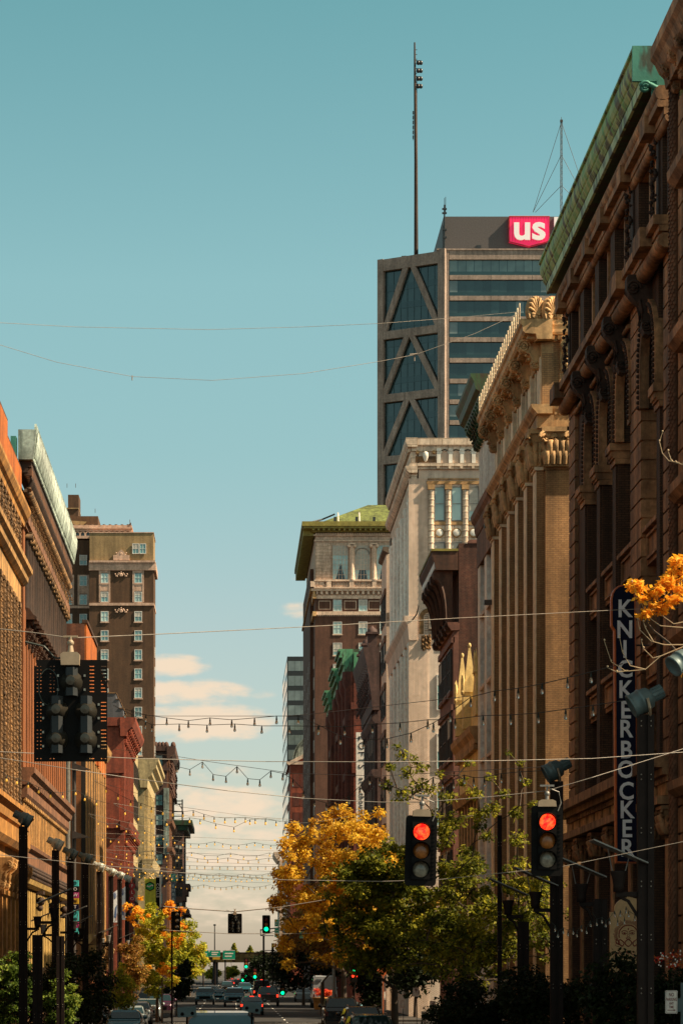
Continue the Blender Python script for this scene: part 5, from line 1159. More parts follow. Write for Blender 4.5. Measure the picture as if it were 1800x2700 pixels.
# ---- sixth left: cream corniced with green side wall
r = thing('commercial_building', 'cream stone building with a bold stepped cornice and grey green side wall', 'building', (XL, 366, 0))
Y0, Y1 = 352., 383.; W_ = Fr('W', Y0)
b = MB(); b.box(XL-14, XL-.3, Y0, Y1, 0, 30.5); b.part('wall', m['green_wall'], r)
b = MB(); b.fb(W_, XL-.95, XL, 0, 30.5, -.3, .05); b.fb(fr, Y0, Y1, 0, 30.5, -.3, 0); b.part('street_front', m['cream_paint'], r)
b = MB(); b.run(fr, Y0-1, Y1, [(-1,31.5),(1.9,31.5),(1.9,31.0),(1.6,30.8),(1.6,30.2),(1.1,29.9),(1.0,29.3),(.5,28.9),(.4,27.6),(-.5,27.6)]); b.run(fr, Y0-.6, Y1, [(-.3,18.2),(1.3,18.2),(1.0,17.2),(.4,16.4),(-.3,16.4)]); b.part('cornice', m['cream_paint'], r)
cm = carve_mesh(.9, 4.4, m['cream_paint'], 31, 36, .5)
for i in range(6):
    u = Y0+1.2+i*5.6; q = MB(); q.fb(fr, u-.7, u+.7, 0, 27.6, -.3, .35); q.fb(fr, u-.35, u+.35, 0, 27.5, .35, .5); q.part('pilaster', m['cream_paint'], r); inst(cm, 'carving', r, fr.p(u, 12, .4), fr.rot)
    if i < 5:
        for zb in (22, 19, 13, 9, 5): window(r, fr, u+2.8, zb, 3, 2.6, 'dk_frame', 'win_brown', 2, 2, .02)

# ---- brown hotel tower on the left
def ltower():
    Y0 = 400.; W_ = Fr('W', Y0); x = lambda px: XP(px, Y0); z = lambda py: ZP(py, Y0)
    r = thing('hotel_building', 'brown brick hotel tower with a tan brick top wing and paired stone window surrounds', 'building', (x(320), 406, 0))
    xr = x(405.5)
    b = MB(); b.box(x(236), xr, Y0, Y0+9.5, 0, z(1500)); b.part('wing_wall', m['tower_brick'], r)
    b = MB(); b.box(x(120), x(300), Y0+3, Y0+20, 0, z(1416)); b.part('wall', m['tower_brick'], r)
    b = MB(); b.box(x(237), xr-.05, Y0+.1, Y0+9, z(1500), z(1405)); b.part('top_wall', m['tower_tan'], r)
    b = MB(); b.box(x(236.5), xr+.05, Y0, Y0+9.1, z(1405), z(1403)); b.box(x(236), xr+.25, Y0-.5, Y0+9.7, z(1484), z(1479)); b.box(x(235), xr+.35, Y0-.25, Y0+9.6, z(1504), z(1484)); dentils(b, W_, x(236), xr, z(1487.5), z(1484.2), .2, .42, .3); b.box(x(236), xr+.1, Y0-.2, Y0+9.6, z(1597), z(1590)); b.box(x(120), x(236), Y0+2.8, Y0+4, z(1597), z(1590)); b.part('band', m['tower_trim'], r)
    # main block head: arcaded frieze
    Wm = Fr('W', Y0+3); b = MB(); b.box(x(120), x(346), Y0+2.7, Y0+20, z(1412), z(1405)); b.box(x(120), x(346), Y0+2.9, Y0+20, z(1392), z(1376)); b.box(x(120), x(348), Y0+2.6, Y0+20, z(1386), z(1383)); b.box(x(120), x(342), Y0+3.2, Y0+20, z(1405), z(1392))
    for i in range(16): c = x(150+i*13.8); archivolt(Wm, c, .28, z(1402), .16, -.1, .1, 8, foot=z(1408)) ; 
    b.part('frieze', m['tower_trim'], r)
    for i in range(14):
        c = x(160+i*14); archivolt(Wm, c, .27, z(1400), .13, .12, .28, 8, foot=z(1410)).part('arch_ring', m['tower_trim'], r)
        q = MB(); q.prism([(c+.26, z(1410))]+arch_pts(c, .26, z(1400), 8)+[(c-.26, z(1410))], lambda u, w, d: Wm.p(u, w, d), -.19, -.15); q.part('arch_recess', m['win_dark'], r)
    q = MB()
    for i in range(12): q.ball((x(160+i*16), Y0+3.4, z(1375)), .28, n=6, k=4, sz=.6)
    q.prism([(x(338), z(1376)), (x(344), z(1376)), (x(344), z(1369)), (x(341), z(1371))], lambda a, c, d: (a, d, c), Y0+2.8, Y0+3.6); q.tube([(x(341), Y0+3, z(1370)), (x(341), Y0+3, z(1361))], .04, 4); q.part('parapet', m['tower_brick'], r)
    b = MB(); b.box(x(165), x(252), Y0+8, Y0+18, z(1384), z(1337)); b.box(x(155), x(197), Y0+10, Y0+16, z(1337), z(1308)); b.box(x(168), x(197), Y0+11, Y0+16, z(1308), z(1270)); b.part('penthouse', m['tower_brick'], r)
    b = MB(); b.box(x(155), x(198), Y0+9.8, Y0+16, z(1312), z(1309)); b.prism([(x(200), z(1374)), (x(222), z(1374)), (x(212), z(1362)), (x(222), z(1353)), (x(178), z(1350)), (x(178), z(1374))], lambda a, c, d: (a, d, c), Y0+7.6, Y0+8); b.part('roof_patch', m['tower_tan'], r)
    b = MB(); [b.tube([(x(px), Y0+5, z(py)), (x(px), Y0+5, z(py-11))], .04, 4) for px, py in ((172, 1270), (195, 1270), (247, 1337), (399, 1403))]; b.part('lightning_rod', m['dk_frame'], r)
    # windows
    ws = lambda px, py, w=1.15, h=1.55, d=0.0, fr_=W_: window(r, fr_, x(px), z(py)-h/2, w, h, 'win_frame', 'win_teal' if rnd.random() < .8 else 'win_pale', 2, 2, d, .09)
    for px in (358, 377): ws(px, 1447, 1.0, 1.55)
    rows = [1524, 1574]+[1625.5+i*50.4 for i in range(9)]
    for px in (276.5, 365):
        for k, py in enumerate(rows):
            ws(px, py, d=.0 if k > 1 else .08)
            q = MB(); q.fb(W_, x(px)-.68, x(px)+.68, z(py)-.98, z(py)-.8, -.05, .14); q.part('sill', m['tower_trim'], r)
        q = MB()
        for a, c in ((px-15, px-10.5), (px+10.5, px+15)): q.fb(W_, x(a), x(c), z(1588), z(1504)-.01, -.1, .1)
        q.fb(W_, x(px-10.5), x(px+10.5), z(1512), z(1504)-.01, -.1, .12); q.fb(W_, x(px-10.5), x(px+10.5), z(1558), z(1538), -.1, .06); q.part('window_surround', m['tower_trim'], r)
    for px in (178, 217.5):
        for k, py in enumerate([1469]+rows): ws(px, py, d=.0, fr_=Wm)
        q = MB()
        for a, c in ((px-15, px-10.5), (px+10.5, px+15)): q.fb(Wm, x(a), x(c), z(1588), z(1508), -.1, .08)
        q.fb(Wm, x(px-10.5), x(px+10.5), z(1512), z(1508), -.1, .1); q.fb(Wm, x(px-10.5), x(px+10.5), z(1558), z(1538), -.1, .05); q.part('window_surround', m['tower_trim'], r)
    def cart(px, py, s):
        q = MB(); c = Vector(W_.p(x(px), z(py), .1)); q.lathe(c, [(.3*s, -.05), (.32*s, .08), (.2*s, .14)], 10, 0, Matrix.Rotation(R(90), 3, 'X'))
        for sx in (-1, 1):
            for t in range(5): q.ball(c+Vector((sx*(.35+.15*t)*s, 0, (.25*math.cos(t*1.3))*s)), .16*s, n=6, k=3)
        q.ball(c+Vector((0, 0, .45*s)), .15*s, n=6, k=3); q.part('cartouche', m['tower_trim'], r)
    cart(320, 1516, .95); cart(320, 1611, .95)
    b = MB(); b.fb(W_, x(299), x(342), z(1477), z(1464), -.1, .2); b.prism([(x(309), z(1464)), (x(332), z(1464)), (x(328), z(1456)), (x(320), z(1449)), (x(312), z(1456))], lambda a, c, d: W_.p(a, c, d), -.1, .2); b.part('crest', m['tower_trim'], r); cart(320, 1460, .8)
    for i in range(16): window(r, Fr('L', xr), Y0+4.7, 6+i*3.0, 1.1, 1.6, 'win_frame', 'win_teal', 2, 2, .01)
ltower()

# ---- brown building with statues on the parapet
r = thing('office_building', 'umber brick building with a crested parapet and a blank white banner wall', 'building', (XL, 500, 0))
Y0, Y1 = 486., 526.; W_ = Fr('W', Y0); x = lambda px: XP(px, Y0); z = lambda py: ZP(py, Y0)
b = MB(); b.box(XL-16, XL-.3, Y0, Y1, 0, z(1972)); b.part('wall', m['umber_brick'], r)
b = MB(); b.fb(W_, XL-16, XL+.6, z(1980), z(1968), -.3, .6); b.fb(W_, XL-16, XL+.2, z(2032), z(2024), -.3, .4); b.run(fr, Y0-.68, Y1, [(-.3,z(1968)),(1.3,z(1968)),(1.2,z(1984)),(.6,z(1995)),(.2,z(2000)),(-.3,z(2000))])
b.part('cornice', m['umber_brick'], r)
q = MB()
for px in (412, 421, 430, 439, 457): q.ball((x(px), Y0, z(1966)), .5, n=6, k=4, sz=1.5)
q.part('parapet_crest', m['umber_brick'], r)
for i in range(9):
    window(r, W_, x(420), z(2020+i*52), 1.1*1.2, 2.0, 'dk_frame', 'win_pale' if i % 2 else 'win_teal', 1, 2, .0)
q = MB(); q.fb(W_, x(432), x(446), z(2252), z(2078), -.1, .3); q.part('blank_banner', m['pale_green'], r)
cm = carve_mesh(1.2, 5.2, m['umber_brick'], 41, 30, .7)
for i in range(12):
    u = Y0+1.5+i*3.4; q = MB(); q.fb(fr, u-.6, u+.6, 0, z(2000), -.3, .1); q.part('pilaster', m['pink_stone'], r); inst(cm, 'carving', r, fr.p(u, z(2085), .1), fr.rot)
b = MB()
for zz in (30, 25, 20, 15, 10): b.run(fr, Y0-.4, Y1, [(-.3,zz+1),(.8,zz+1),(.6,zz+.4),(.1,zz),(-.3,zz)])
b.part('string_course', m['pink_stone'], r)
# ---- farthest left building
r = thing('corner_building', 'dark brick corner building with a wide dark green cornice at the far end', 'building', (XL, 640, 0))
Y0, Y1 = 628., 668.; W_ = Fr('W', Y0); x = lambda px: XP(px, Y0); z = lambda py: ZP(py, Y0)
b = MB(); b.box(XL-16, XL, Y0, Y1, 0, z(2170)); b.part('wall', m['umber_brick'], r)
b = MB(); b.fb(W_, XL-16, XL+2.2, z(2176), z(2163), -Y1+Y0, 1.5); b.fb(W_, XL-16, XL+1.2, z(2190), z(2176), -39, .8); b.part('cornice', m['cop_dark'], r)
b = MB(); b.fb(fr, Y0-.2, Y1, z(2412), z(2404), -.2, 1.4); b.fb(fr, Y0-.2, Y1, z(2402), z(2392), -.1, 1.0); b.fb(W_, XL-16, XL+.2, z(2190)-1.4, z(2190)-.02, -.1, .4); b.part('balcony', m['umber_brick'], r)
q = MB()
for i, py in enumerate((2330, 2345, 2360)): q.fb(fr, Y0-.2, Y0+20-i*3, z(py+15), z(py), -.1, 1.6-i*.45)
q.part('oriel', m['umber_brick'], r)
for i in range(6):
    for px in (467, 477): window(r, W_, x(px), z(2250+i*38), .8, 2.0, 'dk_frame', 'win_dark', 1, 2, .02)
r = thing('roof_sign_frame', 'rusty steel sign frame on the roof of the dark brick corner building', 'frame', (XL-3, 640, ZP(2165, 640)))
b = MB(); y = 640; X = lambda px: XP(px, y); Z = lambda py: ZP(py, y)
for py in (2112, 2120, 2140, 2152): b.tube([(X(455), y, Z(py)), (X(481), y, Z(py))], .12, 4)
for px in (458, 481): b.tube([(X(px), y, Z(2166)), (X(px), y, Z(2108))], .16, 4)
b.tube([(X(462), y, Z(2118)), (X(474), y, Z(2122)), (X(479), y, Z(2132))], .1, 4); b.part('frame', m['dk_frame'], r)
# ================================================================ GROUND
b = MB(); b.add([(-2500,-60,0),(2500,-60,0),(2500,5200,0),(-2500,5200,0)], [(0,1,2,3)]); b.thing('ground', None, None, m['walk'], (0,0,0), kind='structure')
b = MB(); b.add([(-8.2,-60,.004),(9.2,-60,.004),(9.2,900,.004),(-8.2,900,.004)], [(0,1,2,3)])
for y in (36, 103, 168.5, 335, 560): b.add([(-60,y+.5,.006),(-8.21,y+.5,.006),(-8.21,y+11,.006),(-60,y+11,.006)], [(0,1,2,3)]); b.add([(9.21,y+.5,.006),(60,y+.5,.006),(60,y+11,.006),(9.21,y+11,.006)], [(0,1,2,3)])
b.thing('road', None, None, m['asphalt'], (0,0,0), kind='structure')
b = MB()
for x in (-2.9, .4, 3.7):
    for i in range(60): b.add([(x-.06,60+i*9,.012),(x+.06,60+i*9,.012),(x+.06,63+i*9,.012),(x-.06,63+i*9,.012)], [(0,1,2,3)])
for y in (176, 343): b.add([(-8,y,.012),(9,y,.012),(9,y+.5,.012),(-8,y+.5,.012)], [(0,1,2,3)])
b.thing('road_marking', None, None, m['line'], (0,0,0), kind='structure')
for nm, x0, x1 in (('pavement', -11.7, -8.2), ('pavement', 9.2, 13.2)):
    b = MB()
    for y0, y1 in ((48, 103), (115, 168), (181, 335), (347, 560), (572, 900)): b.box(x0, x1, y0, y1, 0, .14)
    b.thing(nm, None, None, m['walk'], (0,0,0), kind='structure')

# ================================================================ TREES AND PLANTS
def leaves(seed, blobs, n, size, mi=None, flat=.75):
    """leaf blades scattered through clumps; blobs = (centre, radius, weight)"""
    q = random.Random(seed); V, Fc = [], []
    tot = sum(w for _, _, w in blobs)
    for c, rr, w in blobs:
        for _ in range(max(1, int(n*w/tot))):
            d = Vector((q.gauss(0, 1), q.gauss(0, 1), q.gauss(0, 1))); d = d.normalized()*rr*(q.random()**.55); d.z *= flat
            p = Vector(c)+d
            a = Vector((q.gauss(0, 1), q.gauss(0, 1), q.gauss(0, .6))).normalized(); u = Vector((q.gauss(0, 1), q.gauss(0, 1), q.gauss(.8, 1))).normalized()
            s_ = a.cross(u).normalized(); l = size*q.uniform(.4, 1.5); w2 = l*q.uniform(.5, .75); o = len(V)
            mid = p+a*l*.45; dr = Vector((0, 0, -l*.18))
            V += [p, mid-s_*w2*.5+dr, p+a*l+dr*1.5, mid+s_*w2*.5+dr]; Fc.append((o, o+1, o+2, o+3))
    return V, Fc
def limbs(b, q, base, tips, r0, trunk_h, mi=0, lean=(0, 0)):
    top = Vector(base)+Vector((lean[0], lean[1], trunk_h))
    b.tube([base, Vector(base)+Vector((lean[0]*.3, lean[1]*.3, trunk_h*.5)), top], [r0, r0*.8, r0*.62], 8, mi)
    heads = [top]
    for t in sorted(tips, key=lambda v: v[2]):
        t = Vector(t); s = min(heads, key=lambda h: (h-t).length+max(0, (h.z-t.z))*2)
        L = (t-s).length; mid = s.lerp(t, .5)+Vector((q.gauss(0, .07*L), q.gauss(0, .07*L), .1*L)); f = max(.25, min(1, (t.z-top.z)/8)) if False else 1
        r = r0*(.42 if s is top or s == top else .2); b.tube([s, s.lerp(mid, .5)+Vector((0,0,.04*L)), mid, mid.lerp(t, .6), t], [r, r*.8, r*.6, r*.4, r*.18], 5, mi)
        heads += [mid, mid.lerp(t, .6)]
    return b
def tree(name, label, cat, base, trunk_h, blobs, n, size, lm, r0=.16, group=None, twigs=0, seed=1, lean=(0,0), tm=None):
    q = random.Random(seed); r = thing(name, label, cat, base, group)
    b = MB(); limbs(b, q, Vector(base), [c for c, rr, w in blobs], r0, trunk_h, 0, lean)
    for c, rr, w in blobs:
        for _ in range(twigs):
            d = Vector((q.gauss(0, 1), q.gauss(0, 1), q.gauss(.3, 1))).normalized()*rr*q.uniform(.6, 1.05)
            c_ = Vector(c); b.tube([c_, c_+d*.5+Vector((0, 0, .05)), c_+d], [.02, .014, .006], 4)
    b.part('trunk', tm or m['trunk'], r)
    V, Fc = leaves(seed+5, blobs, n, size); q2 = MB(); q2.v = [tuple(v) for v in V]; q2.f = [list(f) for f in Fc]; q2.m = [0]*len(Fc); q2.sm = [False]*len(Fc)
    me = bpy.data.meshes.new('crown'); off = Vector(base); me.from_pydata([tuple(v-off) for v in V], [], Fc); me.materials.append(lm)
    o = bpy.data.objects.new('crown', me); sc.collection.objects.link(o); o.parent = r; o['org'] = list(base)
    return r
def crown_blobs(seed, px, py, rx, ry, Y, n, rr, edge=.8, squash=1.0):
    """clumps through an uneven crown; the crown's middle and half axes are in photo pixels at distance Y"""
    q = random.Random(seed); out = []; k = Y/F
    for i in range(n):
        a = q.uniform(0, 2*math.pi); t = q.random()**.5; zf = q.uniform(-1, 1)
        d = Vector((q.gauss(0, 1), q.gauss(0, 1), q.gauss(0, 1))).normalized()*(q.random()**.4)*edge*q.uniform(.85, 1.12)
        c = W(px, py, Y)+Vector((d.x*rx*k, d.y*rx*k, d.z*ry*k)); r_ = rr*q.uniform(.6, 1.3); out.append((c, r_, r_**2))
    return out
# golden tree right of the street
Y = 176; bl = crown_blobs(3, 895, 2335, 185, 210, Y, 170, .6, .98)+[(W(px, py, Y), rr, rr*rr*.7) for px, py, rr in ((715,2395,.32),(732,2380,.4),(748,2366,.45),(745,2470,.4),(760,2540,.6),(790,2230,.7),(865,2150,.6),(960,2150,.6),(1000,2140,.5),(780,2300,.8),(740,2300,.5),(760,2350,.6),(1085,2330,.7),(1110,2400,.6),(1090,2460,.7),(1150,2380,.5),(1180,2450,.5))]
tree('maple_tree', 'big golden autumn tree on the right pavement behind the red signal', 'tree', (7.4, Y, 0), 3.4, bl, 36000, .22, m['lf_gold'], .24, twigs=4, seed=11)
# orange brown foliage lower behind it
Y = 205; bl = crown_blobs(8, 910, 2440, 190, 122, Y, 75, .9, .95)
tree('maple_tree', 'shaded rust brown tree low behind the golden tree', 'tree', (XP(850, Y), Y, 0), 2.6, bl, 17000, .24, m['lf_brown'], .2, seed=12)
# tall sparse green tree
Y = 108.6; bl = [(W(px, py, Y+q*.9), rr, rr*rr) for px, py, rr, q in ((1045,1968,.22,0),(1060,1990,.3,1),(1090,2000,.25,-1),(1028,2020,.28,0),(1075,2035,.4,1),(1110,2020,.3,0),(1140,2080,.35,-1),(1020,2070,.32,1),(1060,2095,.45,0),(1105,2075,.5,1),(1160,2040,.25,0),(1180,2100,.4,1),(1220,2060,.3,0),(1250,2090,.4,-1),(1235,2010,.22,0),(1290,2050,.28,1),(1330,2090,.3,0),(1370,2010,.18,0),(1385,2060,.25,1),(1340,1985,.18,0),(1300,2130,.4,0),(1360,2140,.35,1),(1260,2150,.5,0),(1200,2160,.5,-1),(1140,2150,.45,1),(1400,2120,.25,0))]
bl += crown_blobs(21, 1260, 2350, 200, 200, Y, 95, .42, 1.0)+crown_blobs(22, 1180, 2500, 210, 110, Y, 60, .42, 1.0)+crown_blobs(23, 1400, 2420, 120, 160, Y, 30, .4, 1.0)
tree('street_tree', 'tall sparse green tree with dark limbs in front of the tan bank building', 'tree', (XP(1370, Y), Y, 0), 3.0, bl, 24000, .16, m['lf_green'], .2, twigs=3, seed=31, lean=(-.6, 0))
Y = 110; bl = crown_blobs(25, 1010, 2400, 140, 180, Y, 90, .5, .98)+[(W(px, py, Y), .5, .25) for px, py in ((960,2280),(990,2250),(1030,2230),(950,2330),(930,2420))]
bl += [(W(rnd.uniform(850, 960), rnd.uniform(2290, 2560), Y+rnd.uniform(-1, 1)), rnd.uniform(.15, .35), .07) for _ in range(26)]
tree('street_tree', 'dense green tree with yellow tips between the golden tree and the sparse green one', 'tree', (XP(1040, Y), Y, 0), 2.8, bl, 19000, .18, m['lf_green'], .2, twigs=2, seed=33)
Y = 150; bl = crown_blobs(27, 1180, 2430, 140, 130, Y, 40, .9, .95)
tree('street_tree', 'yellow green tree glimpsed behind the sparse green one, low over the parking signs', 'tree', (XP(1180, Y), Y, 0), 2.4, bl, 9000, .2, m['lf_mix'], .16, seed=34)
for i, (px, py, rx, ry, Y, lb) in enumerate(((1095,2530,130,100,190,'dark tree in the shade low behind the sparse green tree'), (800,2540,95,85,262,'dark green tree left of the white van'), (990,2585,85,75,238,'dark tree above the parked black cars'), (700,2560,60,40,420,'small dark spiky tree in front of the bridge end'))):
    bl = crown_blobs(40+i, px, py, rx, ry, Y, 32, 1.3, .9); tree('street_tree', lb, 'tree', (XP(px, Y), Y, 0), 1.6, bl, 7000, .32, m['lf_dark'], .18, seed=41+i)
# left side
Y = 180; bl = crown_blobs(51, 400, 2500, 88, 118, Y, 80, .42, .97)+[(W(px, py, Y), .35, .3) for px, py in ((400,2388),(395,2400),(362,2400),(430,2410))]
tree('street_tree', 'yellow green tree with orange edges under the yellow sign on the left', 'tree', (XP(415, Y), Y, 0), 2.2, bl, 20000, .17, m['lf_mix'], .14, twigs=1, seed=52)
Y = 179; bl = [(W(px, py, Y-1), .36, .3) for px, py in ((365,2390),(372,2410),(352,2420),(450,2385),(440,2410),(462,2400),(470,2430),(455,2450),(452,2480),(445,2560),(430,2550))]
bl = [(c+Vector((rnd.gauss(0, .32), rnd.gauss(0, .3), rnd.gauss(0, .28))), rnd.uniform(.12, .24), .05) for c, rr, w in bl for _ in range(6)]
tree('street_tree', 'bright orange spray of leaves beside the yellow green tree', 'tree', (XP(428, Y-1), Y-1, 0), 3.0, bl, 3600, .16, m['lf_org'], .07, seed=53)
Y = 204; bl = crown_blobs(57, 462, 2575, 55, 80, Y, 26, .5, .95); tree('street_tree', 'black shaded tree right of the yellow green one, above the plum car', 'tree', (XP(466, Y), Y, 0), 1.2, bl, 5500, .2, m['lf_dark'], .09, seed=57)
Y = 348; bl = crown_blobs(54, 500, 2510, 50, 85, Y, 30, .95, .9)+[(W(px, py, Y), .8, .8) for px, py in ((515,2465),(530,2500),(540,2535),(525,2560))]
tree('street_tree', 'dark tree with gold leaf tips nearest the green highway signs', 'tree', (XP(500, Y), Y, 0), 2.6, bl, 9000, .3, m['lf_mix'], .2, seed=55)
Y = 150; bl = crown_blobs(56, 350, 2545, 36, 85, Y, 20, .42, 1.0); tree('street_tree', 'thin russet shrub like tree at the foot of the yellow green tree', 'tree', (XP(352, Y), Y, 0), 1.0, bl, 4200, .13, m['lf_brown'], .08, twigs=8, seed=57)
Y = 140; bl = crown_blobs(58, 320, 2610, 45, 60, Y, 16, .45, 1.0); tree('bush', 'green and orange bush above the parked blue saloon', 'bush', (XP(320, Y), Y, 0), .8, bl, 3200, .14, m['lf_mix'], .06, seed=59)
Y = 112; bl = crown_blobs(61, 22, 2600, 62, 112, Y, 95, .22, 1.0); tree('bush', 'bright green young tree in the bottom left corner', 'bush', (XP(22, Y), Y, 0), 1.4, bl, 9500, .12, m['lf_bush'], .08, twigs=3, seed=62)
Y = 113; bl = crown_blobs(63, 160, 2645, 52, 84, Y, 80, .22, 1.0); tree('bush', 'round bright green bush left of the parked cars', 'bush', (XP(160, Y), Y, 0), .8, bl, 7500, .12, m['lf_bush'], .07, twigs=2, seed=64)
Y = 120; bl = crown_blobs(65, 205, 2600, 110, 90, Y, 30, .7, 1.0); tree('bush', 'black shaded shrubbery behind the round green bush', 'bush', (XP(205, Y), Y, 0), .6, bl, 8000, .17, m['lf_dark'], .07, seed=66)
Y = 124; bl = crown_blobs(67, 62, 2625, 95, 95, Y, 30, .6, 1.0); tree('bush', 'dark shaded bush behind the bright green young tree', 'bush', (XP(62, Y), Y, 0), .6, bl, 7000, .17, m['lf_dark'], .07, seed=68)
# right bottom hedges
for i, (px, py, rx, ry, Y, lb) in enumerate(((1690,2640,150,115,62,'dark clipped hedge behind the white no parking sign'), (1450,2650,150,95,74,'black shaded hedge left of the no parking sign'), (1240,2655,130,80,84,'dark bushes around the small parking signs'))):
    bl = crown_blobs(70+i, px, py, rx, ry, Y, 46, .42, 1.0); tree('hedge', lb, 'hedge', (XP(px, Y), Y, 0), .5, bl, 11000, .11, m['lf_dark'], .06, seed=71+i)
Y = 60; bl = [(W(px, py, Y), .16, 1) for px, py in ((1735,2528),(1760,2520),(1785,2515),(1770,2545),(1795,2540))]; r = tree('flower_basket', 'white and red flowers at the right edge above the hedge', 'flowers', (XP(1770, Y), Y, .5), .9, bl, 300, .05, m['lf_red'], .04, seed=77)
q = MB()
for i in range(26): p = W(1730+rnd.uniform(0, 70), 2505+rnd.uniform(0, 50), Y-.3); q.ball(p, .02, n=5, k=3)
q.part('white_blossom', m['sign_white'], r)
# orange leaves reaching in at top right, trunk just outside the frame
Y = 45; ob = ((1672,1535,.10),(1685,1548,.12),(1700,1560,.13),(1660,1545,.08),(1690,1575,.1),(1715,1570,.12),(1735,1555,.13),(1752,1540,.14),(1770,1520,.16),(1790,1500,.16),(1800,1475,.14),(1780,1480,.12),(1760,1530,.12),(1720,1600,.13),(1705,1615,.1),(1740,1605,.12),(1755,1590,.12),(1775,1580,.12),(1790,1555,.14),(1800,1530,.14),(1690,1625,.08),(1745,1545,.1),(1785,1740,.09),(1800,1760,.12),(1798,1730,.1))
bl = [(W(px, py, Y+rnd.uniform(-.4, .4)), rr, rr*rr) for px, py, rr in ob]
r = tree('maple_tree', 'bright orange maple sprays reaching in at the right edge over the blade sign', 'tree', (9.6, Y+.5, 0), 5.5, bl, 2600, .085, m['lf_org'], .14, twigs=0, seed=81, tm=m['trunk'])
for pts in (((1800,1655),(1740,1650),(1705,1625),(1665,1535)), ((1800,1700),(1750,1700),(1715,1690),(1685,1660),(1680,1635)), ((1800,1705),(1740,1730),(1700,1765),(1650,1770),(1610,1745),(1592,1690)), ((1700,1765),(1660,1755),(1640,1720),(1632,1680)), ((1740,1730),(1720,1735),(1695,1710),(1690,1690)), ((1655,1768),(1625,1772),(1600,1760)), ((1790,1220),(1762,1215),(1745,1195),(1737,1165),(1745,1140)), ((1770,1218),(1760,1190)), ((1800,1225),(1780,1220)), ((1720,1690),(1700,1655),(1695,1640)), ((1800,1640),(1775,1645),(1740,1620),(1735,1600))):
    q = MB(); P = [W(a, c, Y-.2) for a, c in pts]; q.tube(P, [.011-.007*i/(len(P)-1) for i in range(len(P))], 5)
    for p in P[-2:]: q.ball(p+Vector((0, 0, .02)), .018, n=5, k=3)
    q.part('bare_twig', m['twig'], r)

# ================================================================ STREET LAMPS
def floodlight(b_parent, pos, yaw, tilt, s, mat, root):
    """stepped drum floodlight pointing along yaw, downwards by tilt; sub-parts of the lamp head"""
    M_ = Matrix.Rotation(yaw, 3, 'Z') @ Matrix.Rotation(R(90)+tilt, 3, 'Y')
    b = MB(); b.lathe(pos, [(.02, -.40), (.125, -.40), (.135, -.17), (.15, -.15), (.22, -.10), (.25, .05), (.265, .06), (.265, .11), (.25, .12), (.245, .28), (.265, .29), (.265, .33), (.23, .34), (.21, .30), (.01, .29)], 16, 0, M_ @ Matrix.Scale(s, 3))
    for i in range(10):
        a = 2*math.pi*i/10; c = M_ @ Vector((.13*s*math.cos(a), .13*s*math.sin(a), -.29*s)); b.tube([Vector(pos)+M_ @ Vector((.132*s*math.cos(a), .132*s*math.sin(a), -.4*s)), Vector(pos)+M_ @ Vector((.138*s*math.cos(a), .138*s*math.sin(a), -.18*s))], .012*s, 4)
    o = b.part('floodlight', mat, root)
    b = MB(); side = M_ @ Vector((0, .28*s, 0)); p = Vector(pos)
    foot = p+Vector((-(M_ @ Vector((0, 0, 1))).x*.1, -(M_ @ Vector((0, 0, 1))).y*.1, -.33*s))
    for k in (-1, 1): b.tube([p+side*k, p+side*k*.95+(foot-p)*.6, foot+side*k*.3], [.03*s, .03*s, .03*s], 5)
    b.part('yoke', m['cap'], o)
    return o
def lamp(label, x, y, h, side, flood=True, cup=None, matf='spot', refl=True, yaw=None, tilt=R(28), group='lamp posts along the street', thin=1.0):
    r = thing('street_lamp', label, 'street lamp', (x, y, 0), group)
    b = MB()
    for s in (-1, 1): b.box(x+s*.1*thin-.065*thin, x+s*.1*thin+.065*thin, y-.1, y+.1, .14, h)
    b.box(x-.04*thin, x+.04*thin, y-.06, y+.06, .14, h); b.box(x-.22, x+.22, y-.22, y+.22, 0.14, .5); b.part('post', m['pole'], r)
    b = MB()
    for i in range(int(h/1.1)):
        for s in (-1, 1):
            for dz in (0, .1): b.ball((x+s*.1*thin, y-.11, .9+i*1.1+dz), .018, n=5, k=3)
    b.part('bolt', m['alu'], r)
    if flood: floodlight(None, (x, y, h+.32), yaw if yaw is not None else (R(180) if side > 0 else 0), tilt, 1.0, m[matf], r)
    if cup:
        cx, cz = x-side*.55*cup, 5.15; b = MB(); b.box(min(x, cx-.05), max(x, cx+.05), y-.05, y+.05, cz-.06, cz+.04); b.tube([(x-side*.1, y, cz-.55), (x-side*.35*cup, y, cz-.15), (cx, y, cz-.05)], .035, 5); b.part('bracket', m['pole'], r)
        b = MB(); b.lathe((cx, y, cz+.04), [(.04, 0), (.11, .0), (.115, .12), (.13, .25), (.17, .40), (.175, .43), (.15, .41), (.1, .2), (.02, .15)], 12); b.part('lamp_cup', m['pole'] if matf == 'spot' else m['plate'], r)
        if refl:
            b = MB(); z0 = cz+.85; hx = .56
            b.prism([(cx-hx, z0+side*.24), (cx+hx, z0-side*.24), (cx+hx, z0-side*.24+.03), (cx-hx, z0+side*.24+.03)], lambda a, c, d: (a, d, c), y-.35, y+.35)
            for sx in (-1, 1): b.tube([(cx+sx*.12, y, cz+.4), (cx+sx*.22, y, z0-side*sx*.085)], .012, 4)
            b.part('reflector', m['plate'], r)
    return r
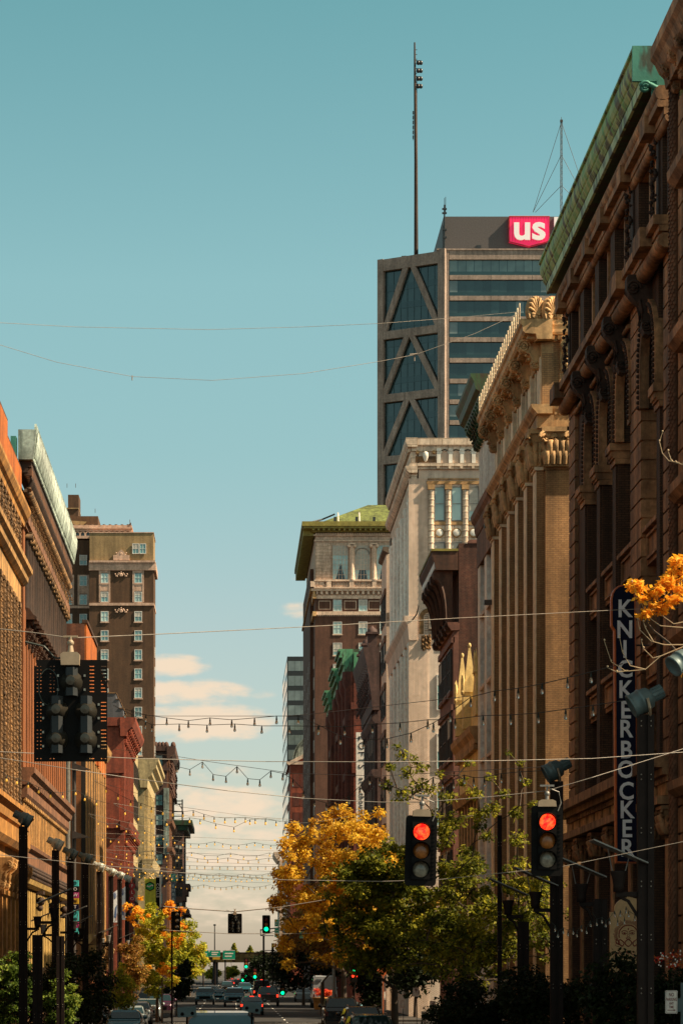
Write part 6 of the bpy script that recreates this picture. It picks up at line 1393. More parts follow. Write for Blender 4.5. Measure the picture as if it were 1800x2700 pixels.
# right row
lamp('brown twin channel lamp post at right with a grey floodlight over the blade sign', XP(1700, 54.7), 54.7, ZP(1885, 54.7), 1, True, 1.0)
lamp('dark lamp post with a dark floodlight aimed left, behind the right hand red signal', XP(1466, 69.5), 69.5, ZP(2060, 69.5), 1, True, 1.0)
lamp('short post with cup lamp beside the tan arched sign', XP(1580, 63), 63, ZP(2370, 63), 1, False, .8)
lamp('thin dark post with cup lamp inside the sparse green tree', XP(1378, 78), 78, ZP(2430, 78), 1, False, .8)
lamp('slim dark post half hidden by the sparse green tree', XP(1316, 84), 84, ZP(2150, 84), 1, False, None, thin=.4)
r = thing('floodlight', 'grey floodlight cut by the right edge among orange leaves', 'floodlight', W(1800, 1745, 44)); floodlight(None, W(1800, 1738, 44), R(200), R(35), .72, m['spot'], r)
# left row
Xp = -8.0
L_ = [(62, 2165, 'spot', 'nearest and tallest dark lamp post of the left row, cut by the first shop front', 1.0), (147, 2228, 'spot_pale', 'lamp post with a pale floodlight, second of the left row', -1.0), (186, 2252, 'spot', 'lamp post with a dark floodlight, third of the left row', 1.0), (226, 2262, 'spot', 'lamp post with a round dark floodlight, fourth of the left row', -1.0), (262, 2284, 'spot_pale', 'lamp post in front of the striped orange brick front, fifth of the left row', 1.0), (293, 2296, 'spot_pale', 'lamp post before the deep red building, sixth of the left row', -1.0), (316, 2304, 'spot_pale', 'lamp post before the red disc sign, seventh of the left row', 1.0), (335, 2312, 'spot_pale', 'last and smallest lamp post of the left row', 1.0)]
for px, py, mf, lb, cu in L_:
    Y = -Xp*F/(CX-px); lamp(lb, Xp, Y, ZP(py+14, Y), -1, True, cu, mf, px != 62)
lamp('short post with a cup lamp and a wide tilted reflector plate on the left', XP(100, 88), 88, ZP(2465, 88), -1, False, 1.0)
lamp('short dark post with a cup lamp behind the wide reflector plate', XP(160, 112), 112, ZP(2468, 112), -1, False, 1.0)

# ================================================================ SIGNALS
def rrect(cx, cz, w, h, rad, n=5):
    out = []
    for sx, sz, a0 in ((1, 1, 0), (-1, 1, 90), (-1, -1, 180), (1, -1, 270)):
        for i in range(n+1): a = R(a0+90*i/n); out.append((cx+sx*(w/2-rad)+rad*math.cos(a), cz+sz*(h/2-rad)+rad*math.sin(a)))
    return out
def signal(label, px, py, Y, w=.58, h=1.30, lit='red', mats=None, hang=True, group='traffic signals', tilt=0.0):
    c = W(px, py, Y); r = thing('traffic_signal', label, 'traffic light', c, group); k = h/1.3
    P3 = lambda a, z, d: (c.x+a, c.y+d, c.z+z)
    b = MB(); b.prism(rrect(0, 0, w, h, .07*k), P3, 0, .02)
    b.part('backplate', m['blk'], r)
    b = MB(); b.box(c.x-.17*k, c.x+.17*k, c.y-.05, c.y-.001, c.z-.53*k, c.z+.53*k); b.box(c.x-.16*k, c.x+.16*k, c.y+.021, c.y+.2, c.z-.52*k, c.z+.52*k)
    for s in (-1, 1):
        for i in range(14): z = c.z-.5*k+i*.075*k; b.box(c.x+s*.23*k-.03*k, c.x+s*.23*k+.03*k, c.y-.012, c.y-.001, z, z+.02*k)
    b.part('housing', m['blk'], r)
    ms = {'red': ('red_on', 'amb_off', 'grn_off'), 'green': ('red_off', 'amb_off', 'grn_on')}[lit]
    for i, mm in enumerate(ms):
        z = c.z+(.345-.345*i)*k; RX = Matrix.Rotation(R(90), 3, 'X')
        q = MB(); q.lathe((c.x, c.y-.06, z), [(.15*k, 0), (.135*k, .02), (.08*k, .035), (.001, .04)], 18, 0, RX); q.part('lens', m[mm], r)
        q = MB(); n = 18; vs = []
        for d0, ln in ((0, .0), (1, .0)):
            pass
        for j in range(n+1):
            a = R(-40+260*j/n); L = .24*k*max(.25, .5+.5*math.sin(a))
            for rad in (.155*k, .165*k): vs += [(c.x+rad*math.cos(a), c.y-.05, z+rad*math.sin(a)), (c.x+rad*math.cos(a), c.y-.05-L, z+rad*math.sin(a))]
        fs = []
        for j in range(n): a, d = j*4, (j+1)*4; fs += [(a, a+1, d+1, d), (a+2, d+2, d+3, a+3), (a+1, a+3, d+3, d+1)]
        q.add(vs, fs); q.part('visor', m['blk'] if mm not in () else m['blk'], r)
    if hang:
        b = MB(); zt = c.z+h/2; b.prism([(-.17*k, zt-.02), (.17*k, zt-.02), (.16*k, zt+.08*k), (.1*k, zt+.11*k), (-.1*k, zt+.11*k), (-.16*k, zt+.08*k)], lambda a, z, d: (c.x+a, c.y+d, z), -.06, .14); b.part('hanger_box', m['cap'], r)
        b = MB(); b.tube([(c.x, c.y, zt+.1*k), (c.x, c.y, zt+.2*k)], .035, 6); b.ball((c.x, c.y, zt+.22*k), .055, n=8, k=5); b.tube([(c.x, c.y, zt+.24*k), (c.x, c.y, zt+.36*k)], .02, 5); b.box(c.x-.13, c.x+.13, c.y-.03, c.y+.03, zt+.35*k, zt+.385*k)
        b.tube([(c.x+.02, c.y, zt+.33*k), (c.x+.22, c.y, zt+.25*k), (c.x+.26, c.y, zt+.05*k), (c.x+.2, c.y, zt-.1*k)], .012, 5); b.part('hanger', m['plate'], r)
    if tilt:
        r.rotation_euler = (0, tilt, 0)
    return r
signal('red lit traffic signal hanging left of the green tree, lower of the two', 1109, 2243, 49, tilt=R(1.4))
signal('red lit traffic signal hanging in front of the dark lamp post, right one', 1441, 2217, 49)
signal('green lit traffic signal on the mast arm over the far traffic', 702, 2437, 200, .6, 1.37, 'green', hang=False)
def doghouse(label, px, py, Y, w, h, fine=True):
    """five section cluster seen from behind: slotted backplate, faceted housings, lamp cones"""
    c = W(px, py, Y); r = thing('traffic_signal', label, 'traffic light', c, 'traffic signals')
    b = MB(); sx = w/193; sz = h/268
    if fine:
        xs = [(-90,-86),(-80,-76),(-55,-51),(-46,-42),(50,62),(80,94)]; rows = [-118+i*9.5 for i in range(8)]+[-23+i*9.7 for i in range(6)]+[50+i*9.7 for i in range(6)]
        cutx = sorted({-96.5, 96.5, *[v for p in xs for v in p]}); cutz = sorted({-134, 134, *rows, *[v+2.2 for v in rows], 125, 127.5})
        for i in range(len(cutx)-1):
            for j in range(len(cutz)-1):
                a, d, e, f = cutx[i], cutx[i+1], cutz[j], cutz[j+1]
                hole = (a, d) in xs and any(abs(e-v) < .01 for v in rows) and not (e > -30 and a in (-55, -46, 50))
                hole = hole or (abs(e-125) < .01 and (a, d) in xs)
                if hole: continue
                if abs(a+96.5) < .1 and e < -127: a += 6
                b.box(c.x+a*sx, c.x+d*sx, c.y-.006, c.y+.006, c.z-f*sz, c.z-e*sz)
    else: b.prism(rrect(0, 0, w, h, .05), lambda a, z, d: (c.x+a, c.y+d, c.z+z), -.006, .006)
    b.part('backplate', m['blk'], r)
    for (ux, uz, nsec) in ((2, -75, 1), (-36, 0, 2), (40, 0, 2)):
        q = MB(); z1 = c.z-(uz-38)*sz; z0 = z1-nsec*76*sz; xx = c.x+ux*sx; hw = 17*sx
        q.prism([(-hw, 0), (-hw*.7, -.10), (hw*.35, -.13), (hw*.95, -.06), (hw, 0)], lambda a, d, z: (xx+a, c.y-.007+d, z), z0+.004, z1-.004); po = q.part('housing', m['hood'], r)
        for s in range(nsec):
            zc = z1-(s+.5)*76*sz; k = sx
            q = MB(); q.lathe((xx, c.y-.01, zc), [(30*k, .0), (13*k, .15)], 20, 0, Matrix.Rotation(R(90), 3, 'X'), False); q.lathe((xx, c.y-.01, zc), [(13*k, .15), (12*k, .195)], 20, 0, Matrix.Rotation(R(90), 3, 'X'), False); q.lathe((xx, c.y-.01, zc), [(12*k, .195), (.001, .2)], 20, 0, Matrix.Rotation(R(90), 3, 'X'), False); q.part('lamp_cone', m['cone'], po)
    b = MB(); zt = c.z+h/2; b.prism([(-24*sx, zt-16*sz), (24*sx, zt-16*sz), (25*sx, zt+12*sz), (18*sx, zt+18*sz), (-18*sx, zt+18*sz), (-26*sx, zt+12*sz)], lambda a, z, d: (c.x+a, c.y+d, z), -.12, .04); b.part('hanger_box', m['cap'], r)
    b = MB(); b.tube([(c.x, c.y-.03, zt+18*sz), (c.x, c.y-.03, zt+40*sz)], [.05*w, .03*w], 7); b.ball((c.x, c.y-.03, zt+44*sz), .05*w, n=8, k=5); b.tube([(c.x, c.y-.03, zt+46*sz), (c.x, c.y-.03, zt+60*sz)], .03*w, 6); b.box(c.x-.1*w, c.x+.1*w, c.y-.05, c.y, zt+58*sz, zt+63*sz)
    b.part('hanger', m['cap'], r)
    b = MB(); b.tube([(c.x-58*sx+26*sx*math.cos(t*.35), c.y-.03, c.z+62*sz+48*sz*math.sin(t*.35)) for t in range(19)], .006, 5); b.tube([(c.x-120*sx, c.y, zt+48*sz), (c.x-70*sx, c.y, zt+36*sz), (c.x-40*sx, c.y, zt+5*sz), (c.x-22*sx, c.y-.03, zt+4*sz)], .011, 5); b.part('cable_loop', m['cord'], r)
    b = MB()
    for ux, uz in ((2+35, -92), (2+35, -55), (-33, -92), (-33, -55), (-72, -16), (-72, 20), (74, -16), (74, 20), (-72, 57), (-72, 94), (74, 57), (74, 94)): b.box(c.x+(ux-2.5)*sx, c.x+(ux+2.5)*sx, c.y-.03, c.y-.007, c.z-(uz+3)*sz, c.z-(uz-3)*sz)
    b.part('clip', m['alu'], r)
    return r
doghouse('five lamp traffic signal seen from behind at upper left, with slotted backplate', 187, 1874, 30, 193*30/F, 268*30/F)
doghouse('small dark five lamp traffic signal hanging over the far end of the street', 619.5, 2435, 157, .83, 1.17, False)
def wire(label, pts, rad, mat='wire', name='span_wire', cat='cable', sag=0.0, group='cables across the street'):
    P = []
    for (a, c, Y), (a2, c2, Y2) in zip(pts, pts[1:]):
        for i in range(6): t = i/6; P.append(W(a+(a2-a)*t, c+(c2-c)*t, 1/((1-t)/Y+t/Y2)))
    P.append(W(*pts[-1])); b = MB(); b.tube(P, rad, 5); return b.thing(name, label, cat, m[mat], P[0], group)
wire('thin high cable crossing the sky in front of the bank tower', ((-20,850,100),(200,862,103),(550,869,106),(800,862,108),(1000,853,109),(1200,838,111),(1372,822,112)), .009)
o = wire('slack thin cable with two loose ends, sagging across the sky', ((-20,903,100),(150,955,102),(350,993,104),(560,1003,105),(800,985,107),(1000,953,109),(1095,935,110),(1250,880,111),(1372,824,112)), .009)
b = MB(); b.tube([W(349,990,104), W(349,1003,104)], .02, 4); b.tube([W(1080,936,110), W(1100,934,110)], .05, 5); b.tube([W(1092,936,110), W(1092,952,110)], .025, 4); b.thing('cable_tie', 'loose tie ends dangling from the slack thin cable', 'cable tie', m['wire'], W(1092,936,110))
wire('pale span cable carrying the five lamp signal, running to the blade sign', ((-20,1656,30),(90,1668,30),(187,1682,30),(420,1672,33),(800,1653,39),(1200,1630,46),(1630,1608,54),(1820,1600,57)), .0055)
wire('straight bright cable level with the bottom of the five lamp signal', ((-20,1981,48),(360,2000,49),(700,2008,50),(1000,2009,50),(1300,2006,51),(1560,2000,52),(1820,1982,53)), .0075)
wire('sagging span cable carrying the two red signals', ((-20,1995,47),(200,2030,47),(370,2055,48),(600,2085,48),(800,2105,49),(1000,2115,49),(1113,2115,49),(1300,2100,49),(1441,2085,49),(1560,2050,49),(1820,1968,50)), .007)
wire('lower tether cable behind the two red signals', ((-20,2252,49.4),(300,2285,49.4),(500,2303,49.4),(750,2320,49.4),(1000,2324,49.4),(1150,2320,49.4),(1480,2285,49.4),(1820,2215,49.4)), .0065)
wire('faint cable carrying the far five lamp signal', ((430,2390,157),(500,2396,157),(619,2404,157),(740,2392,157),(860,2372,157)), .03)
wire('faint lower cable under the far five lamp signal', ((430,2452,160),(600,2462,160),(800,2462,160),(860,2458,160)), .02)

# ================================================================ FESTOON STRINGS
def bulb_mesh(gm, s):
    b = MB(); b.lathe((0, 0, 0), [(.006*s, .02*s), (.012*s, 0), (.02*s, -.03*s), (.028*s, -.09*s), (.03*s, -.13*s)], 8, 0); b.lathe((0, 0, -.13*s), [(.022*s, 0), (.036*s, -.04*s), (.045*s, -.085*s), (.036*s, -.125*s), (.004*s, -.14*s)], 8, 1)
    return b.mesh('bulb', [m['cord'], m[gm]])
BM = {('clear', 1): bulb_mesh('bulb', 1.0), ('lit', 1): bulb_mesh('bulb_lit', 1.0), ('lit', 2): bulb_mesh('bulb_lit', 1.9), ('clear', 2): bulb_mesh('bulb', 1.5)}
def festoon(label, cord, Y0, Y1, kind=('clear', 1), rad=.011, support=None, every=None, scale=1.0):
    n = len(cord)-1; c0, c1 = cord[0][0], cord[-1][0]
    yy_ = lambda a: 1/((1-(a-c0)/(c1-c0))/Y0+(a-c0)/(c1-c0)/Y1)
    P = [W(a, c, yy_(a)) for a, c in cord]; r = thing('festoon_string', label, 'string lights', P[0], 'festoon strings over the street')
    b = MB(); b.tube(P, rad, 5); b.part('cord', m['cord'], r)
    if support:
        b = MB(); b.tube([W(a, c, yy_(a)) for a, c in support], rad*.8, 4); b.part('support_wire', m['wire'], r)
    for i, p in enumerate(P):
        if 0 < i < n: o = inst(BM[kind], 'bulb', r, p); o.scale = (scale,)*3
    return r
festoon('upper string of clear bulbs sweeping up to the right hand lamp posts', [(330,1870),(385,1885),(440,1893),(497,1900),(554,1893),(611,1898),(671,1893),(729,1888),(786,1888),(840,1912),(897,1940),(958,1950),(1020,1948),(1083,1933),(1142,1906),(1186,1878),(1240,1838),(1303,1822),(1365,1815),(1428,1803),(1495,1787),(1557,1772),(1640,1750)], 102, 62, support=[(330,1880),(420,1888),(749,1888),(810,1884),(1240,1835)])
festoon('second string of clear bulbs, hanging just under the upper one', [(300,1860),(330,1875),(384,1903),(401,1911),(473,1909),(546,1912),(619,1909),(690,1914),(763,1914),(838,1915),(908,1916),(981,1910),(1054,1906),(1127,1898),(1199,1896),(1273,1887),(1345,1885),(1418,1880),(1490,1870),(1562,1860),(1640,1848)], 104, 64)
festoon('zigzag string of clear bulbs below the cloud, draped in swags', [(452,2000),(467,2021),(501,2029),(534,2009),(562,2042),(596,2047),(625,2021),(653,2053),(685,2056),(714,2033),(745,2039),(772,2054),(800,2085),(829,2108),(860,2117),(890,2115),(920,2100),(948,2073),(974,2048),(1000,2050),(1027,2071),(1057,2083),(1086,2083),(1113,2067),(1141,2050),(1166,2056),(1195,2056),(1223,2044),(1248,2050),(1276,2050),(1320,2040),(1370,2035),(1465,2030)], 112, 72, support=[(300,1975),(452,1992),(550,2008),(772,2039),(1000,2046),(1465,2020)])
def sw(x0, x1, y0, y1, n, amp, per, dip=6):
    return [(x0+(x1-x0)*i/n, y0+(y1-y0)*i/n+dip*4*(i/n)*(1-i/n)+amp*abs(math.sin(math.pi*i/per))) for i in range(n+1)]
festoon('string of amber bulbs across the third cloud, dipping to the right', [(250,2060),(280,2075),(312,2094),(345,2110),(372,2118),(400,2128),(430,2134),(456,2138),(483,2140),(510,2137),(538,2147),(565,2154),(593,2157),(620,2156),(647,2155),(673,2158),(700,2161),(728,2164),(752,2166),(790,2170),(830,2168),(880,2160),(930,2150),(980,2140)], 142, 150, ('lit', 1), .011, [(250,2058),(480,2128),(640,2150),(770,2161)], scale=1.15)
festoon('loose string of amber bulbs swinging low under the third cloud', [(300,2120),(330,2135),(365,2150),(400,2160),(440,2164),(500,2156),(528,2160),(569,2172),(617,2181),(659,2161),(700,2158),(740,2166)], 150, 156, ('lit', 1), .013, [(300,2118),(500,2152),(740,2160)], scale=1.15)
FS = [(250, 2200, 735, 2221, 23, 8, 5, 176, 1.7, 'amber string above the green tree tops, first of the crowded far strings'), (300, 2235, 745, 2248, 13, 9, 3, 190, 1.8, 'wide spaced amber string, second of the crowded far strings'), (280, 2245, 735, 2262, 17, 6, 4, 198, 1.8, 'amber string with a level cord, third of the crowded far strings'),
      (300, 2270, 740, 2284, 22, 9, 1, 232, 1.9, 'scalloped amber string, fourth of the crowded far strings'), (320, 2292, 740, 2302, 26, 5, 4, 262, 2.0, 'close set amber string, fifth of the crowded far strings'), (340, 2300, 735, 2312, 28, 5, 6, 275, 2.1, 'slanting amber string, sixth of the crowded far strings'), (360, 2322, 715, 2332, 24, 6, 6, 318, 2.3, 'smallest and lowest amber string, last of the crowded far strings'),
      (235, 2150, 480, 2205, 10, 8, 3, 168, 1.6, 'short amber string in front of the deep red building'), (230, 2255, 470, 2300, 11, 6, 3, 180, 1.6, 'short amber string above the yellow sign'), (840, 2165, 1010, 2120, 9, 8, 3, 160, 1.6, 'short amber string in front of the golden tree top')]
for x0, y0, x1, y1, n, amp, per, Y, s, lb in FS: festoon(lb, sw(x0, x1, y0, y1, n, amp, per), Y, Y+3, ('lit', 1), .007*s, [(x0, y0-4), (x1, y1-4)], scale=s*.58)
festoon('amber string on the left in front of the brown store', [(0,2030),(18,2045),(45,2052),(75,2062),(103,2076),(134,2088),(166,2090),(200,2082),(224,2097),(255,2110),(290,2120)], 100, 118, ('lit', 1), .009, None, scale=.9)
# little coloured bulbs by the arched sign
for lb, pts, Y in (('string of small white and green bulbs in front of the arched sign', ((1560,2405),(1572,2424),(1586,2418),(1596,2428),(1606,2420),(1619,2402),(1627,2424),(1634,2400),(1645,2420),(1649,2391),(1656,2402),(1672,2412),(1680,2412)), 60), ('string of small pale bulbs left of the arched sign', ((1450,2430),(1462,2440),(1470,2456),(1484,2446),(1496,2452),(1510,2448),(1520,2455),(1532,2440),(1545,2446),(1556,2428),(1566,2432)), 62)):
    festoon(lb, pts, Y, Y+.5, ('clear', 1), .006, None, scale=.55)
# ================================================================ SIGNS
# tall blade sign
Y = 83.; x = lambda px: XP(px, Y); z = lambda py: ZP(py, Y)
r = thing('blade_sign', 'tall navy blade sign reading KNICKERBOCKER with an orange rim', 'sign', (x(1648), Y, z(2275)))
def sgn_outline(g):
    pts = [(x(1626)-g, z(2272)-g), (x(1678)+g, z(2272)-g), (x(1671)+g, z(1600))]
    for i in range(9): a = math.pi*i/8; pts.append((x(1642.5)+(x(1671)-x(1642.5)+g)*math.cos(a), z(1578)+(z(1545)-z(1578)+g)*math.sin(a)))
    pts += [(x(1614)-g, z(1650)), (x(1622)-g, z(1662))]
    return pts
b = MB(); b.prism(sgn_outline(.0), lambda a, c, d: (a, d, c), Y, Y+.3); b.part('panel', m['navy'], r)
b = MB(); b.prism(sgn_outline(.05), lambda a, c, d: (a, d, c), Y+.03, Y+.27); b.tube([(a, Y+.01, c) for a, c in sgn_outline(.02)+sgn_outline(.02)[:1]], .03, 5); b.part('rim', m['org_trim'], r)
ys = [1607, 1662, 1714, 1766, 1820, 1874, 1924, 1979, 2031, 2088, 2137, 2187, 2238]
for i, ch in enumerate('KNICKERBOCKER'):
    o = text(ch, r, m['neon_white'], (x(1645+i*.55), Y-.02, z(ys[i])), .76, name='letter', ext=.015, offset=.016, sx=.9)
b = MB()
for py in (1700, 1900, 2100): b.tube([(x(1672), Y+.15, z(py)), (XR, Y+.15, z(py))], .03, 5)
b.part('bracket', m['dk_frame'], r)
# arched tan sign
Y = 66.; x = lambda px: XP(px, Y); z = lambda py: ZP(py, Y)
r = thing('shop_sign', 'tan arched hanging sign with a red brown sun face over a lotus', 'sign', (x(1650), Y, z(2560)))
cx_ = 1658; pts = [(x(1607), z(2562)), (x(1700), z(2562)), (x(1700), z(2400))]+[(x(1658)+(x(1698)-x(1658))*math.cos(math.pi*i/14), z(2400)+(z(2366)-z(2400))*math.sin(math.pi*i/14)) for i in range(15)]+[(x(1618), z(2405)), (x(1607), z(2405))]
b = MB(); b.prism(pts, lambda a, c, d: (a, d, c), Y, Y+.12); b.part('board', m['sign_tan'], r)
b = MB(); c0 = (1655, 2464); yy0 = Y-.008
def ln(pp, rad=.008): b.tube([(x(a), yy0, z(c)) for a, c in pp], rad, 4)
def sgp(X_, Y_): return (1560+X_/6.533, 2340+Y_/6.533)
for i in range(44):
    a = R(-25+230*i/43); r0 = 29; L = 6+4*abs(math.sin(i*.5))+(5 if i % 11 == 5 else 0); ln([(c0[0]+r0*math.cos(a), c0[1]-r0*math.sin(a)), (c0[0]+(r0+L)*math.cos(a), c0[1]-(r0+L)*math.sin(a))], .007)
ln([(c0[0]+25*math.cos(R(-20+220*i/30)), c0[1]-25*math.sin(R(-20+220*i/30))) for i in range(31)], .014)
for s in (-1, 1):
    ln([(c0[0]+s*(2+i*2.0), c0[1]-7-3.5*math.sin(math.pi*i/8)) for i in range(9)], .008); ln([(c0[0]+s*(4+i*1.6), c0[1]-3-2.2*math.sin(math.pi*i/8)) for i in range(9)], .006); ln([(c0[0]+s*(4+i*1.6), c0[1]-2+1.2*math.sin(math.pi*i/8)) for i in range(9)], .006)
    b.ball((x(c0[0]+s*10), yy0, z(c0[1]-3)), .02, n=6, k=4); ln([(c0[0]+s*2, c0[1]-6), (c0[0]+s*1.5, c0[1]+1), (c0[0]+s*3.5, c0[1]+4), (c0[0], c0[1]+5.5)], .006); ln([(c0[0]+s*7, c0[1]+9.5), (c0[0]+s*3, c0[1]+8), (c0[0], c0[1]+9)], .006); ln([(c0[0]+s*6.5, c0[1]+10), (c0[0]+s*3, c0[1]+12), (c0[0], c0[1]+12)], .006)
b.ball((x(c0[0]), yy0, z(c0[1]-15)), .018, n=6, k=4, sz=1.6)
def petal(cx, cy, w, h, lean): ln([(cx+lean+(0), cy-h)]+[(cx+lean*(1-t)+w*math.sin(math.pi*t)*.9, cy-h*(1-t)) for t in [i/8 for i in range(9)]], .013); ln([(cx+lean, cy-h)]+[(cx+lean*(1-t)-w*math.sin(math.pi*t)*.9, cy-h*(1-t)) for t in [i/8 for i in range(9)]], .013)
petal(c0[0], c0[1]+32, 10, 20, 0); petal(c0[0]-16, c0[1]+31, 8, 18, -6); petal(c0[0]+16, c0[1]+31, 8, 18, 6); petal(c0[0]-25, c0[1]+27, 5, 14, -6); petal(c0[0]+26, c0[1]+27, 5, 14, 6)
for s in (-1, 1): ln([(c0[0]+s*20, c0[1]+25), (c0[0]+s*32, c0[1]+24), (c0[0]+s*36, c0[1]+29), (c0[0]+s*24, c0[1]+32)], .006)
b.part('sun_face', m['sign_red'], r)
text('MANEROS', r, m['sign_red'], (x(1650), Y-.005, z(2514)), .17, name='lettering', ext=.006, sx=1.1) if False else text('M A   R O S', r, m['sign_red'], (x(1648), Y-.005, z(2513)), .14, name='lettering', ext=.006)
text('INTERNATIONAL', r, m['sign_red'], (x(1657), Y-.005, z(2524)), .05, name='small_lettering', ext=.005)
b = MB()
for dxx in (-3, 3): b.tube([(x(1656+dxx), Y+.05, z(2372)), (x(1658+dxx), Y+.05, z(2354))], .012, 5)
b.part('hook', m['gold_terra'], r)
# no parking signs
def nopark(label, px, py, Y, w=.305, h=.457, full=True, arrow=True, post=True, sheet='sign_white', ptype=False):
    c = W(px, py, Y); r = thing('parking_sign', label, 'sign', (c.x, c.y, 0), 'parking signs on posts')
    b = MB(); b.prism(rrect(0, 0, w, h, .03), lambda a, zz, d: (c.x+a, c.y+d, c.z+zz), 0, .004); b.part('plate', m[sheet], r)
    b = MB()
    o = rrect(0, 0, w-.03, h-.03, .025); b.tube([(c.x+a, c.y-.002, c.z+q) for a, q in o+o[:1]], .004, 4)
    if arrow: b.box(c.x-.09, c.x+.06, c.y-.004, c.y-.0005, c.z-.19, c.z-.175); b.prism([(.05, -.205), (.10, -.1825), (.05, -.16)], lambda a, zz, d: (c.x+a, c.y+d, c.z+zz), -.004, -.0005)
    if ptype: b.tube([(c.x+.07*math.cos(i*.35), c.y-.003, c.z+.11+.07*math.sin(i*.35)) for i in range(19)], .011, 4); b.tube([(c.x-.05, c.y-.003, c.z+.16), (c.x+.05, c.y-.003, c.z+.06)], .01, 4)
    b.part('border', m['sign_red'], r)
    if full:
        for t, dz, s in (('NO', .16, .115), ('PARKING', .055, .098), ('ANY', -.035, .08), ('TIME', -.115, .08)): text(t, r, m['sign_red'], (c.x, c.y-.003, c.z+dz), s, name='lettering', ext=.002, sx=.62, offset=.002)
    elif ptype: text('P', r, m['blk'], (c.x, c.y-.004, c.z+.11), .14, name='lettering', ext=.002, sx=.8, offset=.004); text('NO PARKING', r, m['sign_red'], (c.x, c.y-.003, c.z-.03), .05, name='lettering', ext=.002, sx=.8)
    if post: b = MB(); b.box(c.x+.03, c.x+.06, c.y+.006, c.y+.04, .0, c.z+h/2); b.part('post', m['pole'], r)
    return r
nopark('white NO PARKING ANY TIME sign at the bottom right corner', 1768.5, 2642, 59.3, .272, .52, post=False)
c = W(1790, 2650, 59.4); b = MB(); b.box(c.x-.05, c.x+.12, c.y, c.y+.06, c.z-.15, c.z+.15); b.box(c.x+.03, c.x+.12, c.y+.005, c.y+.07, 0, c.z+.5); b.thing('sign_post', 'pale steel post holding the bottom right no parking sign', 'post', m['spot'], (c.x, c.y, 0))
nopark('white circled P sign beside the sparse green tree trunk', 1259, 2657, 100, .3, .48, False, False, True, 'sign_white', True)
nopark('orange plate under the circled P sign', 1255, 2692, 100, .24, .36, False, False, True, 'sign_tan')
nopark('white no parking plate with arrow left of the circled P sign', 1140, 2653, 140, .3, .56, True)
nopark('pinkish parking plate high among the green leaves', 1096, 2616, 135, .32, .46, False, False, True, 'sign_white', True)
nopark('small white parking plate nearest the black parked car', 1061, 2648, 170, .22, .52, False)
nopark('small white parking plate between two others above the black car', 1035, 2638, 175, .2, .54, False)
nopark('tiny parking plate under the grey panel', 1014, 2625, 180, .16, .56, False)
nopark('low parking plate by the dark bushes', 1116, 2681, 120, .2, .5, False)
c = W(1010, 2553, 182); b = MB(); b.prism([(-.6, 0), (0, -.6), (.6, 0), (0, .6)], lambda a, zz, d: (c.x+a, c.y+d, c.z+zz), 0, .02); b.box(c.x-.03, c.x+.03, c.y+.021, c.y+.08, 0, c.z+.5); b.thing('warning_sign', 'orange diamond warning sign in the shade of the green tree', 'sign', m['org_trim'], (c.x, c.y, 0))
# lofts banner
Y = 281.; c = W(950, 2056, Y); w_, h_ = 23*Y/F, 250*Y/F
r = thing('banner', 'tall white vertical banner reading LOFTS at 1 thousand on the red building', 'banner', (c.x, Y, c.z-h_/2))
b = MB(); b.box(c.x-w_/2, c.x+w_/2, Y, Y+.06, c.z-h_/2, c.z+h_/2); b.part('cloth', m['sign_white'], r)
for s, dz, t in ((1.05, 3.4, 'LOFTS'),): text(t, r, m['blk'], (c.x+.1, Y-.02, c.z+h_*.29), 1.05, rot=(R(90), R(90), 0), ext=.01, cs=1.25)
text('at 1 thousand', r, m['blk'], (c.x+.1, Y-.02, c.z-h_*.22), .8, rot=(R(90), R(90), 0), ext=.01, cs=1.1)
# left hand signs
def tile_sign(label, px, py0, py1, Y, w_px, tiles):
    x0, x1 = XP(px-w_px/2, Y), XP(px+w_px/2, Y); n = len(tiles); H = ZP(py0, Y)-ZP(py1, Y); zt = ZP(py0, Y)
    r = thing('blade_sign', label, 'sign', ((x0+x1)/2, Y, ZP(py1, Y)))
    for i, (ch, mt) in enumerate(tiles):
        a, c = zt-H*(i+1)/n, zt-H*i/n; b = MB(); b.box(x0, x1, Y, Y+.25, a+.005, c-.005); b.part('tile', m[mt], r)
        if ch: text(ch, r, m['neon_white' if mt in ('navy', 'blk', 'sig_mag') else 'navy'], ((x0+x1)/2, Y-.01, (a+c)/2), H/n*.75, name='letter', ext=.008)
    return r
tile_sign('stacked square tile sign in cyan, black, magenta and yellow by the orange brick wall', 199, 2321, 2478, 150, 18, [('D','cyan'),('O','blk'),('W','sig_mag'),('N','sig_yel'),('T','navy'),('O','cyan'),('W','cyan'),('N','sig_mag'),('','cyan'),('O','blk')])
Y = 215.; r = thing('blade_sign', 'red disc sign with one white letter per disc on the left', 'sign', (XP(349, Y), Y, ZP(2412, Y)))
for i, ch in enumerate('FLOOD'):
    c = W(349, 2336+i*17, Y); b = MB(); b.lathe(c, [(.25, -.08), (.25, .08)], 18, 0, Matrix.Rotation(R(90), 3, 'X')); b.part('disc', m['sig_red'], r); text(ch, r, m['sign_white'], (c.x, Y-.1, c.z), .36, name='letter', ext=.01)
b = MB(); c = W(334, 2370, Y); b.tube([W(342, 2325, Y), W(342, 2415, Y)], .05, 5); b.part('post', m['dk_frame'], r)
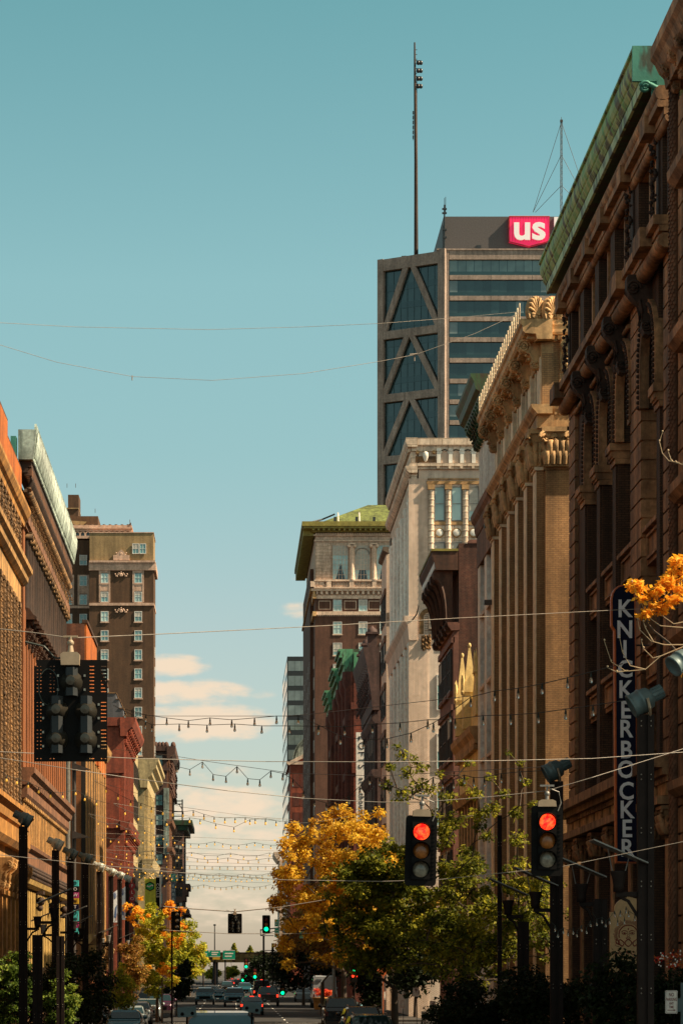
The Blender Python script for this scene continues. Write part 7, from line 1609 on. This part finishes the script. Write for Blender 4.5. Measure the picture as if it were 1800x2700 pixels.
for lb, px0, px1, ptop, pbot, Y in (('pale art banner with a blue figure hung before the deep red wall', 299, 312, 2345, 2432, 196), ('second pale art banner with pink and blue marks, nearer the red discs', 320, 331, 2337, 2425, 200)):
    r = thing('banner', lb, 'banner', (XP((px0+px1)/2, Y), Y, ZP(pbot, Y))); x0, x1 = XP(px0, Y), XP(px1, Y); z0, z1 = ZP(pbot, Y), ZP(ptop, Y)
    b = MB(); b.prism([(x0, z0), (x1, z0), (x1, z1), (x0, z1-.25)], lambda a, c, d: (a, d, c), Y, Y+.03); b.part('cloth', m['neon_white'], r)
    b = MB(); w = x1-x0
    for i in range(5): a = R(30+25*i); b.tube([(x0+w*.35, Y-.005, z1-.7), (x0+w*.35+.5*w*math.cos(a), Y-.005, z1-.7+.5*math.sin(a))], .012, 4)
    b.prism([(x0+w*.2, z0+.4), (x0+w*.6, z0+.3), (x0+w*.8, z0+1.3), (x0+w*.45, z0+1.1)], lambda a, c, d: (a, d, c), Y-.012, Y-.004); b.part('artwork', m['blue_art'], r)
    b = MB(); b.prism([(x0+w*.4, z0+.1), (x0+w*.95, z0+.2), (x0+w*.9, z0+.75)], lambda a, c, d: (a, d, c), Y-.02, Y-.013); b.part('artwork', m['pink_art'], r)
Y = 255.; x = lambda px: XP(px, Y); z = lambda py: ZP(py, Y); r = thing('blade_sign', 'lime yellow sign with a green faceted hexagon logo above the left tree', 'sign', (x(397), Y, z(2400)))
b = MB(); b.box(x(382), x(411), Y, Y+.25, z(2400), z(2317)); b.part('panel', m['lime'], r)
b = MB(); hx = [(396+12*math.cos(R(30+60*i)), 2337-11.5*math.sin(R(30+60*i))) for i in range(6)]; b.prism([(x(a), z(c)) for a, c in hx], lambda a, c, d: (a, d, c), Y-.02, Y-.002); b.tube([(x(a), Y-.02, z(c)) for a, c in hx+hx[:1]], .05, 4, 1); b.part('logo', [m['leafgreen'], m['navy']], r)
b = MB(); b.tube([(x(388), Y-.04, z(2336)), (x(394), Y-.04, z(2339)), (x(400), Y-.04, z(2334)), (x(404), Y-.04, z(2336))], .07, 4); b.part('logo_mark', m['sign_white'], r)
Y = 262.; x = lambda px: XP(px, Y); z = lambda py: ZP(py, Y); r = thing('blade_sign', 'black vertical sign with white turned letters and a pale frame beside the lime sign', 'sign', (x(417), Y, z(2392)))
b = MB(); b.box(x(411), x(421), Y, Y+.2, z(2392), z(2314)); b.part('panel', m['blk'], r)
b = MB(); b.box(x(421)+.01, x(426), Y-.05, Y+.2, z(2392), z(2311)); b.box(x(409), x(421), Y-.05, Y+.2, z(2314)+.01, z(2311)); b.part('frame', m['sign_white'], r); text('COLLE', r, m['sign_white'], (x(416), Y-.02, z(2348)), .42, rot=(R(90), R(90), 0), ext=.01, cs=1.2)
Y = 475.; x = lambda px: XP(px, Y); z = lambda py: ZP(py, Y); r = thing('blade_sign', 'slate vertical sign reading EMBASSY under a green letter tile', 'sign', (x(457), Y, z(2410)))
b = MB(); b.box(x(451), x(464), Y, Y+.4, z(2324), z(2303)); b.part('logo_tile', m['sign_green'], r); text('E', r, m['sign_white'], (x(457.5), Y-.03, z(2313.5)), 1.15, name='letter', ext=.02)
b = MB(); b.box(x(451.5), x(463.5), Y, Y+.4, z(2412), z(2326)); b.part('panel', m['grey_sign'], r)
for i, ch in enumerate('EMBASSY'): text(ch, r, m['sign_white'], (x(457.5), Y-.03, z(2337+i*11.2)), .72, name='letter', ext=.02)
# green street signs on the mast arm
r = thing('mast_arm', 'steel mast arm reaching left from the golden tree with green road signs', 'pole', (XP(880, 200), 200, 0))
x = lambda px: XP(px, 200); z = lambda py: ZP(py, 200)
b = MB(); b.tube([(x(688), 200.3, z(2452)), (x(735), 200.3, z(2446)), (x(790), 200.3, z(2456)), (x(880), 200.3, z(2470))], .05, 5); b.tube([(x(688), 200.3, z(2466)), (x(735), 200.3, z(2452)), (x(790), 200.3, z(2463)), (x(880), 200.3, z(2480))], .035, 5); b.tube([(x(880), 200.3, 0), (x(880), 200.3, z(2440))], .12, 8); b.tube([(x(687), 200.2, z(2450)), (x(687), 200.2, z(2467))], .04, 5); b.tube([(x(687), 200.2, z(2467)), (x(722), 200.2, z(2467))], .03, 4); b.part('arm', m['plate'], r)
for nm, a, c, e, f, tx in (('street_sign', 724, 734, 2424, 2443, ''), ('street_sign', 724, 735, 2446, 2471, ''), ('street_sign', 790, 811, 2456, 2474, '500')):
    b = MB(); b.box(x(a), x(c), 200, 200.03, z(f), z(e)); o = b.part(nm, m['sign_green'], r)
    b = MB(); b.box(x(a)+.02, x(c)-.02, 199.985, 199.998, z(e)-.035, z(e)-.015); b.box(x(a)+.02, x(c)-.02, 199.985, 199.998, z(f)+.015, z(f)+.035)
    if not tx:
        for k in range(3): zz = z(e)+(z(f)-z(e))*(.3+.2*k); b.box(x(a)+.06, x(c)-.06, 199.985, 199.998, zz-.02, zz+.02)
    b.part('border', m['sign_white'], o)
    if tx: text(tx, o, m['sign_white'], ((x(a)+x(c))/2, 199.98, (z(e)+z(f))/2-.01), .24, ext=.004)
b = MB(); b.box(x(725), x(729), 199.98, 199.999, z(2430), z(2424.5)); b.part('sign_tab', m['sig_yel'], r)

# ================================================================ VEHICLES
def paintc(nm, c): return paint(nm, c, .25, .25, .06, 3, .8)
m['c_teal'] = paintc('dark_teal_car_paint', (.02,.10,.13)); m['c_white'] = paintc('white_car_paint', (.45,.46,.46)); m['c_silver'] = paintc('silver_car_paint', (.28,.33,.34)); m['c_black'] = paintc('black_car_paint', (.012,.013,.015)); m['c_purple'] = paintc('plum_car_paint', (.06,.012,.035)); m['c_blue'] = paintc('blue_car_paint', (.03,.13,.18)); m['c_van'] = paintc('van_white_paint', (.38,.40,.42)); m['c_red'] = paintc('red_car_paint', (.2,.02,.02))
def car(name, label, cat, x, y, w, h, L, col, away=False, kind='suv', lit=False, rz=0.0):
    """lofted body: nose at -Y when it faces the camera; w, h, L in metres"""
    r = thing(name, label, cat, (x, y, 0), 'vehicles in the street'); f = 1
    hw = w/2
    belt = h*.58 if kind != 'van' else h*.5
    if kind == 'sedan': st = [(0,.30,.52,.52,.80,.0),(.03,.22,.60,.60,.93,0),(.24,.2,.66,.67,1,0),(.40,.2,.69,1,1,.78),(.66,.2,.70,1,1,.78),(.82,.2,.72,.73,1,0),(.97,.24,.70,.70,.93,0),(1,.32,.60,.60,.85,0)]
    elif kind == 'pickup': st = [(0,.3,.52,.52,.85,0),(.03,.22,.60,.60,.95,0),(.22,.2,.66,.66,1,0),(.32,.2,.68,1,1,.84),(.56,.2,.68,1,1,.84),(.60,.2,.68,.69,1,0),(.97,.24,.66,.66,.97,0),(1,.32,.6,.6,.93,0)]
    elif kind == 'van': st = [(0,.25,.42,.42,.88,0),(.04,.18,.5,.5,.97,0),(.12,.16,.54,.56,1,0),(.24,.16,.56,.97,1,.86),(.40,.16,.56,1,1,.88),(.97,.16,.56,1,1,.88),(1,.2,.56,.97,.98,.86)]
    else: st = [(0,.3,.54,.54,.85,0),(.03,.22,.62,.62,.95,0),(.24,.2,.68,.68,1,0),(.36,.2,.70,.98,1,.80),(.50,.2,.70,1,1,.82),(.90,.2,.70,.98,1,.82),(.98,.22,.66,.70,.96,0.9),(1,.32,.6,.62,.92,0.8)]
    yo = lambda t: (t-.5)*L*(-1 if away else 1)
    V, Fc = [], []
    for (t, zl, zb, zt, kb, kt) in st:
        yv = yo(t); wb = hw*kb; wt = hw*(kt if kt else kb*.9)
        zt_ = zt*h; zb_ = zb*h
        for (px, pz) in ((-wb*.93, zl*h), (-wb, (zl*.6+zb*.4)*h), (-wb*.99, zb_*.94), (-wb*.93, zb_), (-wt, max(zb_, zt_-.06*h*(1 if zt > zb+.05 else 0))), (-wt*.82, zt_+.001), (wt*.82, zt_+.001), (wt, max(zb_, zt_-.06*h*(1 if zt > zb+.05 else 0))), (wb*.93, zb_), (wb*.99, zb_*.94), (wb, (zl*.6+zb*.4)*h), (wb*.93, zl*h)): V.append((x+px, y+yv, pz))
    n = 12
    for i in range(len(st)-1):
        for k in range(n): Fc.append((i*n+k, i*n+(k+1) % n, (i+1)*n+(k+1) % n, (i+1)*n+k))
    Fc += [tuple(range(n)), tuple(range(len(V)-1, len(V)-1-n, -1))]
    b = MB(); b.add(V, Fc, 0, False); b.part('body', col, r)
    # glass
    g0 = {'sedan': (.24,.40,.66,.82), 'pickup': (.22,.32,.56,.60), 'van': (.12,.24,.97,1.0), 'suv': (.24,.36,.90,.98)}[kind]
    zb = {'sedan': .70, 'pickup': .68, 'van': .57, 'suv': .70}[kind]*h; zt = h*.95; wt = hw*(.76 if kind == 'sedan' else .80)
    dr = -1 if away else 1
    def q4(p): bb = MB(); bb.add(p+[(a, c-.0, d) for a, c, d in p], [(0,1,2,3)]); return bb
    def slab(p, nrm, t=.012):
        bb = MB(); nv = Vector(nrm)*t; bb.hexa([Vector(v)+nv*.35 for v in p]+[Vector(v)+nv*1.6 for v in p]); return bb
    yf0, yf1 = y+yo(g0[0]+.02), y+yo(g0[1]-.01); slope = Vector((0, -dr*(zt-zb), abs(yf1-yf0))).normalized()
    slab([(x-hw*.86, yf0, zb+.02), (x+hw*.86, yf0, zb+.02), (x+wt*.92, yf1, zt), (x-wt*.92, yf1, zt)], slope, .02).part('windscreen', m['car_glass'], r)
    yr0, yr1 = y+yo(g0[2]+.01), y+yo(min(1, g0[3]-.01)); slope = Vector((0, dr*(zt-zb), abs(yr1-yr0)+.05)).normalized()
    if kind != 'van': slab([(x-hw*.82, yr1, zb+.04), (x+hw*.82, yr1, zb+.04), (x+wt*.88, yr0, zt-.01), (x-wt*.88, yr0, zt-.01)], slope, .03).part('rear_window', m['car_glass'], r)
    for s in (-1, 1):
        if kind == 'van' and not away: pass
        a, c = g0[1]+.02, (g0[2]-.02 if kind != 'van' else .4)
        slab([(x+s*hw*.965, y+yo(a-.06), zb+.03), (x+s*hw*.965, y+yo(c+.03), zb+.03), (x+s*wt*1.02, y+yo(c), zt-.03), (x+s*wt*1.02, y+yo(a), zt-.03)], (s, 0, .25), .018).part('side_window', m['car_glass'], r)
        bb = MB(); bb.lathe((x+s*(hw+.12), y+yo(g0[0]+.06), zb+.10), [(.03, -.12), (.1, -.1), (.12, 0), (.1, .08), (.02, .1)], 8, 0, Matrix.Rotation(R(90), 3, 'X')); bb.box(x+s*(hw-.05)-.05, x+s*(hw-.05)+.05, y+yo(g0[0]+.06)-.03, y+yo(g0[0]+.06)+.03, zb+.04, zb+.09); bb.part('wing_mirror', col, r)
        for t in (.19, .80):
            bb = MB(); rr = h*.2 if kind != 'sedan' else h*.22; bb.lathe((x+s*(hw-.10), y+yo(t), rr), [(rr*.6, -.11), (rr*.95, -.1), (rr, -.07), (rr, .07), (rr*.95, .1), (rr*.6, .11)], 16, 0, Matrix.Rotation(R(90), 3, 'Y')); wo_ = bb.part('wheel', m['tyre'], r)
            bb = MB(); bb.lathe((x+s*(hw-.01), y+yo(t), rr), [(rr*.58, -.02), (rr*.5, .02), (.03, .03)], 12, 0, Matrix.Rotation(R(90), 3, 'Y')); bb.part('rim', m['alu'], wo_)
        ef = y+yo(.012); bb = MB(); bb.box(x+s*hw*.72-.17, x+s*hw*.72+.13 if s > 0 else x+s*hw*.72+.17, min(ef, ef-dr*.05), max(ef, ef-dr*.05), .47*h, .56*h); bb.part('headlight', m['head'], r)
        er = y+yo(.992); zt0 = (.47 if kind != 'van' else .3)*h; bb = MB(); bb.box(x+s*hw*.84-.09, x+s*hw*.84+.07, min(er, er+dr*.05), max(er, er+dr*.05), zt0, zt0+.13*h); bb.part('tail_light', m['tail'] if lit else m['red_off'], r)
    ef = y+yo(0); bb = MB(); bb.box(x-hw*.55, x+hw*.55, min(ef+dr*.1, ef-dr*.03), max(ef+dr*.1, ef-dr*.03), .36*h, .5*h)
    for i in range(3): bb.box(x-hw*.5, x+hw*.5, min(ef, ef-dr*.05), max(ef, ef-dr*.05), (.38+.04*i)*h, (.395+.04*i)*h)
    bb.part('grille', m['blk'], r)
    for e_, sg in ((y+yo(0), -dr), (y+yo(1), dr)):
        bb = MB(); bb.box(x-hw*.88, x+hw*.88, min(e_-sg*.1, e_+sg*.06), max(e_-sg*.1, e_+sg*.06), .22*h, .33*h); bp = bb.part('bumper', m['dk_frame'] if kind != 'sedan' else col, r)
        bb = MB(); bb.box(x-.15, x+.15, min(e_+sg*.062, e_+sg*.075), max(e_+sg*.062, e_+sg*.075), .235*h+.02, .235*h+.13); bb.part('number_plate', m['sign_white'], bp)
    if kind == 'suv':
        bb = MB(); [bb.tube([(x+s*wt*.9, y+yo(.42), h+.005), (x+s*wt*.9, y+yo(.46), h+.06), (x+s*wt*.9, y+yo(.84), h+.06), (x+s*wt*.9, y+yo(.88), h+.0)], .02, 4) for s in (-1, 1)]; bb.part('roof_rail', m['alu'], r)
    if lit: bb = MB(); er = y+yo(.93); bb.box(x-.15, x+.15, er-.03, er+.03, h+.0, h+.05); bb.part('brake_light', m['tail'], r)
    if rz: r.rotation_euler = (0, 0, rz)
    return r
def carp(name, label, cat, px, Y, w, h, L, col, **k): return car(name, label, cat, XP(px, Y), Y+L/2, w, h, L, m[col], **k)
carp('parked_car', 'dark blue saloon parked nearest at bottom left', 'car', 326, 134, 1.85, 1.5, 4.6, 'c_blue', kind='sedan')
carp('parked_car', 'white saloon parked second in the left row', 'car', 360, 168, 1.85, 1.52, 4.7, 'c_white', kind='sedan')
carp('parked_car', 'silver hatchback parked third in the left row', 'car', 389, 182, 1.85, 1.55, 4.5, 'c_silver', kind='suv')
carp('parked_car', 'dark plum sport utility parked at the road side of the left row', 'car', 421, 194, 1.95, 1.76, 4.8, 'c_purple', kind='suv')
carp('parked_car', 'teal sport utility between the plum car and the white truck', 'car', 391, 214, 1.9, 1.75, 4.7, 'c_teal', kind='suv')
carp('parked_car', 'tall white truck parked last and highest in the left row', 'car', 401, 232, 2.35, 2.05, 5.4, 'c_white', kind='suv')
carp('moving_car', 'dark sport utility driving towards the camera, left of the dark blue one', 'car', 540, 266, 1.95, 1.72, 4.8, 'c_teal', kind='suv')
carp('moving_car', 'dark blue sport utility driving towards the camera in the middle lane', 'car', 618, 252, 2.0, 1.82, 4.9, 'c_blue', kind='suv')
carp('moving_car', 'grey saloon far between the two oncoming sport utilities', 'car', 574, 286, 1.85, 1.45, 4.6, 'c_teal', kind='sedan')
carp('moving_car', 'dark car far behind the middle oncoming one', 'car', 599, 395, 1.9, 1.75, 4.6, 'c_black', kind='suv')
carp('moving_car', 'dark blue car far off right of the oncoming blue one', 'car', 645, 350, 1.9, 1.8, 4.6, 'c_teal', kind='suv')
carp('moving_car', 'black pickup with lit red tail lights driving away', 'pickup', 708, 256, 2.05, 1.88, 5.4, 'c_black', kind='pickup', away=True, lit=True)
carp('moving_car', 'low dark saloon with one bright tail light behind the black pickup', 'car', 664, 206, 1.85, 1.45, 4.6, 'c_teal', kind='sedan', away=True, lit=True)
carp('moving_car', 'far white sport utility near the bridge', 'car', 655, 470, 2.2, 1.75, 4.6, 'c_white', kind='suv', away=True)
carp('moving_car', 'far red tailed dark car left of the white one near the bridge', 'car', 628, 520, 1.9, 1.6, 4.6, 'c_black', kind='suv', away=True, lit=True)
carp('moving_car', 'farthest small red car under the bridge', 'car', 612, 560, 1.9, 1.5, 4.6, 'c_red', kind='sedan', away=True, lit=True)
carp('parked_car', 'black sport utility parked right of the flower planter', 'car', 900, 150, 1.98, 1.98, 5.0, 'c_black', kind='suv', away=True)
carp('parked_car', 'black saloon parked behind the black sport utility', 'car', 957, 130, 1.9, 1.75, 4.8, 'c_black', kind='suv', away=True)
carp('parked_car', 'teal roofed car nearest at the bottom of the right row', 'car', 978, 109, 1.9, 1.72, 4.7, 'c_teal', kind='suv', away=True)
carp('parked_car', 'grey saloon parked between the dark blue saloon and the white one', 'car', 341, 150, 1.85, 1.5, 4.6, 'c_silver', kind='sedan')
carp('parked_car', 'dark red hatchback squeezed behind the teal sport utility', 'car', 412, 248, 1.9, 1.7, 4.5, 'c_red', kind='suv')
carp('parked_car', 'dark saloon parked just beyond the black sport utility on the right', 'car', 915, 172, 1.85, 1.5, 4.6, 'c_teal', kind='sedan', away=True)
carp('parked_car', 'silver saloon parked far down the right kerb behind the planter', 'car', 800, 290, 1.85, 1.5, 4.6, 'c_silver', kind='sedan', away=True)
carp('moving_car', 'white saloon far back in the oncoming left lane', 'car', 555, 335, 1.85, 1.5, 4.6, 'c_white', kind='sedan')
carp('moving_car', 'dark van far ahead of the black pickup', 'van', 690, 318, 2.1, 2.3, 5.4, 'c_black', kind='van', away=True, lit=True)
rv = carp('delivery_van', 'white high roofed van with a dark swoosh on its rear, seen behind red flowers', 'van', 856, 243, 2.35, 3.0, 6.0, 'c_van', kind='van', away=True)
b = MB(); yv = 243-.07; c = (XP(862, 243), ZP(2620, 243)); b.prism([(c[0]-.5, c[1]+.35), (c[0]+.55, c[1]+.3), (c[0]+.4, c[1]-.25), (c[0]+.1, c[1]-.05), (c[0]-.2, c[1]+.1)], lambda a, zz, d: (a, d, zz), yv-.02, yv+.06); b.part('logo_swoosh', m['grey_sign'], rv)
b = MB(); b.box(XP(845, 243)-.4, XP(845, 243)+.1, yv-.02, yv+.06, 2.55, 2.68); b.part('logo_bar', m['grey_sign'], rv)
# utility truck roof at the bottom with two mirror boards
r = car('utility_truck', 'pale blue roof of a utility truck at the bottom edge with tilted mirror boards', 'truck', XP(583, 74), 74+3, 2.1, 2.38, 6.2, m['c_blue'], away=True, kind='van')
for px, py, a in ((493, 2668, 4), (664, 2656, -12)):
    c = W(px, py, 73.8); M_ = Matrix.Rotation(R(-a), 3, 'Y'); q = MB(); q.hexa([c+M_ @ Vector(v) for v in ((-.26,-.05,-.14),(.26,-.05,-.14),(.26,.05,-.14),(-.26,.05,-.14),(-.26,-.05,.14),(.26,-.05,.14),(.26,.05,.14),(-.26,.05,.14))]); o = q.part('mirror_board', m['spot'], r)
    q = MB(); [q.lathe(c+M_ @ Vector((dx_, -.055, -.05)), [(.05, -.02), (.05, .02), (.001, .021)], 10, 0, Matrix.Rotation(R(90), 3, 'X')) for dx_ in (-.13, .15)]; q.part('board_hole', m['blk'], o)
    q = MB(); q.tube([c+Vector((0, .05, -.1)), (c.x, c.y+.1, 2.0)], .03, 5); q.part('board_arm', m['blk'], r)
# flower planter
Y = 226; r = thing('flower_planter', 'big tan planter of red flowers in front of the white van', 'planter', (XP(849, Y), Y, .0))
b = MB(); b.lathe((XP(849, Y), Y, .14), [(.62, 0), (.68, .1), (.72, .5), (.8, .9), (.86, .95), (.86, 1.05), (.74, 1.05), (.7, .9)], 16); b.part('pot', m['amber_stone'], r)
bl = [(Vector((XP(849, Y)+rnd.uniform(-.7, .7), Y+rnd.uniform(-.5, .5), 1.35+rnd.uniform(-.1, .5))), .3, 1) for _ in range(16)]; V, Fc = leaves(91, bl, 2600, .11); me = bpy.data.meshes.new('flowers'); me.from_pydata([tuple(v-Vector(r['org'])) for v in V], [], Fc); me.materials.append(m['lf_red']); o = bpy.data.objects.new('flowers', me); sc.collection.objects.link(o); o.parent = r
b = MB()
# ================================================================ FAR END: BRIDGE, GANTRY, TREES
r = thing('road_bridge', 'low concrete highway bridge crossing the far end of the street', 'bridge', (0, 640, 0))
b = MB(); b.box(-60, 60, 634, 650, 5.2, 6.5); b.box(-60, 60, 633.6, 634, 6.3, 7.3); b.part('deck', m['cream_stone'], r)
b = MB(); b.box(-60, 60, 633.4, 634.2, 7.3, 7.6); [b.box(-30+i*6, -29.4+i*6, 633.5, 634, 5.2, 7.3) for i in range(11)]; b.part('parapet', m['pink_stone'], r)
b = MB(); [b.box(xx-.6, xx+.6, 636, 648, 0, 5.2) for xx in (-14, -4, 5.6, 13)]; b.part('pier', m['us_dark'], r)
r = thing('sign_gantry', 'green highway signs on posts in front of the bridge', 'road sign', (XP(585, 560), 560, 0)); Y = 560; x = lambda px: XP(px, Y); z = lambda py: ZP(py, Y)
for a, c, e, f in ((529, 551, 2505, 2533), (553, 581, 2505, 2523), (588, 620, 2505.5, 2530)):
    b = MB(); b.box(x(a), x(c), Y, Y+.1, z(f), z(e)); o = b.part('sign_panel', m['sign_green'], r)
    b = MB(); b.box(x(a), x(c), Y-.02, Y-.002, z(e)-.1, z(e)); b.box(x(a), x(c), Y-.02, Y-.002, z(f), z(f)+.08)
    for k in range(2): zz = z(e)+(z(f)-z(e))*(.35+.3*k); b.box(x(a)+.4, x(c)-.4-.3*k, Y-.02, Y-.002, zz-.13, zz+.13)
    b.part('sign_text', m['sign_white'], o)
b = MB(); b.box(x(561), x(580), Y, Y+.1, z(2530), z(2523.5)); b.part('sign_tab', m['sig_yel'], r)
b = MB(); [b.tube([(x(px), Y+.3, 0), (x(px), Y+.3, z(2505))], .15, 6) for px in (536, 567, 594)]; b.part('post', m['pole'], r)
r = thing('light_pole', 'slim highway light pole rising above the green signs', 'light pole', (XP(566, 610), 610, 0)); b = MB(); b.tube([(XP(566, 610), 610, 0), (XP(566, 610), 610, ZP(2440, 610))], [.16, .1], 6); b.part('pole', m['pole'], r); b = MB(); b.ball((XP(566, 610), 610, ZP(2439, 610)), .35, n=8, k=5, sz=.6); b.part('lamp', m['plate'], r)
r = thing('utility_pole', 'dark thin pole standing under the far green signal', 'pole', (XP(695, 300), 300, 0)); b = MB(); b.tube([(XP(695, 300), 300, 0), (XP(695, 300), 300, ZP(2466, 300))], .11, 6); b.part('pole', m['pole'], r); b = MB(); b.box(XP(698, 300), XP(719, 300), 300, 300.2, ZP(2507, 300), ZP(2505, 300)); b.part('arm', m['pole'], r)
r = thing('utility_pole', 'dark pole with a boxy signal seen edge on, right of the thin pole', 'pole', (XP(720, 290), 290, 0)); b = MB(); b.tube([(XP(719, 290), 290, 0), (XP(719, 290), 290, ZP(2500, 290))], .08, 6); b.part('pole', m['pole'], r); b = MB(); b.box(XP(716, 290), XP(722, 290), 290, 290.4, ZP(2514, 290), ZP(2487, 290)); b.part('signal_box', m['blk'], r)
for i, (px, py, Y, lb) in enumerate(((649, 2541, 420, 'green far signal hanging before the bridge'), (648, 2567, 470, 'tiny green far signal lowest in the group'), (640, 2577, 450, 'tiny green far signal left of the others'), (672, 2567, 380, 'small green far signal right of the group'), (745, 2608, 330, 'green far signal low beside the black pickup'))):
    c = W(px, py, Y); r = thing('traffic_signal', lb, 'traffic light', c, 'far traffic signals'); s = 1.25
    b = MB(); b.prism(rrect(0, 0, .55*s, 1.25*s, .08), lambda a, zz, d: (c.x+a, c.y+d, c.z+zz), 0, .15); b.part('housing', m['blk'], r)
    for k, mm in enumerate(('red_off', 'amb_off', 'grn_on')): b = MB(); b.lathe((c.x, c.y-.02, c.z+(.38-.38*k)*s), [(.17*s, 0), (.001, .02)], 12, 0, Matrix.Rotation(R(90), 3, 'X')); b.part('lens', m[mm], r)
    b = MB(); b.tube([(c.x, c.y+.2, 0), (c.x, c.y+.2, c.z+.9)], .06, 5); b.part('post', m['pole'], r)
c = W(934, 2572, 180); r = thing('pedestrian_signal', 'red lit pedestrian signal in the shade above the parked black cars', 'traffic light', c, 'far traffic signals'); b = MB(); b.prism(rrect(0, 0, .42, .95, .05), lambda a, zz, d: (c.x+a, c.y+d, c.z+zz), 0, .2); b.tube([(c.x, c.y+.1, 0), (c.x, c.y+.1, c.z-.4)], .05, 5); b.part('housing', m['blk'], r)
b = MB(); [b.lathe((c.x+dx_, c.y-.02, c.z-.05), [(.09, 0), (.001, .02)], 10, 0, Matrix.Rotation(R(90), 3, 'X')) for dx_ in (-.1, .1)]; b.part('lens', m['tail'], r); b = MB(); b.lathe((c.x, c.y-.02, c.z+.35), [(.1, 0), (.001, .02)], 10, 0, Matrix.Rotation(R(90), 3, 'X')); b.part('lens', m['grn_on'], r)
# dark signal edge at left
c = W(466, 2428, 170); r = thing('traffic_signal', 'dark traffic signal seen from behind beside the orange leaves on the left', 'traffic light', c, 'traffic signals'); b = MB(); b.box(c.x-.24, c.x+.24, c.y, c.y+.2, c.z-.62, c.z+.62); b.part('housing', m['blk'], r); b = MB(); [b.lathe((c.x+.03, c.y-.02, c.z+dz_), [(.12, .02), (.05, .1), (.001, .1)], 10, 0, Matrix.Rotation(R(90), 3, 'X')) for dz_ in (.4, 0, -.4)]; b.part('lamp_cone', m['alu'], r); b = MB(); b.tube([(c.x-.3, c.y+.1, c.z-.7), (c.x+1.2, c.y+.1, c.z-.72)], .03, 5); b.tube([(c.x-.3, c.y+.1, 0), (c.x-.3, c.y+.1, c.z+.6)], .06, 6); b.part('post', m['pole'], r)
# distant trees: sunlit trees under and behind the bridge
for i, (px, py, rx, ry, Y, lm, lb) in enumerate(((617, 2508, 14, 20, 720, 'lf_green', 'pointed dark green tree above the bridge, left one'), (659, 2512, 19, 17, 720, 'lf_green', 'pointed dark green tree above the bridge, right one'), (690, 2518, 20, 10, 740, 'lf_mix', 'low yellow green tree above the bridge end'), (722, 2522, 20, 9, 745, 'lf_mix', 'low yellow green tree behind the boxy signal pole'), (560, 2566, 22, 18, 690, 'lf_mix', 'sunlit tree seen under the bridge at left'), (612, 2562, 22, 16, 690, 'lf_mix', 'sunlit tree seen under the bridge in the middle'), (668, 2565, 20, 14, 690, 'lf_mix', 'sunlit tree seen under the bridge at right'))):
    bl = [(c, rr*1.0, w) for c, rr, w in crown_blobs(100+i, px, py, rx, ry, Y, 22, .8, .9)]
    if i < 2: bl = [(W(px+q_*rx*.8*(1-t), py+ry-2*ry*t, Y), .9*(1.1-t), (1.1-t)) for t in [k/9 for k in range(10)] for q_ in (-.8, 0, .8)]
    tree('distant_tree', lb, 'tree', (XP(px, Y), Y, 0), 1.5, bl, 2600, .5, m[lm], .25, seed=101+i)
# lettering becomes plain mesh
dg = bpy.context.evaluated_depsgraph_get()
for o in texts:
    me = bpy.data.meshes.new_from_object(o.evaluated_get(dg)); q = bpy.data.objects.new(o.name, me); sc.collection.objects.link(q)
    q.parent = o.parent; q.location = o.location; q.rotation_euler = o.rotation_euler; q.scale = o.scale; nm = o.name; bpy.data.objects.remove(o); q.name = nm
